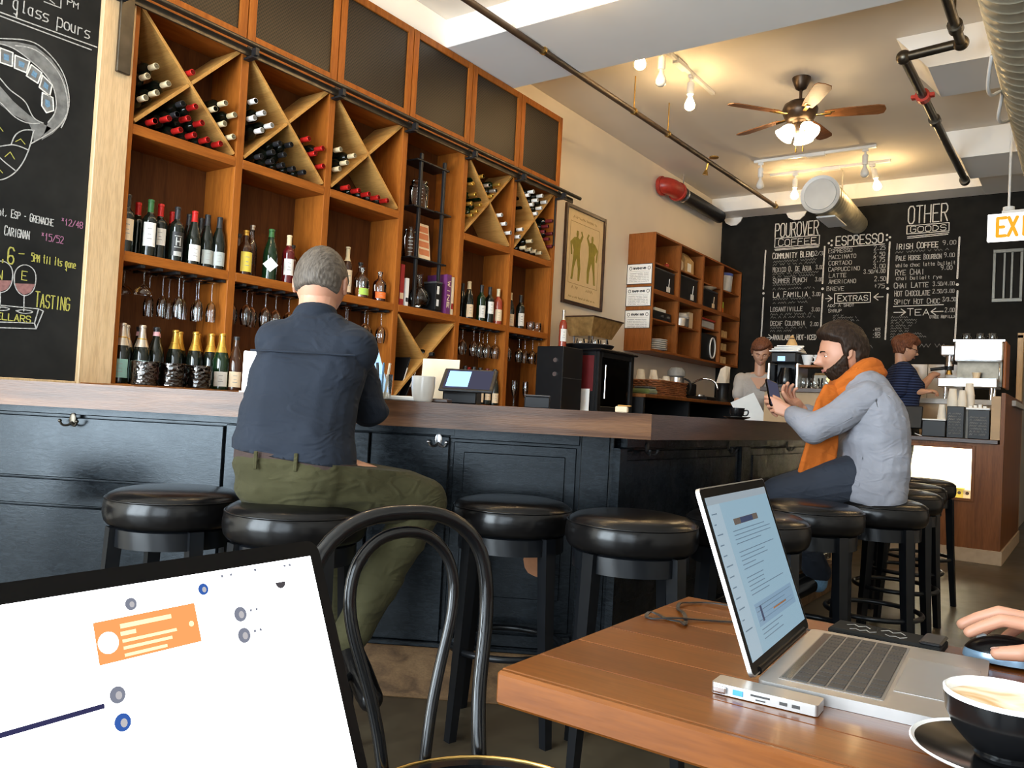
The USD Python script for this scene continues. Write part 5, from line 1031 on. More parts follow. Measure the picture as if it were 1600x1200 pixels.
t = thing('thermal_carafe', 'steel and clear coffee carafe with grey lid behind the wicker basket', 'carafe', (.12, 8.65, 1.286)); part(t, 'body', lathe([(0, 0), (.085, 0), (.09, .01), (.09, .24), (.08, .25), (0, .25)], 28), 'steel_bright', smooth=40); part(t, 'lid', lathe([(.082, .25), (.1, .26), (.1, .31), (.07, .35), (0, .36)], 28), 'grey_plastic', smooth=40); part(t, 'handle', tube(spline([(.09, .02, .05), (.15, .03, .08), (.15, .03, .2), (.09, .02, .23)], 12), .011, 8), 'black_plastic', smooth=True)
t = thing('coffee_grinder', 'dark coffee grinder topped by a crumpled cream paper bag', 'grinder', (.25, 9.75, 1.286)); part(t, 'body', lathe([(0, 0), (.1, 0), (.1, .02), (.07, .06), (.075, .2), (.09, .24), (0, .24)], 20), 'black_plastic', smooth=40); part(t, 'paper_bag', tm(m3.Manifold.hull_points(np.array([(-.06, -.07, .24), (.06, -.07, .24), (-.05, .07, .24), (.06, .06, .25), (-.03, -.02, .42), (.05, .1, .45), (0, .13, .40), (.02, .02, .46)]))), 'cup_white')
t = thing('espresso_scale', 'black brewing stand with chrome arm on the dark counter', 'machine', (.2, 9.15, 1.286)); part(t, 'base', box(-.15, .15, -.14, .14, 0, .05, .008), 'black_plastic'); part(t, 'column', box(-.14, -.08, -.1, .1, .05, .2, .01), 'black_plastic'); part(t, 'arm', tube(spline([(-.1, 0, .2), (.05, 0, .26), (.17, .05, .22), (.2, .06, .14)], 16), .012, 8), 'chrome', smooth=True); part(t, 'cup_stand', lathe([(0, .05), (.06, .05), (.06, .07), (0, .07)], 16), 'steel_bright', smooth=40)
t = thing('paper_roll', 'pale paper towel roll behind the countertop fridge', 'paper roll', (.1, 7.3, 1.286)); part(t, 'roll', lathe([(.02, 0), (.075, 0), (.075, .27), (.02, .27), (.02, 0)], 24), 'white_paper', smooth=40); part(t, 'spindle', cyl((0, 0, 0), (0, 0, .3), .012, 8), 'steel_bright')
t = thing('dish_towel', 'folded green and grey cloth on the dark counter before the basket', 'towel', (.3, 7.5, 1.286)); part(t, 'fold', cbox((0, 0, .03), (.2, .22, .06), .02), 'towel_green'); part(t, 'top_fold', cbox((0, .01, .072), (.17, .18, .024), .01), 'dark_grey')

# ------------------------------------------------------------------ pass counter with brewer, and the barista's ledge
lg = thing('pass_counter', 'pale-fronted counter with dark top carrying the coffee brewer', 'counter', (0, 0, 0))
part(lg, 'top', box(1.77, 2.05, 6.62, 7.1, 1.325, 1.36, .003), 'frame_brown'); part(lg, 'top', box(2.05, 2.40, 6.62, 7.1, 1.325, 1.36, .003), 'frame_brown')
part(lg, 'front', box(1.80, 2.38, 6.65, 6.68, 0.0, 1.325), 'panel_tan'); part(lg, 'side', box(1.80, 1.83, 6.68, 7.08, .2, 1.325), 'panel_tan')
t = thing('coffee_brewer', 'black drip coffee brewer with blue lit display and steel sides', 'coffee machine', (1.93, 6.82, 1.361))
part(t, 'base', box(-.1, .1, -.13, .13, 0, .03, .005), 'black_plastic'); part(t, 'tower', box(-.1, .1, .02, .13, .03, .26, .008), 'black_plastic'); part(t, 'head', box(-.105, .105, -.14, .13, .2, .29, .012), 'black_plastic'); part(t, 'display', box(-.045, .015, -.145, -.139, .215, .255), 'screen_blue')
[part(t, 'side_rail', box(x_, x_ + .02, -.14, .13, 0, .2, .004), 'steel_bright') for x_ in (-.125, .105)]; part(t, 'carafe', lathe([(0, .03), (.06, .03), (.068, .08), (.05, .14), (.045, .165), (0, .165)], 20, (0, -.05, 0)), 'black_lacquer', smooth=40)
t = thing('filter_stack', 'pad of white paper filters lying over the coffee brewer', 'filters', (1.93, 6.80, 1.652)); 
for i in range(4): part(t, 'filter', cbox((.005 * i, 0, .008 + .013 * i), (.24 - .01 * i, .24, .012), .004, (0, 0, 6 * i)), 'white_paper')
t = thing('sack', 'small burlap cone-shaped sack on the white filters', 'sack', (1.95, 6.83, 1.705)); part(t, 'cone', lathe([(0, 0), (.05, 0), (.045, .02), (.012, .09), (0, .1)], 14), 'kraft_paper', smooth=40); part(t, 'tie', tube([(math.cos(a) * .022, math.sin(a) * .022, .07) for a in np.arange(10) * .628], .004, 5, True), 'frame_brown')
t = thing('pourover_stand', 'low wooden rack with steel legs right of the brewer', 'stand', (2.22, 6.8, 1.361)); part(t, 'shelf', box(-.2, .16, -.09, .09, .17, .188, .003), 'cherry_upright')
for x in (-.18, .14): part(t, 'leg', cat(cyl((x, -.07, 0), (x, -.07, .17), .008, 8), cyl((x, .07, 0), (x, .07, .17), .008, 8)), 'steel_bright')
for i, x in enumerate((2.09, 2.19, 2.29)):
    t = thing('pourover_cone', 'white ceramic coffee dripper on the wooden rack, %s of three' % ('left', 'middle', 'right')[i], 'dripper', (x, 6.8, 1.55), group='white drippers'); part(t, 'cone', lathe([(.02, 0), (.025, 0), (.05, .085), (.046, .085), (.02, .005)], 24), 'white_plastic', smooth=40); part(t, 'handle', tube(spline([(.035, -.015, .03), (.065, -.03, .035), (.062, -.03, .06), (.045, -.02, .07)], 10), .005, 6), 'white_plastic', smooth=True)
for i, x in enumerate((2.08, 2.17, 2.26)): stem('tumbler', (x, 6.74, 1.361), 'glass server under the wooden dripper rack, %s of three' % ('left', 'middle', 'right')[i], False)
t = thing('espresso_group', 'round chrome gauge body behind the dripper rack', 'machine', (2.24, 6.98, 1.361)); part(t, 'body', cat(box(-.15, .14, -.04, .1, 0, .14, .02)), 'steel_dark'); part(t, 'gauge', cyl((0, -.055, .09), (0, -.04, .09), .028, 16), 'brass')

rc = thing('display_counter', 'brown wood counter with lit glass display window and pale skirting', 'counter', (0, 0, 0))
YF = 7.85
part(rc, 'front', cat(box(2.5, 3.40, YF, YF + .03, .1, .52), box(2.5, 2.655, YF, YF + .03, .52, .945), box(3.18, 3.40, YF, YF + .03, .52, .945), box(2.5, 3.40, YF, YF + .03, .945, .99)), 'counter_wood')
part(rc, 'side', box(3.37, 3.40, YF + .03, 9.8, .1, 1.42), 'counter_wood')
part(rc, 'end_post', box(3.30, 3.368, YF + .03, 8.55, 1.026, 1.39), 'panel_tan')
part(rc, 'worktop', box(2.47, 3.36, YF - .02, 8.1, .99, 1.025, .003), 'frame_brown')
part(rc, 'ledge', box(2.3, 3.38, 8.6, 9.15, 1.335, 1.385, .003), 'ledge_grey'); part(rc, 'ledge_return', box(3.38, 3.43, 8.55, 9.8, 1.335, 1.385, .003), 'ledge_grey'); part(rc, 'ledge_front', box(2.3, 3.36, 8.63, 8.66, .2, 1.335), 'panel_tan')
part(rc, 'skirting', cat(box(2.5, 3.415, YF - .015, YF, 0, .115, .002), box(3.40, 3.415, YF, 9.8, 0, .115, .002)), 'skirting_tan')
part(rc, 'window_frame', cat(box(2.635, 2.66, YF - .012, YF + .01, .50, .965, .002), box(3.175, 3.20, YF - .012, YF + .01, .50, .965, .002), box(2.66, 3.175, YF - .012, YF + .01, .50, .525, .002), box(2.66, 3.175, YF - .012, YF + .01, .94, .965, .002)), 'counter_wood')
part(rc, 'case_lining', cat(box(2.6, 3.25, YF + .3, YF + .31, .5, .97), box(2.6, 3.25, YF + .03, YF + .3, .5, .515), box(2.6, 2.61, YF + .03, YF + .3, .515, .97), box(3.24, 3.25, YF + .03, YF + .3, .515, .97)), 'case_lit', label='brightly lit white case lining')
part(rc, 'case_lamp', box(2.7, 3.15, YF + .08, YF + .16, .965, .985), 'case_lamp'); part(rc, 'window_glass', box(2.65, 3.185, YF + .012, YF + .016, .515, .95), 'clear_glass')
for i, (x, m) in enumerate(((2.9, 'kraft_paper'), (2.99, 'label_cream'), (3.08, 'label_yellow'), (3.14, 'label_cream'))):
    t = thing('goods_packet', 'small packet at the bottom of the lit display case, %s from the left' % ORD[i], 'packet', (x, YF + .09, .516)); part(t, 'packet', box(-.035, .035, 0, .06, 0, .085 - .012 * (i % 2), .004), m); part(t, 'seal', cyl((0, 0, .045), (0, -.002, .045), .014, 12), 'frame_brown')
# cups and menu cards on the counter
for i, (x, n, z) in enumerate(((2.945, 4, 1.31), (3.055, 4, 1.31))):
    pass
bx = thing('menu_rack', 'black counter rack with two tilted chalk menu cards', 'rack', (0, 0, 0))
for x0, x1, zt in ((2.97, 3.10, 1.295), (3.13, 3.29, 1.27)):
    b_ = part(bx, 'block', box(x0, x1, 7.90, 8.02, 1.026, zt, .004), 'black_plastic')
    part(b_, 'chalk_lines', moved(cat(*[chalk(scribble(x0 + .015, 1.06 + .024 * k, x1 - x0 - .03, .012, k + int(x0 * 10)), .006) for k in range(int((zt - 1.08) / .024))]), frame((1, 0, 0), (0, 0, 1), (0, 7.8995, 0))), 'chalk_grey')
cup_stack('stack of white paper cups on the left chalk menu block', (3.0, 7.96, 1.296), 5, .04)
cup_stack('second stack of white paper cups, on the left chalk menu block', (3.075, 7.96, 1.296), 4, .034)
cup_stack('tall stack of white paper cups between the two chalk menu blocks', (3.115, 8.06, 1.026), 32, .042)
cup_stack('short stack of white paper cups on the black box', (2.925, 7.95, 1.18), 3, .036)
t = thing('black_box', 'low black box under the short cup stack', 'box', (2.88, 7.96, 1.026)); part(t, 'body', box(-.1, .085, -.07, .07, 0, .14, .006), 'black_plastic'); part(t, 'tray', box(-.1, .085, -.075, .075, .14, .153, .003), 'white_plastic')
t = thing('sugar_tray', 'white tray with creamers on the right chalk menu block', 'tray', (3.2, 7.96, 1.271)); part(t, 'tray', box(-.09, .09, -.05, .05, 0, .02, .005), 'white_plastic'); part(t, 'packets', cat(*[box(-.07 + .035 * i, -.045 + .035 * i, -.03, .03, .02, .035 + .006 * (i % 3)) for i in range(4)]), 'white_paper')
t = thing('register', 'black till screen seen from behind at the left of the counter', 'till', (2.62, 7.97, 1.026)); part(t, 'stand', box(-.06, .06, -.03, .05, 0, .08, .006), 'black_plastic'); part(t, 'screen', cbox((0, 0, .16), (.3, .03, .2), .006, (-12, 0, 0)), 'black_plastic'); part(t, 'cable', tube(spline([(.1, -.03, .02), (.2, -.05, .005), (.24, -.05, .03), (.25, -.03, .07)], 14), .004, 6), 'white_plastic', smooth=True)
# espresso machine on the ledge
em = thing('espresso_machine', 'shiny steel espresso machine with glasses on top behind the counter', 'espresso machine', (0, 0, 0))
part(em, 'top_body', box(2.91, 3.31, 8.66, 9.08, 1.745, 1.925, .012), 'steel_bright'); part(em, 'top_rail', cat(box(2.9, 3.32, 8.65, 8.67, 1.925, 1.945), box(2.9, 2.915, 8.67, 9.08, 1.925, 1.945), box(3.305, 3.32, 8.67, 9.08, 1.925, 1.945)), 'chrome')
part(em, 'back_body', box(2.92, 3.29, 8.85, 9.06, 1.52, 1.745), 'steel_dark'); part(em, 'side', box(3.31, 3.335, 8.68, 9.06, 1.5, 1.93, .006), 'cherry_upright')
part(em, 'drip_tray', box(2.78, 3.27, 8.66, 9.05, 1.5, 1.585, .008), 'steel_bright'); part(em, 'group_body', box(2.79, 2.91, 8.7, 8.98, 1.80, 1.895, .01), 'steel_bright')
part(em, 'group_head', cat(cyl((2.86, 8.78, 1.80), (2.86, 8.78, 1.72), .035, 18), cyl((2.86, 8.78, 1.72), (2.86, 8.78, 1.70), .042, 18)), 'chrome', smooth=40); part(em, 'portafilter', cat(cyl((2.86, 8.78, 1.70), (2.86, 8.78, 1.665), .04, 18), cyl((2.83, 8.775, 1.685), (2.70, 8.76, 1.665), .016, 10)), 'black_plastic', smooth=40)
part(em, 'spout', cyl((2.86, 8.78, 1.665), (2.86, 8.78, 1.62), .022, 12, .03), 'brass', smooth=40)
for x in (2.84, 3.22): part(em, 'leg', cat(cyl((x, 8.72, 1.386), (x, 8.72, 1.5), .016, 10), cyl((x, 9.0, 1.386), (x, 9.0, 1.5), .016, 10)), 'chrome', smooth=40)
part(em, 'steam_wand', tube(spline([(3.28, 8.66, 1.73), (3.29, 8.6, 1.68), (3.285, 8.6, 1.55)], 10), .006, 6), 'chrome', smooth=True)
for i, x in enumerate((3.0, 3.11, 3.21)):
    stem('tumbler', (x, 8.75, 1.926), 'small glass on top of the steel espresso machine, %s of three' % ('left', 'middle', 'right')[i], False)
t = thing('paper_cup', 'pale paper cup under the espresso machine', 'cup', (3.09, 8.78, 1.586)); part(t, 'cup', lathe([(0, 0), (.028, 0), (.036, .055), (.038, .055), (.038, .06), (.034, .06), (.027, .004), (0, .004)], 18), 'label_cream', smooth=40); part(t, 'rim', tube([(math.cos(a) * .037, math.sin(a) * .037, .059) for a in np.arange(18) * 2 * PI / 18], .002, 5, True), 'white_paper')
t = thing('wall_tile_panel', 'pale tile splashback behind the barista in stripes', 'splashback', (2.3, 9.16, 1.386))
for i in range(4): part(t, 'tile', box(.16 * i, .16 * i + .156, 0, .012, 0, .36, .002), 'tile_pale')
t = thing('tea_dispenser', 'glass tea dispenser left of the striped barista', 'dispenser', (2.42, 8.9, 1.386)); part(t, 'tank', lathe([(0, .08), (.085, .08), (.09, .1), (.09, .3), (.08, .32), (0, .32)], 24), 'whisky', smooth=40); part(t, 'stand', lathe([(.06, 0), (.09, 0), (.085, .08), (.06, .08), (.06, 0)], 20), 'steel_bright', smooth=40); part(t, 'lid', lathe([(.085, .32), (.088, .34), (.03, .36), (.02, .4), (0, .4)], 24), 'black_plastic', smooth=40)
# exit sign, vent grille
ex = thing('exit_sign', 'white lit exit sign with orange letters hanging on a rod', 'exit sign', (3.36, 8.9, 3.03))
part(ex, 'box', box(-.235, .235, -.03, .03, -.13, .13, .006), 'sign_white'); part(ex, 'canopy', box(-.12, .12, -.035, .035, .13, .155, .004), 'white_plastic'); part(ex, 'rod', cat(cyl((-.065, 0, .17), (-.065, 0, 1.03), .011, 8), cyl((-.065, 0, .155), (-.065, 0, .19), .05, 14)), 'white_plastic', smooth=40)
part(ex, 'lettering', moved(chalk(letters('EXIT', -.15, -.085, .34, .17), .028, .002), frame((1, 0, 0), (0, 0, 1), (0, -.0302, 0))), 'sign_orange')
vg = thing('vent_grille', 'dark barred vent opening with grey frame below the exit sign', 'grille', (0, 0, 0))
part(vg, 'frame', cat(box(3.0, 3.3, YB - .03, YB - .001, 3.17, 3.21, .003), box(3.0, 3.3, YB - .03, YB - .001, 2.6, 2.64, .003), box(3.0, 3.03, YB - .03, YB - .001, 2.64, 3.17, .003), box(3.27, 3.3, YB - .03, YB - .001, 2.64, 3.17, .003)), 'vent_grey')
part(vg, 'opening', box(3.03, 3.27, YB - .008, YB - .002, 2.64, 3.17), 'black_gap')
for x in (3.105, 3.18): part(vg, 'bar', box(x, x + .022, YB - .025, YB - .009, 2.64, 3.17, .002), 'vent_grey')

# ------------------------------------------------------------------ things on the bar
def onbar(px_u, d, z=1.076): p = B0 + BU * px_u - BN * d; return (float(p[0]), float(p[1]), z)
mg = thing('mug', 'big pale grey ceramic mug on the bar right of the man in blue', 'mug', (2.03, 2.215, 1.0755), (0, 0, 150))
part(mg, 'body', lathe([(0, 0), (.032, 0), (.036, .005), (.042, .05), (.0425, .09), (.04, .092), (.0385, .088), (.037, .05), (.03, .01), (0, .008)], 32), 'mug_grey', smooth=40)
part(mg, 'handle', tube(spline([(.042, 0, .075), (.062, 0, .078), (.068, 0, .055), (.058, 0, .03), (.04, 0, .025)], 16), .0065, 8), 'mug_grey', smooth=True)
t = thing('pen_glass', 'clear glass of pens and sugar sachets on the bar beside the man in blue', 'glass', (1.92, 2.12, 1.076))
part(t, 'glass', lathe([(0, .003), (.032, .003), (.036, .09), (.034, .09), (.03, .006)], 20), 'clear_glass', smooth=40)
for i, (a, m) in enumerate(((0, 'label_cream'), (80, 'ink'), (150, 'chalk_blue'), (220, 'white_paper'), (300, 'label_black'))): part(t, 'pen', cyl((.012 * math.cos(a), .012 * math.sin(a), .006), (.03 * math.cos(a), .03 * math.sin(a), .13), .004, 6), m)
t = thing('wood_tray', 'small dark wooden tray under the pen glass and cards', 'tray', (1.95, 2.28, 1.076), (0, 0, 32)); part(t, 'base', box(-.12, .12, -.06, .06, 0, .014, .003), 'frame_brown'); part(t, 'card', box(-.11, .0, -.04, .04, .015, .018), 'label_cream')
t = thing('card_stand', 'pale cream card propped up behind the tablet till', 'card', (1.76, 2.62, 1.076), (0, 0, 25)); part(t, 'card', cbox((0, 0, .1), (.16, .004, .17), 0, (-8, 0, 0)), 'label_cream'); part(t, 'block', box(-.09, .09, -.01, .04, 0, .03, .003), 'black_plastic')
t = thing('tablet_till', 'tablet till on a black stand with a lit blue screen', 'tablet', (1.90, 2.60, 1.076), (0, 0, 28))
part(t, 'base', box(-.07, .07, -.05, .07, 0, .055, .006), 'black_plastic'); part(t, 'tablet', cbox((.03, -.03, .095), (.22, .15, .012), .004, (38, 0, 0)), 'black_plastic')
part(t, 'screen', cbox((.03, -.0342, .1003), (.19, .125, .0015), 0, (38, 0, 0)), 'screen_dark'); part(t, 'window', cbox((-.01, -.0349, .1012), (.09, .105, .001), 0, (38, 0, 0)), 'screen_blue')
t = thing('card_box', 'small black box at the right end of the bar', 'box', (2.17, 2.75, 1.076), (0, 0, 32)); part(t, 'body', box(-.05, .05, -.04, .04, 0, .045, .003), 'black_plastic'); part(t, 'lid', box(-.052, .052, -.042, .042, .045, .052, .003), 'dark_grey')
t = thing('cream_block', 'small cream wooden block near the bar corner', 'block', (2.40, 3.05, 1.076), (0, 0, 20)); part(t, 'block', box(-.03, .022, -.02, .02, 0, .026, .004), 'label_cream'); part(t, 'cap', box(-.02, .034, -.018, .018, .0262, .032, .002), 'divider_wood')
lp = thing('white_laptop', 'white laptop with blue-lit screen in front of the man in blue', 'laptop', (1.80, 2.235, 1.076), (0, 0, 118))
part(lp, 'base', box(-.15, .15, -.21, 0, 0, .016, .004), 'white_plastic'); part(lp, 'keyboard', box(-.13, .13, -.12, -.02, .016, .0165), 'grey_plastic')
part(lp, 'lid', moved(box(-.15, .15, 0, .008, 0, .21, .003), euler(-18, 0, 0) ).apply_translation((0, .003, .016)), 'white_plastic'); part(lp, 'screen', moved(box(-.135, .135, -.0012, -.0002, .015, .195), euler(-18, 0, 0)).apply_translation((0, .003, .016)), 'screen_blue')
t = thing('receipt_holder', 'white upright napkin holder half hidden by the man in blue', 'napkins', (1.375, 2.04, 1.076), (0, 0, 32)); part(t, 'napkins', box(-.08, .08, -.05, .05, .004, .16, .004), 'white_paper'); part(t, 'stand', box(-.085, .085, -.055, .055, 0, .004), 'steel_bright')
t = thing('espresso_cup', 'black espresso cup and saucer on the bar before the man in the scarf', 'cup', (2.56, 3.95, 1.0745)); part(t, 'saucer', lathe([(0, 0), (.035, 0), (.065, .012), (.064, .015), (.03, .004), (0, .004)], 28), 'black_lacquer', smooth=40); part(t, 'cup', lathe([(0, .004), (.02, .004), (.034, .03), (.037, .058), (.035, .058), (.03, .03), (.018, .008), (0, .008)], 28), 'black_lacquer', smooth=40); part(t, 'handle', tube(spline([(.035, 0, .045), (.055, 0, .045), (.052, 0, .025), (.032, 0, .022)], 10), .004, 6), 'black_lacquer', smooth=True)

# ------------------------------------------------------------------ foreground: viewer's own table and big laptop
vt = thing('wood_table', 'table under the big laptop in the lower left corner, hardly visible', 'table')
for k in range(4): part(vt, 'plank', box(3.56, 4.6, -.62 + .25 * k, -.371 + .25 * k, TZ - .042, TZ, .003), 'table_wood_%d' % (k % 3))
for x in (3.75, 4.4):
    part(vt, 'leg', box(x - .03, x + .03, -.15, -.09, .03, TZ - .06, .003), 'iron_black'); part(vt, 'foot', box(x - .035, x + .035, -.35, .12, 0, .03, .005), 'iron_black'); part(vt, 'bearer', box(x - .04, x + .04, -.4, .15, TZ - .06, TZ - .042), 'iron_black')
TRc = np.array([3.59994, .35715, .97588]); E1 = np.array([.05347, -.99856, .00446]); E2 = np.array([.38790, .016655, -.92155]); EN = np.cross(E1, E2)
LT = frame(E1, E2, TRc)                               # screen frame: x to the left along the top edge, y down, z towards the user
bl = thing('laptop', 'big laptop with glaring white screen and black bezel at lower left', 'laptop')
LW, LH = .345, .238
def rrect(x0, x1, y0, y1, r, n=5):
    P = []
    for cx, cy, a0 in ((x1 - r, y1 - r, 0), (x0 + r, y1 - r, 90), (x0 + r, y0 + r, 180), (x1 - r, y0 + r, 270)):
        P += [(cx + r * math.cos(math.radians(a0 + 90 * i / n)), cy + r * math.sin(math.radians(a0 + 90 * i / n))) for i in range(n + 1)]
    return P
def onscreen(poly, z, h=.00025): return moved(prism(poly, h), LT @ trimesh.transformations.translation_matrix((0, 0, z)))
lid = part(bl, 'lid', onscreen(rrect(0, LW, 0, LH, .009), -.006, .0058), 'bezel_black')
part(bl, 'lid_shell', onscreen(rrect(-.0008, LW + .0008, -.0008, LH, .0095), -.0075, .0015), 'alu_dark')
scr = part(bl, 'screen', onscreen([(.0085, .0095), (LW - .0085, .0095), (LW - .0085, LH - .018), (.0085, LH - .018)], -.0001, .0003), 'screen_white')
def ui(name, poly, m, z=.0003): return part(scr, name, onscreen(poly, z, .0002), m)
ui('notification', [(.0961, .0246), (.1514, .0249), (.1513, .0446), (.0958, .0446)], 'ui_orange')
ui('notification_icon', [(.1457 + .0052 * math.cos(a), .0353 + .0052 * math.sin(a)) for a in np.linspace(0, 2 * PI, 20)[:-1]], 'ui_white', .0006)
for x0, x1, y, h in ((.1108, .1386, .0278, .0022), (.131, .139, .0315, .002), (.109, .1386, .0353, .0015), (.1122, .1386, .0386, .0015), (.1157, .1386, .042, .0015)):
    ui('notification_text', [(x0 + .0008 * (i % 2) , y) for i in (0,)] + [(x1, y), (x1, y + h), (x0, y + h)], 'ui_cream', .0006)
ui('notification_icon', [(.1 + .0015 * math.cos(a), .0348 + .0015 * math.sin(a)) for a in np.linspace(0, 2 * PI, 10)[:-1]], 'ui_cream', .0006)
for i, (x, y, r, m) in enumerate(((.1311, .0192, .003, 'ui_grey'), (.0889, .0183, .003, 'ui_blue'), (.0685, .0354, .004, 'ui_grey'), (.0687, .047, .004, 'ui_grey'), (.145, .0596, .0038, 'ui_grey'), (.1446, .0722, .004, 'ui_blue'))):
    a_ = ui('avatar', [(x + r * math.cos(a), y + r * math.sin(a)) for a in np.linspace(0, 2 * PI, 18)[:-1]], m)
    ui('avatar_face', [(x - r * .1 + r * .42 * math.cos(a), y + r * .1 + r * .5 * math.sin(a)) for a in np.linspace(0, 2 * PI, 12)[:-1]], 'ui_pale', .0006)
ui('avatar', [(.0363 + .0035 * math.cos(a), .0222 + .0035 * math.sin(a)) for a in np.linspace(0, PI, 10)], 'ui_dark')
ui('bar', [(.1521, .0617), (.33, .0617), (.33, .0638), (.1521, .0638)], 'ui_navy')
for x, y in ((.075, .0125), (.069, .0125), (.052, .012), (.03, .0125), (.026, .0125), (.0605, .034), (.0565, .034), (.0605, .0455), (.0565, .0455)): ui('icon', [(x, y), (x + .0012, y), (x + .0012, y + .0012), (x, y + .0012)], 'ui_grey')
HB = TRc + E2 * LH                                    # hinge line, right end
part(bl, 'base', moved(box(0, LW, 0, .235, -.014, 0, .003), frame(E1, (1, .0535, 0), (HB[0] - .0, HB[1], .7555)) if False else np.vstack([np.column_stack([E1, (.99857, .05347, 0), (0, 0, 1), (HB[0] + .004, HB[1], .7555)]), (0, 0, 0, 1)])), 'alu_dark')
part(bl, 'keyboard', moved(box(.03, LW - .03, .03, .13, 0, .0008), np.vstack([np.column_stack([E1, (.99857, .05347, 0), (0, 0, 1), (HB[0] + .004, HB[1], .7555)]), (0, 0, 0, 1)])), 'bezel_black')

# ------------------------------------------------------------------ silver laptop on the wooden table
ph, thh = math.radians(93.6), math.radians(70.2)
Wd = np.array([math.cos(ph), math.sin(ph), 0]); Dd = np.array([math.sin(ph), -math.cos(ph), 0]); OL = np.array([3.671, 1.001, .754]); UPd = -Dd * math.cos(thh) + np.array([0, 0, math.sin(thh)])
sl = thing('silver_laptop', 'open silver laptop with pale blue page on screen, on the wooden table', 'laptop')
TBs = np.eye(4); TBs[:3, 0], TBs[:3, 1], TBs[:3, 2], TBs[:3, 3] = Dd, Wd, (0, 0, 1), OL          # x towards the user, y along the hinge, z up
TSs = np.eye(4); TSs[:3, 0], TSs[:3, 1], TSs[:3, 2], TSs[:3, 3] = Wd, UPd, np.cross(Wd, UPd), OL  # x along the hinge, y up the lid, z out of the screen
SW, SH = .311, .237
base = part(sl, 'base', moved(prism(rrect(0.004, .24, 0, SW, .009), .0135), TBs @ trimesh.transformations.translation_matrix((0, 0, -.0137))), 'alu_silver')
kw = part(sl, 'keyboard_well', moved(box(.024, .142, .022, .296, -.0001, .0003), TBs), 'alu_deep')
part(sl, 'touch_bar', moved(box(.026, .036, .03, .29, .0003, .0009), TBs), 'touch_bar')
for row in range(5):
    x0 = .0385 + row * .0205; n = (14, 14, 13, 12, 10)[row]
    edges = np.linspace(.028, .291, n + 1)
    if row == 4: edges = np.array([.028, .045, .062, .079, .099, .195, .215, .232, .249, .27, .291])
    for k in range(n): part(sl, 'key', moved(box(x0, x0 + .018, edges[k] + .0012, edges[k + 1] - .0012, .0003, .0014, .0004), TBs), 'key_black')
part(sl, 'trackpad', moved(box(.147, .232, .07, .241, -.0001, .0003), TBs), 'alu_pad')
lid = part(sl, 'lid', moved(prism(rrect(0, SW, 0, SH, .008), .0055), TSs @ trimesh.transformations.translation_matrix((0, 0, -.0057))), 'alu_silver')
part(sl, 'bezel', moved(prism(rrect(.0018, SW - .0018, .002, SH - .0018, .007), .0004), TSs @ trimesh.transformations.translation_matrix((0, 0, -.0002))), 'bezel_black')
part(sl, 'hinge', moved(cyl((.03, .003, -.003), (SW - .03, .003, -.003), .006, 12), TSs), 'bezel_black', smooth=40)
ss = part(sl, 'screen', moved(box(.0115, SW - .0115, .016, SH - .0135, .0002, .0005), TSs), 'page_blue')
def pg(name, x0, x1, y0, y1, m, z=.0005): return part(ss, name, moved(box(x0, x1, y0, y1, z, z + .0002), TSs), m)
pg('toolbar', .0115, SW - .0115, .213, SH - .0135, 'page_grey'); pg('side_column', .0115, .06, .016, .213, 'page_pale'); pg('picture', .10, .2166, .180, .1885, 'page_photo'); pg('picture', .13, .19, .1805, .188, 'page_navy', .0007)
r_ = random.Random(5)
for i in range(26):
    y = .172 - i * .0057
    if r_.random() < .8: pg('text_line', .085, .085 + r_.uniform(.06, .19), y, y + .0011, 'page_text')
for i in range(12): pg('icon', .018, .022 + r_.uniform(.004, .026), .2 - i * .0135, .2015 - i * .0135, 'page_text', .0007)
pg('panel', .08, .28, .046, .075, 'page_panel'); pg('icon', .10, .108, .05, .07, 'page_navy', .0007); pg('text_line', .16, .23, .056, .058, 'paint_chip', .0007)
# docking hub along the laptop's edge
hb = thing('usb_hub', 'silver port hub plugged along the near edge of the silver laptop', 'hub', (3.636, .954, .741), (0, 0, 2.5))
part(hb, 'body', prism(rrect(0, .122, 0, .034, .004), .0125), 'alu_silver')
part(hb, 'port', box(.004, .018, -.0009, .0004, .0025, .0095), 'key_black'); part(hb, 'port', box(.026, .038, -.0009, .0004, .003, .009), 'port_blue'); part(hb, 'card_slot', box(.047, .069, -.0009, .0004, .0065, .0085), 'key_black'); part(hb, 'card_slot', box(.053, .064, -.0009, .0004, .0025, .0037), 'key_black')
for x in (.08, .094): part(hb, 'port', box(x, x + .0085, -.0009, .0004, .004, .0075), 'key_black')
part(hb, 'dongle', box(.003, .0185, -.005, -.001, .002, .0098, .001), 'chrome')
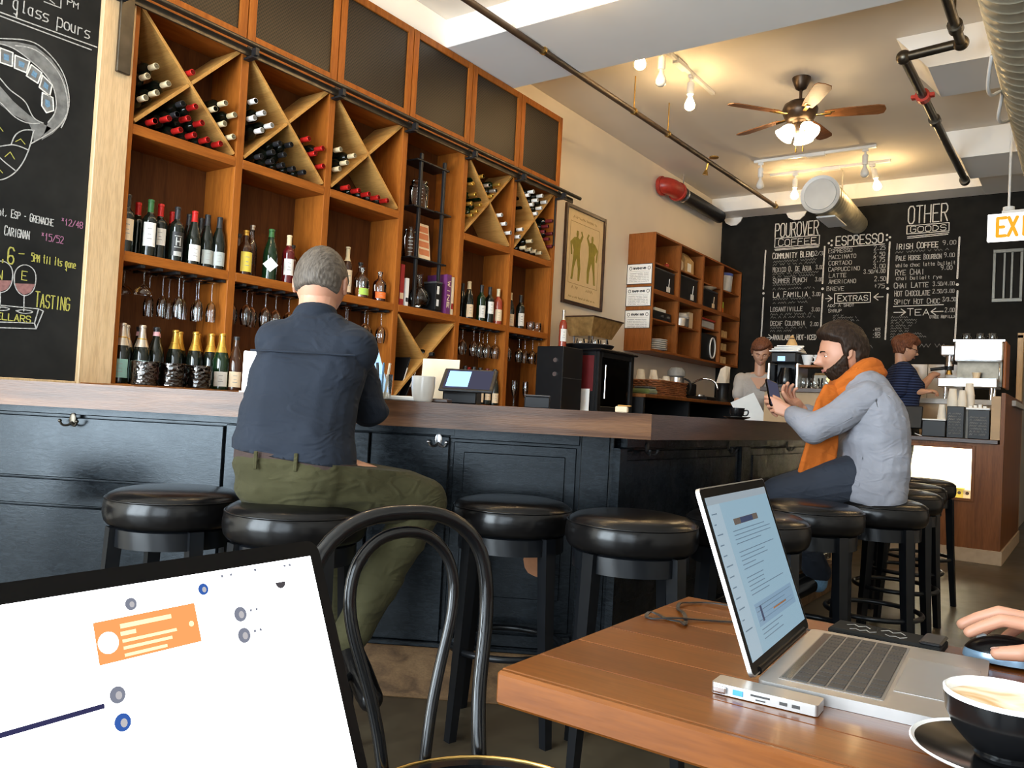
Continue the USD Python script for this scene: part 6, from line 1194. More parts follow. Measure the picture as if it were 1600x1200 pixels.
# flat black cable
cab = [(3.66, 1.345), (3.60, 1.33), (3.54, 1.303), (3.486, 1.262), (3.452, 1.23), (3.418, 1.226), (3.416, 1.240), (3.45, 1.236), (3.482, 1.224), (3.487, 1.217), (3.478, 1.245), (3.452, 1.288), (3.432, 1.318), (3.424, 1.345), (3.43, 1.368), (3.445, 1.388), (3.48, 1.395), (3.57, 1.392)]
cp_ = spline([(a, b, .7415 + .004 * math.sin(i * 1.3) ** 2) for i, (a, b) in enumerate(cab)], 110)
def ribbon(p, w, h):
    t = np.gradient(p, axis=0); t /= np.linalg.norm(t, axis=1, keepdims=True); s = np.cross(t, (0, 0, 1.0)); s /= np.linalg.norm(s, axis=1, keepdims=True)
    v = np.concatenate([p + s * w / 2, p - s * w / 2, p - s * w / 2 + (0, 0, h), p + s * w / 2 + (0, 0, h)]); n = len(p); f = []
    for i in range(n - 1):
        for a in range(4):
            b = (a + 1) % 4; f += [(a * n + i, b * n + i, b * n + i + 1), (a * n + i, b * n + i + 1, a * n + i + 1)]
    return trimesh.Trimesh(v, np.array(f), process=False)
single('flat_cable', ribbon(cp_, .006, .0016), 'black_plastic', 'flat black cable looping on the wooden table behind the laptop lid', 'cable', smooth=40)
# chalk block lying behind the laptop
tc = thing('table_sign', 'small dark slate table sign lying flat behind the silver laptop', 'sign', (3.672, 1.372, .741), (0, 0, -1))
part(tc, 'slate', box(0, .158, -.032, .032, 0, .014, .003), 'chalkboard'); part(tc, 'end_block', box(.128, .158, -.033, .033, .0142, .019, .003), 'black_plastic')
part(tc, 'chalk_lettering', moved(cat(chalk(scribble(.02, .005, .1, .014, 11), .0018, .0005), chalk(scribble(.03, -.02, .085, .012, 12), .0018, .0005)), trimesh.transformations.translation_matrix((0, 0, .0141))), 'chalk_soft')
# mouse
ms = thing('mouse', 'black wireless mouse with blue-grey side under the hand at the right', 'mouse', (3.907, 1.378, .741), (0, 0, 4))
def mouse_shell(s, z0, z1):
    m = trimesh.creation.icosphere(4, 1.0); v = m.vertices.copy(); v[:, 0] *= .055 * s; v[:, 1] *= .031 * s; v[:, 2] = np.where(v[:, 2] > 0, v[:, 2] * .036, v[:, 2] * .004) + .004
    return tm(m3.Manifold(m3.Mesh(v.astype(np.float32), np.array(m.faces).astype(np.uint32))).trim_by_plane((0, 0, 1), z0).trim_by_plane((0, 0, -1), -z1))
part(ms, 'side_band', mouse_shell(1.0, .004, .016), 'mouse_side', smooth=40); part(ms, 'top_shell', mouse_shell(1.02, .0162, .06), 'bezel_black', smooth=40); part(ms, 'foot', mouse_shell(.98, .0005, .0038), 'black_plastic'); part(ms, 'wheel', cyl((-.03, -.003, .03), (-.03, .003, .03), .008, 16), 'grey_plastic')
# cappuccino
cu = thing('cappuccino_cup', 'black cup of milky coffee with white rim in the lower right corner', 'cup', (3.938, .945, .752))
part(cu, 'bowl', lathe([(0, 0), (.026, 0), (.028, .004), (.026, .006), (.034, .012), (.046, .025), (.053, .04), (.0555, .058)], 48), 'black_lacquer', smooth=50)
part(cu, 'rim', lathe([(.0555, .058), (.0557, .0615), (.054, .0625), (.0525, .061), (.051, .05)], 48), 'white_glaze', smooth=60)
mat('coffee_foam', {'t': ('texture_coordinate', {}), 'n': ('noise_texture', {'scale': 14.0, 'detail': 3.0, 'distortion': 1.0}), 'r': ('rgb_ramp', {'ramp': [(0.35, (0.62, 0.36, 0.14)), (0.5, (0.85, 0.72, 0.52)), (0.62, (0.90, 0.84, 0.74))]}), 'p': ('principled_bsdf', {'roughness': 0.45})}, [('t.object', 'n.vector'), ('n.fac', 'r.fac'), ('r.color', 'p.base_color')])
part(cu, 'milk_foam', lathe([(0, .053), (.03, .0535), (.0515, .053)], 40), 'coffee_foam', smooth=True)
part(cu, 'handle', tube(spline([(.05, .012, .05), (.074, .02, .05), (.078, .02, .034), (.062, .014, .02), (.045, .008, .022)], 16), .005, 8), 'black_lacquer', smooth=True)
sa = thing('saucer', 'black saucer with white rim under the milky coffee cup', 'saucer', (3.938, .945, .741))
part(sa, 'dish', lathe([(0, .003), (.03, 0), (.036, .0), (.06, .008), (.082, .016)], 48), 'black_lacquer', smooth=50); part(sa, 'well', lathe([(.0795, .0175), (.055, .0118), (.03, .0095), (0, .0095)], 48), 'black_lacquer', smooth=50); part(sa, 'rim', lathe([(.082, .016), (.0845, .018), (.083, .0195), (.0795, .0175)], 48), 'white_glaze', smooth=60)

# ------------------------------------------------------------------ bentwood chair
ch = thing('bentwood_chair', 'black bentwood cafe chair with two nested back hoops', 'chair')
cC = np.array([3.081, 1.041, 0]); cf = np.array([.968, -.25, 0]); cl_ = np.array([.25, .968, 0])
def cpnt(u, z, rec=None):
    rec = (.11 * max(z - .46, 0)) if rec is None else rec
    return cC + cl_ * u - cf * rec + np.array([0, 0, z])
OU = [(-.205, .0), (-.175, .22), (-.145, .44), (-.158, .55), (-.174, .66), (-.178, .74), (-.158, .815), (-.10, .862), (0, .878), (.10, .862), (.158, .815), (.178, .74), (.174, .66), (.158, .55), (.145, .44), (.175, .22), (.205, 0)]
part(ch, 'back_hoop', tube(spline([cpnt(u, z, None if z > .46 else -.02 + (.46 - z) * .12) for u, z in OU], 90), .0135, 12), 'black_lacquer', smooth=True)
IU = [(-.04, .455), (-.052, .53), (-.082, .64), (-.104, .73), (-.092, .795), (-.05, .835), (0, .845), (.05, .835), (.092, .795), (.104, .73), (.082, .64), (.052, .53), (.04, .455)]
part(ch, 'inner_hoop', tube(spline([cpnt(u, z) for u, z in IU], 60), .0105, 10), 'black_lacquer', smooth=True)
sc = np.array([3.289, .987, 0])
def ring(r, z, w, h, n=44, m='black_lacquer'): return lathe([(r - w, z), (r, z), (r + .002, z + h / 2), (r, z + h), (r - w, z + h), (r - w, z)], n, (sc[0], sc[1], 0))
part(ch, 'seat_rim', ring(.2, .435, .03, .035), 'black_lacquer', smooth=40); part(ch, 'rim_edge', tube([(sc[0] + .2 * math.cos(a), sc[1] + .2 * math.sin(a), .4705) for a in np.arange(44) * 2 * PI / 44], .003, 6, True), 'brass', smooth=True, label='worn golden edge of the seat rim')
part(ch, 'seat', lathe([(.17, .452), (.172, .464), (.12, .468), (0, .462)], 44, (sc[0], sc[1], 0)), 'black_leather', smooth=40)
for a in (35, -65): 
    dv = np.array([math.cos(math.radians(a - 14)), math.sin(math.radians(a - 14)), 0]); part(ch, 'leg', tube([sc + dv * .17 + (0, 0, .45), sc + dv * .19 + (0, 0, .25), sc + dv * .23], [.0145, .0135, .011], 10), 'black_lacquer', smooth=True)
part(ch, 'stretcher_ring', tube([(sc[0] + .165 * math.cos(a), sc[1] + .165 * math.sin(a), .24) for a in np.arange(40) * 2 * PI / 40], .0085, 8, True), 'black_lacquer', smooth=True)

# ------------------------------------------------------------------ people
Zv = np.array([0, 0, 1.0])
def V(*a): return np.array(a, float)
def blob(groups, res=.014, it=10, wr=0.0, seed=0, freq=14, ws=(1, 1, 1)):
    """Hulls of sphere groups joined into one surface, refined and smoothed; wr adds creases."""
    ms = []
    for g in groups: ms.append(m3.Manifold.batch_hull([m3.Manifold.sphere(r, 20).translate(tuple(map(float, p))) for p, r in g]))
    m = tm(m3.Manifold.batch_boolean(ms, m3.OpType.Add).refine_to_length(res))
    m = trimesh.Trimesh(m.vertices, m.faces, process=True); m.merge_vertices()
    trimesh.smoothing.filter_taubin(m, lamb=.5, nu=.53, iterations=it)
    if wr:
        q = np.array(m.vertices) * freq * np.array(ws); f = meshkit.fbm(q, 3, seed); f2 = 1 - np.abs(2 * meshkit.fbm(q * .6 + 7, 2, seed + 3) - 1) * 2.2
        m.vertices = m.vertices + m.vertex_normals * ((f - .5) * wr * .8 + np.clip(f2, -.4, 1) * wr * .8)[:, None]
    return m
def chain(*pr_): return [[pr_[i], pr_[i + 1]] for i in range(len(pr_) - 1)]
def levels(ls):
    """Torso slices (centre, half-width vector, radius) hulled one to the next."""
    return [[(c - w, r), (c + w, r), (c2 - w2, r2), (c2 + w2, r2)] for (c, w, r), (c2, w2, r2) in zip(ls, ls[1:])]
def hand(W, d, n, s, curl=(20, 25, 30, 35), sc=1.0, spread=1.0, thumb=0.0):
    """Palm, four unequal fingers and a thumb. d: pointing direction, n: back of the hand, s: towards the thumb."""
    d, n, s = [v / np.linalg.norm(v) for v in (np.array(d, float), np.array(n, float), np.array(s, float))]; W = np.array(W, float); g = []
    off = np.array([.028, .0095, -.0095, -.027]) * sc; K = [W + d * (.088 - .004 * abs(i - 1)) * sc + s * o for i, o in enumerate(off)]
    g.append([(W + s * .014 * sc, .019 * sc), (W - s * .014 * sc, .018 * sc)] + [(k - d * .012 * sc, .0125 * sc) for k in K])
    g.append([(W + s * .012 * sc, .018 * sc), (W + d * .05 * sc + s * .02 * sc - n * .006, .017 * sc), (W + d * .05 * sc - s * .02 * sc - n * .004, .015 * sc)])
    for i, (k, L, c) in enumerate(zip(K, (.072, .08, .074, .058), curl)):
        p, a = k, 0.0; r = (.0095, .0098, .0092, .0082)[i] * sc
        for seg, (fr, ca) in enumerate(((.46, .7), (.31, 1.1), (.23, .8))):
            a += math.radians(c) * ca; q = p + (d * math.cos(a) - n * math.sin(a) + s * off[i] * 3.0 * spread * math.cos(a) * (seg == 0)) * L * fr * sc
            g.append([(p, r * (1 - .07 * seg)), (q, r * (.93 - .07 * seg))]); p = q
    b = W + d * .022 * sc + s * .02 * sc - n * .006; t1 = W + d * .05 * sc + s * (.045 + thumb * .01) * sc - n * .014; t2 = t1 + (d * .9 + s * .25 - n * .3 * (1 + thumb)) * .034 * sc; t3 = t2 + (d * .98 - s * .1 - n * .25) * .027 * sc
    g += [[(b, .016 * sc), (t1, .0125 * sc)], [(t1, .0125 * sc), (t2, .0108 * sc)], [(t2, .0108 * sc), (t3, .009 * sc)]]
    return g
def axes(f, up=Zv, roll=0.0):
    f = np.array(f, float); f /= np.linalg.norm(f); r = np.cross(f, up); r /= np.linalg.norm(r); u = np.cross(r, f)
    return r, f, u
def headball(c, r, f, u, sc=1.0, jaw=1.0, nose=1.0, n=5):
    """A head: skull, brow, eye hollows, nose, lips, chin; local x right, y forward, z up."""
    v = np.array(trimesh.creation.icosphere(n, 1.0).vertices); F = trimesh.creation.icosphere(n, 1.0).faces
    x, y, z = v[:, 0].copy(), v[:, 1].copy(), v[:, 2].copy()
    dn = np.clip(-z, 0, 1); X = x * .076 * (1 - .30 * dn ** 1.4 * jaw) * (1 - .05 * np.clip(y, 0, 1)); Y = y * np.where(y > 0, .092, .104) ; Z = z * .115
    Y = np.where(y < 0, Y * (1 - .38 * dn ** 1.2), Y * (1 - .10 * dn ** 3)); Y += .012 * dn ** 2 * (y > -.2)
    g = lambda cx, cz, sx, sz: np.exp(-((X - cx) / sx) ** 2 - ((Z - cz) / sz) ** 2) * (y > 0)
    Y += (.021 * g(0, -.022, .0105, .013) + .014 * g(0, -.004, .008, .022)) * nose + .0045 * (g(0, .022, .036, .009)) - .010 * (g(.031, .004, .016, .011) + g(-.031, .004, .016, .011))
    Y += .006 * g(0, -.056, .02, .006) + .005 * g(0, -.066, .016, .006) - .003 * g(0, -.061, .02, .0022) + .008 * g(0, -.09, .018, .013) + .004 * (g(.042, -.025, .016, .016) + g(-.042, -.025, .016, .016))
    P = np.stack([X, Y, Z], 1) * sc
    M = np.column_stack([r, f, u]); return trimesh.Trimesh(np.array(c) + P @ M.T, F, process=False)
def headparts(parent, c, r, f, u, sc=1.0, look=0.0, skin='skin', brow='hair_brown', lids=True, shut=False):
    M = np.column_stack([r, f, u]); at = lambda x, y, z: np.array(c) + M @ (np.array([x, y, z]) * sc)
    for s in (-1, 1):
        e = trimesh.creation.icosphere(2, .0105 * sc); e.apply_translation(at(s * .030, .0690, .004)); ev = part(parent, 'eye', e, 'eye_white', smooth=True)
        i = trimesh.creation.icosphere(2, .0062 * sc); i.apply_translation(at(s * .030, .0745, .0035 - look)); part(ev, 'iris', i, 'eye_dark', smooth=True)
        if lids: l_ = trimesh.creation.icosphere(2, (.0124 if shut else .0118) * sc); l_.apply_translation(at(s * .030, .0686, .0042 if shut else .0076)); part(ev, 'eyelid', l_, skin, smooth=True)
        if shut: part(parent, 'eyelash', tube([at(s * .020, .0795, -.001), at(s * .030, .0812, -.0035), at(s * .041, .077, -.001)], .0011 * sc, 5), brow)
        part(parent, 'eyebrow', tube([at(s * .016, .0905, .021), at(s * .03, .0905, .0255), at(s * .047, .079, .021)], [.003 * sc, .0034 * sc, .002 * sc], 6), brow, smooth=True)
        ear = m3.Manifold.batch_hull([m3.Manifold.sphere(.006 * sc, 12).translate(tuple(at(s * .077, y, z))) for y, z in ((-.002, .012), (-.018, .018), (-.026, .004), (-.018, -.018), (-.006, -.026))] + [m3.Manifold.sphere(.004, 10).translate(tuple(at(s * .068, -.006, -.004)))])
        part(parent, 'ear', tm(ear), skin, smooth=60)
    part(parent, 'lips', cat(tube([at(-.021, .0825, -.060), at(-.008, .0945, -.0575), at(0, .0955, -.0585), at(.008, .0945, -.0575), at(.021, .0825, -.060)], [.001, .0036 * sc, .0034 * sc, .0036 * sc, .001], 8), tube([at(-.019, .083, -.062), at(0, .0945, -.0655), at(.019, .083, -.062)], [.001, .0044 * sc, .001], 8)), 'lips', smooth=True)
def hair(c, r, f, u, th, sc=1.0, seed=0, rough=.0035, freq=60, n=5):
    """A cap of hair: thickness th(x, y, z) over the skull in local unit directions; where negative it stays under the skin. The border is softened over its neighbours."""
    ic = trimesh.creation.icosphere(n, 1.0); v = np.array(ic.vertices); x, y, z = v.T
    base = np.stack([x * .076, y * np.where(y > 0, .092, .104), z * .115], 1); base[:, 1] = np.where((y < 0) & (z < 0), base[:, 1] * (1 - .36 * np.clip(-z, 0, 1) ** 1.2), base[:, 1]); base[:, 0] *= (1 - .28 * np.clip(-z, 0, 1) ** 1.4)
    t = np.array([th(*(p + .05 * (meshkit.fbm(p * 9 + seed, 2, seed) - .5))) for p in v]); A = trimesh.graph.edges_to_coo(ic.edges_unique, count=len(v)).astype(float); A = A + A.T; dg = np.asarray(A.sum(1)).ravel()
    for _ in range(5): t = .4 * t + .6 * (A @ t) / dg
    nz = (meshkit.fbm(v * np.array([1, .35, .35]) * freq * .3 + seed, 3, seed) - .5) * 2
    P = base + v * (t + np.where(t > 0, nz * rough, 0))[:, None]
    M = np.column_stack([r, f, u]); return trimesh.Trimesh(np.array(c) + (P * sc) @ M.T, ic.faces, process=False)
def merge(*ms):
    out = []
    for m in ms:
        t = tm(m); out.append(m3.Manifold(m3.Mesh(np.array(t.vertices, np.float32), np.array(t.faces, np.uint32))))
    return tm(m3.Manifold.batch_boolean(out, m3.OpType.Add))
def slab(m, p, n, h):
    t = tm(m); k = m3.Manifold(m3.Mesh(np.array(t.vertices, np.float32), np.array(t.faces, np.uint32))); n = np.array(n, float) / np.linalg.norm(n)
    return tm(k.trim_by_plane(tuple(n), float(n @ p) - h / 2).trim_by_plane(tuple(-n), -(float(n @ p) + h / 2)))
def above(m, p, n):
    t = tm(m); k = m3.Manifold(m3.Mesh(np.array(t.vertices, np.float32), np.array(t.faces, np.uint32))); n = np.array(n, float) / np.linalg.norm(n)
    return tm(k.trim_by_plane(tuple(n), float(n @ p)))
def shoe(heel, toe, w=.042):
    d = toe - heel; L = np.linalg.norm(d); d /= L; return blob([[(heel + (0, 0, .035), .036), (heel + d * .1 + (0, 0, .02), w * .9), (heel + d * .2 + (0, 0, .005), w * .85)], [(heel + d * .1 + (0, 0, .02), w * .9), (heel + d * (L - .04) + (0, 0, -.002), w * .8)], [(heel + (0, 0, .04), .038), (heel + (0, 0, .09), .042)]], .012, 6)
def person(label, loc=(0, 0, 0)): return thing('person', label, 'person', loc)

# --- the man in the blue shirt, seen from behind
p1 = person('man in dark blue shirt and olive trousers seated at the bar, seen from behind')
F1_ = V(-.58, .814, 0); R1_ = V(.814, .58, 0)
shL, shR = V(2.055, 1.603, 1.225), V(2.135, 1.715, 1.24); elR, wrR, haR = V(2.118, 1.865, 1.040), V(1.925, 2.02, 1.115), V(1.84, 2.07, 1.125); elL, wrL = V(1.80, 1.70, 1.06), V(1.72, 1.94, 1.112)
T1 = [(c_ + R1_ * .017, w_ - R1_ * .017, r_) for c_, w_, r_ in [(V(2.098, 1.57, .845), R1_ * .062, .11), (V(2.095, 1.575, .95), R1_ * .062, .106), (V(2.09, 1.595, 1.05), R1_ * .072, .102), (V(2.085, 1.618, 1.15), R1_ * .08, .095), (V(2.085, 1.638, 1.215), R1_ * .085, .075), (V(2.085, 1.648, 1.255), R1_ * .05, .062)]]
hipR, hipL = V(2.165, 1.605, .845), V(2.08, 1.585, .845); knR, anR = V(2.322, 1.915, .768), V(2.20, 1.76, .36); knL, anL = V(1.92, 1.90, .765), V(1.95, 1.92, .33)
hc1 = V(2.043, 1.702, 1.418); r1, f1, u1 = axes(V(-.56, .80, -.22))
neck1 = V(2.078, 1.655, 1.262)
sk = blob(levels([(c, w, r - .018) for c, w, r in T1]) + chain((neck1, .058), (hc1 + V(0, 0, -.07) - f1 * .03, .056), (hc1 - f1 * .02, .06)) + chain((shR, .05), (elR, .04), (wrR, .027)) + chain((shL, .05), (elL, .04), (wrL, .027)) + chain((hipR, .085), (knR, .055), (anR, .038)) + chain((hipL, .085), (knL, .055), (anL, .038))
          + hand(wrR, haR - wrR, V(0, 0, 1), V(-.3, -.75, 0)) + hand(wrL, V(-.4, .9, -.05), V(0, 0, 1), V(.9, .4, 0)), .012, 6)
part(p1, 'body', merge(sk, headball(hc1, r1, f1, u1, 1.0)), 'skin', smooth=True)
headparts(p1, hc1, r1, f1, u1, 1.0, brow='hair_grey')
part(p1, 'hair', hair(hc1, r1, f1, u1, lambda x, y, z: .007 if (z > -.42 - .1 * y and (y < .42 or z > .62)) and not (abs(x) > .82 and z < .05 and y > -.35) and not (z < -.05 and y > .1) else -.012, 1.0, 1, .002, 90), 'hair_grey', smooth=True)
shirt1 = blob(levels([(T1[0][0] + V(0, 0, .01), T1[0][1] * 1.2, .124)] + [(T1[1][0], T1[1][1] * 1.15, .12)] + [(c, w, r + .007) for c, w, r in T1[2:]]) + chain((neck1 - V(0, 0, .02), .076), (neck1 + V(-.006, .01, .035), .066)) + chain((T1[4][0] + R1_ * .1, .08), (shR, .07), (elR, .058), (wrR + (elR - wrR) * .15, .042)) + chain((T1[4][0] - R1_ * .1, .08), (shL, .07), (elL, .056), (wrL + (elL - wrL) * .15, .042)), .011, 9, .010, 3, 7, (1, 1, 2.2))
shirt1 = above(shirt1, V(2.098, 1.567, .897), V(.10, .07, 1))
part(p1, 'shirt', shirt1, 'shirt_navy', smooth=True)
part(p1, 'collar', blob([[(neck1 + V(-.004, .006, .03) + r1 * a * .052 + f1 * b * .052, .018), (neck1 + V(-.004, .006, .03) + r1 * a2 * .052 + f1 * b2 * .052, .018)] for (a, b), (a2, b2) in zip([(math.cos(t), math.sin(t)) for t in np.linspace(2.2, 7.2, 12)][:-1], [(math.cos(t), math.sin(t)) for t in np.linspace(2.2, 7.2, 12)][1:])], .01, 4), 'shirt_navy', smooth=True)
part(p1, 'yoke_seam', tube([T1[3][0] + V(0, 0, .045) + R1_ * a - F1_ * (.106 - a * a * 1.0) for a in np.linspace(-.15, .15, 16)], .0035, 6), 'shirt_navy', smooth=True)
tr1 = blob(levels([(V(2.098, 1.568, .90) + R1_ * .02, R1_ * .052, .113), (V(2.098, 1.57, .84) + R1_ * .03, R1_ * .06, .117)]) + chain((hipR, .112), (hipR * .5 + knR * .5, .096), (knR, .070), (knR * .5 + anR * .5, .062), (anR, .052)) + chain((hipL, .108), (knL, .072), (anL, .052)), .011, 8, .010, 5, 8, (1, 1, 2.5))
tr1 = above(tr1, V(2.098, 1.567, .903), V(-.10, -.07, -1))
part(p1, 'trousers', tr1, 'trouser_olive', smooth=True)
bt = slab(blob(levels([(V(2.098, 1.567, .96) + R1_ * .02, R1_ * .052, .1165), (V(2.098, 1.57, .84) + R1_ * .028, R1_ * .06, .1215)]), .014, 3), V(2.098, 1.567, .888), V(.10, .07, 1), .036)
part(p1, 'belt', bt, 'belt_brown', smooth=40)
for a in (-.05, .035): part(p1, 'belt_loop', cbox(tuple(V(2.098, 1.567, .888) + R1_ * .012 + R1_ * a * 1.3 - F1_ * math.sqrt(max(.125 ** 2 - max(abs(a) - .08, 0) ** 2, .01))), (.011, .006, .05), .002, (0, 0, 35)), 'trouser_olive')
part(p1, 'pocket_edge', tube(spline([V(2.215, 1.56, .90), V(2.255, 1.60, .915), V(2.275, 1.63, .885), V(2.268, 1.625, .84)], 14), .0045, 6), 'trouser_pale', smooth=True)
for i, (a, t_) in enumerate(((anR, anR + V(.13, -.06, -.10)), (anL, anL + V(-.06, .14, -.06)))):
    s_ = part(p1, 'shoe', shoe(a + V(0, 0, -.065), t_ + V(.05, -.02, -.03) * (i == 0)), 'black_leather', smooth=True)

# --- the man with the orange scarf, in profile
p2_ = person('bearded man in pale blue-grey shirt and orange scarf looking at a phone at the bar')
F2 = V(-.88, -.47, 0); R2 = V(-.47, .88, 0)
T2 = [(V(3.205, 3.85, .845), R2 * .085, .115), (V(3.215, 3.855, .95), R2 * .085, .112), (V(3.205, 3.857, 1.06), R2 * .095, .112), (V(3.185, 3.855, 1.15), R2 * .105, .102), (V(3.165, 3.85, 1.21), R2 * .10, .08), (V(3.15, 3.845, 1.245), R2 * .06, .066)]
hc2 = V(3.075, 3.812, 1.392); r2_, f2, u2 = axes(V(-.86, -.44, -.24))
sN, eN, wN = V(3.215, 3.715, 1.195), V(3.03, 3.60, 1.055), V(2.905, 3.66, 1.118); sF, eF, wF = V(3.12, 3.99, 1.20), V(2.95, 4.02, 1.06), V(2.90, 3.87, 1.13)
hN, hF_ = V(3.16, 3.76, .84), V(3.12, 3.94, .84); kN, aN = V(2.88, 3.62, .755), V(3.02, 3.79, .42); kF, aF = V(2.84, 3.85, .755), V(2.96, 3.95, .40)
nk2 = V(3.15, 3.845, 1.255)
sk2 = blob(levels([(c, w, r - .018) for c, w, r in T2]) + chain((nk2, .056), (hc2 - f2 * .035 - u2 * .06, .054), (hc2 - f2 * .02, .06)) + chain((sN, .05), (eN, .04), (wN, .027)) + chain((sF, .05), (eF, .04), (wF, .027)) + chain((hN, .08), (kN, .055), (aN, .038)) + chain((hF_, .08), (kF, .055), (aF, .038))
          + hand(wN, V(-.85, -.05, .35), V(-.25, -.75, .6), V(-.3, .2, .9), (35, 40, 45, 50)) + hand(wF, V(-.45, -.55, .55), V(-.5, .3, -.7), V(-.3, -.75, -.2), (30, 35, 40, 45)), .012, 6)
part(p2_, 'body', merge(sk2, headball(hc2, r2_, f2, u2, 1.0, .8, 1.25)), 'skin', smooth=True)
headparts(p2_, hc2, r2_, f2, u2, 1.0, brow='hair_dark')
part(p2_, 'hair', hair(hc2, r2_, f2, u2, lambda x, y, z: (.016 + .020 * max(z, 0) + .008 * max(y, 0)) if ((y > -.12 and z > .36 + .42 * y) or (y <= -.12 and z > -.5 and not (abs(x) > .74 and z < .02 and y > -.42)) or (abs(x) > .6 and -.12 < y < .12 and z > -.2)) else -.012, 1.0, 4, .006, 60), 'hair_dark', smooth=True)
part(p2_, 'beard', hair(hc2, r2_, f2, u2, lambda x, y, z: (.011 + .014 * max(-z - .5, 0)) if (y > -.06 and z < -.5 + .5 * max(1 - y, 0) ** 1.5 and not (abs(x) < .2 and -.62 < z < -.48 and y > .4)) else -.014, 1.03, 6, .004, 80), 'hair_dark', smooth=True)
sh2 = blob(levels([(T2[0][0] + V(0, 0, -.03), R2 * .09, .126)] + [(c, w, r + .008) for c, w, r in T2]) + chain((T2[4][0] - R2 * .1, .08), (sN, .07), (eN, .06), (wN + (eN - wN) * .22, .043)) + chain((T2[4][0] + R2 * .1, .08), (sF, .07), (eF, .058), (wF + (eF - wF) * .25, .043)), .011, 8, .014, 8, 9, (1, 1, 1.6))
part(p2_, 'shirt', sh2, 'shirt_pale', smooth=True)
part(p2_, 'trousers', blob(levels([(V(3.195, 3.85, .85), R2 * .085, .112), (V(3.17, 3.84, .835), R2 * .09, .108)]) + chain((hN, .108), (kN, .075), (aN, .052)) + chain((hF_, .108), (kF, .075), (aF, .052)), .012, 8, .006, 9, 9), 'trouser_dark', smooth=True)
sc2 = []
for k, (rr, zz, tr_) in enumerate(((.085, -.005, .032), (.078, .03, .03), (.088, .012, .028))):
    P_s = [nk2 + V(-.012, -.008, .02 + zz) + r2_ * math.cos(t) * rr * .92 + f2 * (math.sin(t) * rr + .0) + u2 * .018 * math.sin(t * 2 + k) - V(0, 0, .022) * math.sin(t) for t in np.arange(18) * 2 * PI / 18]
    sc2 += [[(a, tr_), (b, tr_)] for a, b in zip(P_s, P_s[1:] + P_s[:1])]
part(p2_, 'scarf', blob(sc2, .011, 6, .008, 12, 16), 'scarf_orange', smooth=True)
tp = [V(3.07, 3.755, 1.235), V(3.055, 3.725, 1.17), V(3.045, 3.70, 1.09), V(3.04, 3.69, 1.0), V(3.03, 3.69, .93), V(3.022, 3.685, .865)]
part(p2_, 'scarf_end', blob([[(a - w_, .012), (a + w_, .012), (b - w2_, .012), (b + w2_, .012)] for (a, w_), (b, w2_) in zip([(p, V(.03 + .004 * i, .028 + .004 * i, 0)) for i, p in enumerate(tp)][:-1], [(p, V(.03 + .004 * i, .028 + .004 * i, 0)) for i, p in enumerate(tp)][1:])], .01, 4, .006, 13, 18, (2, 2, .5)), 'scarf_orange', smooth=True)
part(p2_, 'bracelet', tube([wN + V(.03, -.0, -.006) + V(.0, .0, 1) * math.cos(t) * .034 + V(.45, -.85, 0) * math.sin(t) * .034 for t in np.arange(20) * 2 * PI / 20], .004, 6, True), 'brass', smooth=True)
for a, d_ in ((aN, V(-.10, -.10, -.05)), (aF, V(-.14, -.05, -.05))):
    part(p2_, 'shoe', shoe(a + V(0, 0, -.075), a + d_ * 1.4 + V(0, 0, -.07)), 'black_leather', smooth=True); part(p2_, 'sock', blob([[(a + V(0, 0, .0), .046), (a + V(0, 0, -.05), .042)]], .012, 2), 'chalk_blue', smooth=True)
ph_ = thing('phone', 'black smartphone held up by the man in the orange scarf', 'phone', (2.815, 3.70, 1.195)); Tph = frame(V(.35, .6, -.2), V(.55, .1, -.83) * -1, (0, 0, 0))
part(ph_, 'body', moved(prism(rrect(-.036, .036, -.075, .075, .008), .008), Tph), 'bezel_black'); part(ph_, 'screen', moved(prism(rrect(-.033, .033, -.07, .07, .004), .0006), Tph @ trimesh.transformations.translation_matrix((0, 0, .008))), 'screen_dark')

# --- barista in the grey top, facing us and reading
p3_ = person('barista in pale grey v-neck top reading a white sheet behind the bar', (-.053, .15, .0))
F3 = V(.32, -.95, 0); R3 = V(-.95, -.32, 0); G = V(0, 0, .2)
cx3 = V(1.645, 6.97, 0)
T3 = [(cx3 + V(0, 0, 1.0), R3 * .075, .095), (cx3 + V(0, 0, 1.10), R3 * .07, .092), (cx3 + V(0, 0, 1.18), R3 * .062, .085), (cx3 + V(0, 0, 1.30), R3 * .07, .088), (cx3 + V(0, 0, 1.39), R3 * .085, .078), (cx3 + V(0, 0, 1.455), R3 * .09, .055), (cx3 + V(0, 0, 1.48), R3 * .04, .045)]
hc3 = V(1.672, 6.905, 1.672); r3, f3, u3 = axes(V(.34, -.86, -.42)); nk3 = cx3 + V(.005, -.012, 1.49)
sA, eA, wA = cx3 + V(0, 0, 1.44) + R3 * .15, V(1.50, 6.86, 1.23), V(1.585, 6.74, 1.20); sB, eB, wB = cx3 + V(0, 0, 1.44) - R3 * .15, V(1.80, 7.0, 1.22), V(1.79, 6.86, 1.10)
legs3 = chain((cx3 + R3 * .08 + V(0, 0, 1.02), .085), (cx3 + R3 * .085 + V(0, 0, .66), .055), (cx3 + R3 * .09 + V(0, 0, .27), .036)) + chain((cx3 - R3 * .08 + V(0, 0, 1.02), .085), (cx3 - R3 * .085 + V(0, 0, .66), .055), (cx3 - R3 * .09 + V(0, 0, .27), .036))
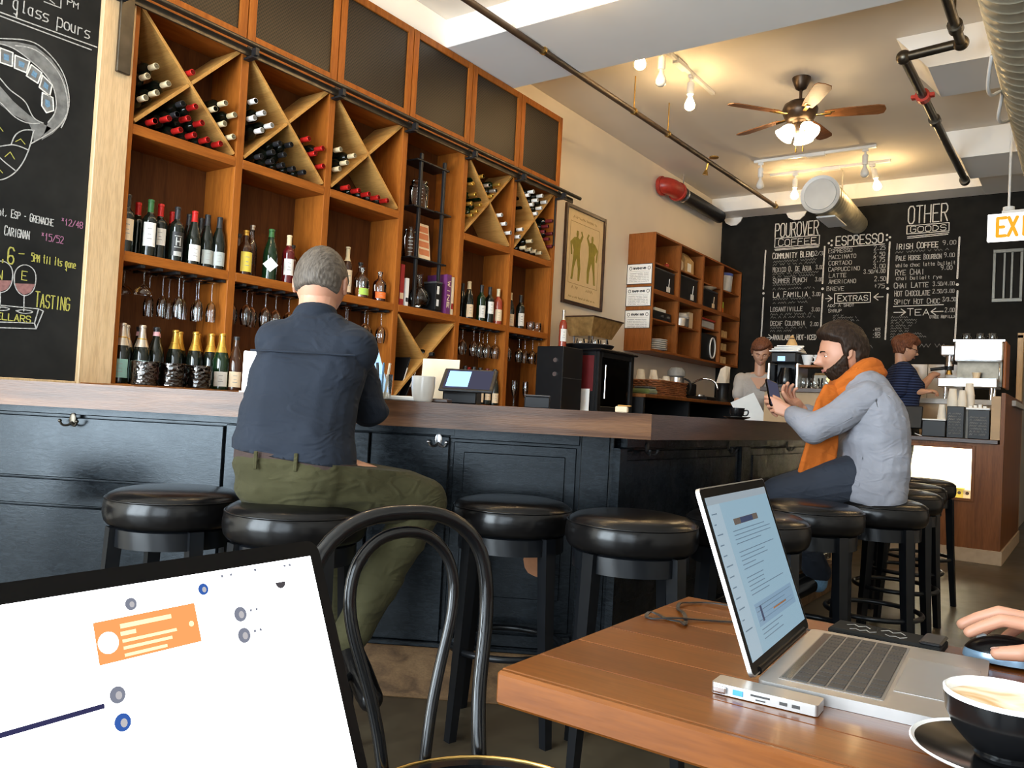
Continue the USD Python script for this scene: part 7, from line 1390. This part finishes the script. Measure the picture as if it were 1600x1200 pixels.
sk3 = blob(levels([(c, w, r - .012) for c, w, r in T3]) + chain((nk3, .046), (hc3 - f3 * .035 - u3 * .06, .044), (hc3 - f3 * .02, .05)) + chain((sA, .042), (eA, .034), (wA, .023)) + chain((sB, .042), (eB, .034), (wB, .023)) + legs3 + hand(wA, V(.6, -.55, -.25), V(.2, -.4, .85), V(.5, .75, .1), (30, 35, 40, 45), .92) + hand(wB, V(-.2, -.5, -.8), V(.6, -.6, .2), V(-.6, -.4, .3), (25, 30, 35, 40), .92), .012, 6)
part(p3_, 'body', merge(sk3, headball(hc3, r3, f3, u3, .93, 1.05, .85)), 'skin_light', smooth=True)
headparts(p3_, hc3, r3, f3, u3, .93, .0, 'skin_light', 'hair_auburn', True, True)
part(p3_, 'hair', hair(hc3, r3, f3, u3, lambda x, y, z: (.014 + .022 * max(z, 0) + .010 * max(-x, 0)) if ((z > .48 - .16 * x and y > .25) or (y <= .25 and z > -.38 and not (abs(x) > .75 and z < -.05 and y > -.3))) else -.014, .95, 9, .007, 50), 'hair_auburn', smooth=True)
part(p3_, 'top', blob(levels([(T3[0][0] + V(0, 0, .03), R3 * .08, .108)] + [(c, w, r + .006) for c, w, r in T3[1:5]] + [(cx3 + V(0, .01, 1.44), R3 * .10, .062)]) + chain((sA + V(0, 0, .0), .058), (sA + (eA - sA) * .62, .056)) + chain((sB, .058), (sB + (eB - sB) * .62, .056)), .012, 8, .008, 14, 11, (1, 1, 1.5)), 'top_grey', smooth=True)
part(p3_, 'neckline', moved(prism([(-.075, .0), (.075, .0), (.012, -.10), (-.012, -.10)], .004), frame(-R3, V(F3[0] * -.25, F3[1] * -.25, .97), cx3 + F3 * .098 + V(0, 0, 1.455))), 'skin_light')
part(p3_, 'trousers', blob([[(p, r + .012), (q, r2 + .012)] for (p, r), (q, r2) in legs3] + levels([(cx3 + V(0, 0, 1.06), R3 * .075, .097), (cx3 + V(0, 0, .98), R3 * .08, .10)]), .013, 6, .005, 15), 'trouser_black', smooth=True)
for s in (-1, 1): part(p3_, 'shoe', shoe(cx3 + R3 * .09 * s + V(0, 0, .236), cx3 + R3 * .10 * s + F3 * .2 + V(0, 0, .236), .036), 'black_leather', smooth=True)
ps = thing('paper_sheet', 'white sheet of paper held by the barista in grey', 'paper', (1.642, 6.75, 1.155)); Tps = frame(V(.93, .1, .45), V(-.35, -.25, .85), (0, 0, 0)) @ np.diag([1, 1, 1, 1])
part(ps, 'sheet', moved(trimesh.Trimesh(*(lambda g: (np.stack([g[0].ravel() * .21 - .105, g[1].ravel() * .30 - .17, .03 * (g[1].ravel() - .5) ** 2], 1), np.array([(i * 9 + j, i * 9 + j + 1, i * 9 + j + 10) for i in range(8) for j in range(8)] + [(i * 9 + j, i * 9 + j + 10, i * 9 + j + 9) for i in range(8) for j in range(8)])))(np.meshgrid(np.linspace(0, 1, 9), np.linspace(0, 1, 9))), process=False), Tps), 'white_paper', smooth=True)

# --- barista in stripes, working the espresso machine
p4_ = person('barista in navy striped shirt and glasses working at the espresso machine')
F4 = V(.90, .43, 0); R4 = V(.43, -.90, 0); cx4 = V(2.535, 8.28, 0)
T4 = [(cx4 + V(0, 0, 1.12), R4 * .10, .12), (cx4 + V(0, 0, 1.22), R4 * .095, .12), (cx4 + V(0, 0, 1.34), R4 * .09, .125), (cx4 + V(.012, .006, 1.47), R4 * .095, .132), (cx4 + V(0, 0, 1.56), R4 * .10, .10), (cx4 + V(-.012, -.005, 1.625), R4 * .10, .065), (cx4 + V(-.01, -.005, 1.655), R4 * .045, .05)]
hc4 = V(2.565, 8.285, 1.818); r4, f4, u4 = axes(V(.88, .42, -.26)); nk4 = cx4 + V(-.01, -.005, 1.66)
sA4, eA4, wA4 = cx4 + V(-.012, 0, 1.60) + R4 * .165, V(2.55, 8.075, 1.415), V(2.735, 8.18, 1.425); sB4, eB4, wB4 = cx4 + V(-.012, 0, 1.60) - R4 * .165, V(2.66, 8.50, 1.47), V(2.74, 8.62, 1.60)
legs4 = chain((cx4 + R4 * .1 + V(0, 0, 1.08), .11), (cx4 + R4 * .1 + V(0, 0, .68), .07), (cx4 + R4 * .1 + V(0, 0, .27), .042)) + chain((cx4 - R4 * .1 + V(0, 0, 1.08), .11), (cx4 - R4 * .1 + V(0, 0, .68), .07), (cx4 - R4 * .1 + V(0, 0, .27), .042))
sk4 = blob(levels([(c, w, r - .014) for c, w, r in T4]) + chain((nk4, .052), (hc4 - f4 * .035 - u4 * .06, .05), (hc4 - f4 * .02, .055)) + chain((sA4, .052), (eA4, .046), (wA4, .028)) + chain((sB4, .052), (eB4, .046), (wB4, .028)) + legs4 + hand(wA4, V(.85, .5, .15), V(-.1, -.3, .95), V(-.3, .85, .2), (30, 34, 38, 42), .95) + hand(wB4, V(.3, .85, .35), V(.3, -.4, .85), V(-.9, .2, .2), (40, 45, 50, 55), .95), .013, 6)
part(p4_, 'body', merge(sk4, headball(hc4, r4, f4, u4, .96, 1.0, 1.05)), 'skin_light', smooth=True)
headparts(p4_, hc4, r4, f4, u4, .96, 0, 'skin_light', 'hair_auburn')
part(p4_, 'hair', cat(hair(hc4, r4, f4, u4, lambda x, y, z: (.020 + .022 * max(z, 0)) if ((z > .5 and y > .25) or (y <= .25 and z > -.5 and not (abs(x) > .78 and z < -.02 and y > -.25))) else -.014, .98, 21, .012, 45), hair(hc4 - f4 * .075 + u4 * .035, r4, f4, u4, lambda x, y, z: .0, .72, 23, .02, 60)), 'hair_auburn', smooth=True)
M4 = np.column_stack([r4, f4, u4]); a4 = lambda x, y, z: hc4 + M4 @ (V(x, y, z) * .96)
part(p4_, 'glasses', cat(*[tube([a4(s * .032 + .019 * math.cos(t), .093, .004 + .013 * math.sin(t)) for t in np.arange(16) * 2 * PI / 16], .0022, 6, True) for s in (-1, 1)], *[tube([a4(s * .05, .09, .008), a4(s * .076, .04, .010), a4(s * .08, -.015, .006)], .0024, 6) for s in (-1, 1)], tube([a4(-.013, .095, .007), a4(.013, .095, .007)], .002, 6)), 'black_plastic', smooth=True)
part(p4_, 'shirt', blob(levels([(T4[0][0] + V(0, 0, .04), R4 * .10, .132)] + [(c, w, r + .007) for c, w, r in T4[1:6]]) + chain((sA4, .072), (sA4 + (eA4 - sA4) * .95, .066)) + chain((sB4, .072), (sB4 + (eB4 - sB4) * .9, .066)), .013, 8, .007, 24, 9), 'shirt_stripe', smooth=True)
part(p4_, 'trousers', blob([[(p, r + .014), (q, r2 + .014)] for (p, r), (q, r2) in legs4] + levels([(cx4 + V(0, 0, 1.17), R4 * .10, .124), (cx4 + V(0, 0, 1.04), R4 * .11, .13)]), .014, 6, .006, 25), 'trouser_black', smooth=True)
for s in (-1, 1): part(p4_, 'shoe', shoe(cx4 + R4 * .1 * s + V(0, 0, .236), cx4 + R4 * .1 * s + F4 * .2 + V(0, 0, .236), .036), 'black_leather', smooth=True)

# --- the laptop's user, whose hand on the mouse is all that shows
p5_ = person('person at the right edge of the photo, only a ringed hand on the mouse showing')
F5 = V(-1, 0, 0); R5 = V(0, 1, 0); cx5 = V(4.52, 1.14, 0)
T5 = [(cx5 + V(0, 0, .57), R5 * .09, .11), (cx5 + V(0, 0, .70), R5 * .085, .105), (cx5 + V(-.01, 0, .85), R5 * .1, .105), (cx5 + V(-.02, 0, .96), R5 * .11, .085), (cx5 + V(-.02, 0, 1.02), R5 * .06, .06)]
hc5 = cx5 + V(-.07, 0, 1.22); r5, f5, u5 = axes(V(-.95, 0, -.25)); nk5 = cx5 + V(-.025, 0, 1.04)
W5 = V(4.012, 1.418, .79); sR5, eR5 = cx5 + V(-.02, .19, .97), V(4.33, 1.47, .795); sL5, eL5, wL5 = cx5 + V(-.02, -.19, .97), V(4.36, .86, .80), V(4.10, 1.06, .775)
K5 = [V(3.938, 1.368, .803), V(3.934, 1.390, .807), V(3.938, 1.411, .803), V(3.948, 1.430, .795)]
hand5 = [[(W5 + V(0, .016, 0), .021), (W5 + V(0, -.016, 0), .021)] + [(k + V(.012, 0, -.002), .0125) for k in K5]]
for ch5, r0 in (([K5[0], V(3.902, 1.360, .805), V(3.878, 1.357, .792), V(3.862, 1.356, .781)], .0095), ([K5[1], V(3.896, 1.386, .811), V(3.868, 1.385, .797), V(3.850, 1.384, .785)], .0098), ([K5[2], V(3.903, 1.414, .800), V(3.882, 1.419, .783), V(3.870, 1.42, .769)], .0092), ([K5[3], V(3.922, 1.438, .788), V(3.907, 1.443, .772), V(3.897, 1.444, .760)], .0083)):
    for i in range(3): hand5.append([(ch5[i], r0 * (1 - .06 * i)), (ch5[i + 1], r0 * (.94 - .06 * i))])
hand5 += [[(W5 + V(-.01, -.018, -.005), .018), (V(3.958, 1.352, .778), .0125)], [(V(3.958, 1.352, .778), .0125), (V(3.926, 1.340, .768), .0112)], [(V(3.926, 1.340, .768), .0112), (V(3.899, 1.341, .762), .0092)], [(W5, .02), (V(3.965, 1.365, .785), .017), (V(3.96, 1.405, .788), .016)]]
sk5 = blob(levels([(c, w, r - .016) for c, w, r in T5]) + chain((nk5, .052), (hc5 - f5 * .03 - u5 * .06, .05), (hc5, .055)) + chain((sR5, .05), (eR5, .042), (W5, .027)) + chain((sL5, .05), (eL5, .042), (wL5, .027)) + chain((cx5 + V(0, .1, .55), .085), (cx5 + V(-.43, .1, .55), .055), (cx5 + V(-.40, .1, .08), .036)) + chain((cx5 + V(0, -.1, .55), .085), (cx5 + V(-.43, -.1, .55), .055), (cx5 + V(-.40, -.1, .08), .036)), .014, 6)
hd5 = blob([[(eR5 * .3 + W5 * .7, .031), (W5, .0235)]] + hand5, .0035, 7)
lh5 = blob([[(eL5 * .3 + wL5 * .7, .03), (wL5, .024)]] + hand(wL5, V(-.95, .3, -.02), V(0, 0, 1), V(.3, .9, 0), (14, 16, 18, 22)), .005, 6)
part(p5_, 'body', merge(sk5, hd5, lh5, headball(hc5, r5, f5, u5, 1.0)), 'skin', smooth=True)
headparts(p5_, hc5, r5, f5, u5, 1.0, brow='hair_dark')
part(p5_, 'hair', hair(hc5, r5, f5, u5, lambda x, y, z: .014 if ((z > .45 and y > .25) or (y <= .25 and z > -.4 and not (abs(x) > .75 and z < 0 and y > -.3))) else -.012, 1.0, 31, .004), 'hair_dark', smooth=True)
part(p5_, 'jumper', blob(levels([(c, w, r + .008) for c, w, r in T5]) + chain((sR5, .068), (eR5, .056), (eR5 * .35 + W5 * .65, .04)) + chain((sL5, .068), (eL5, .056), (eL5 * .35 + wL5 * .65, .04)), .014, 7, .007, 33), 'dark_grey', smooth=True)
part(p5_, 'trousers', blob(levels([(cx5 + V(0, 0, .6), R5 * .09, .112), (cx5 + V(0, 0, .55), R5 * .1, .115)]) + [x for s in (-1, 1) for x in chain((cx5 + V(0, .1 * s, .55), .1), (cx5 + V(-.43, .1 * s, .55), .07), (cx5 + V(-.40, .1 * s, .1), .052))], .014, 6), 'trouser_dark', smooth=True)
for s in (-1, 1): part(p5_, 'shoe', shoe(cx5 + V(-.39, .1 * s, .036), cx5 + V(-.6, .1 * s, .036), .04), 'black_leather', smooth=True)
d5 = (V(3.903, 1.414, .800) - K5[2]); d5 /= np.linalg.norm(d5); e5 = np.cross(d5, Zv); e5 /= np.linalg.norm(e5); g5 = np.cross(e5, d5)
part(p5_, 'ring', tube([K5[2] + d5 * .015 + (e5 * math.cos(t) + g5 * math.sin(t)) * .0105 for t in np.arange(18) * 2 * PI / 18], .0022, 6, True), 'steel_bright', smooth=True)
for tip, dr in ((V(3.899, 1.341, .762), V(-.92, .03, -.22)), ): part(p5_, 'nail', moved(lathe([(0, .0012), (.0055, .0008), (.006, 0), (0, 0)], 14), frame(dr, V(0, -.8, .5), tip + V(-.003, -.004, .0065))), 'nail_pink', smooth=True)
st5 = thing('bentwood_chair', 'plain cafe chair under the person at the right, outside the photo', 'chair'); part(st5, 'seat', lathe([(0, .42), (.19, .42), (.2, .43), (.2, .445), (0, .45)], 32, (4.52, 1.14, 0)), 'black_lacquer', smooth=40)
for a in (45, 135, 225, 315): part(st5, 'leg', cyl((4.52 + .15 * math.cos(math.radians(a)), 1.14 + .15 * math.sin(math.radians(a)), .42), (4.52 + .2 * math.cos(math.radians(a)), 1.14 + .2 * math.sin(math.radians(a)), 0), .013, 10), 'black_lacquer')
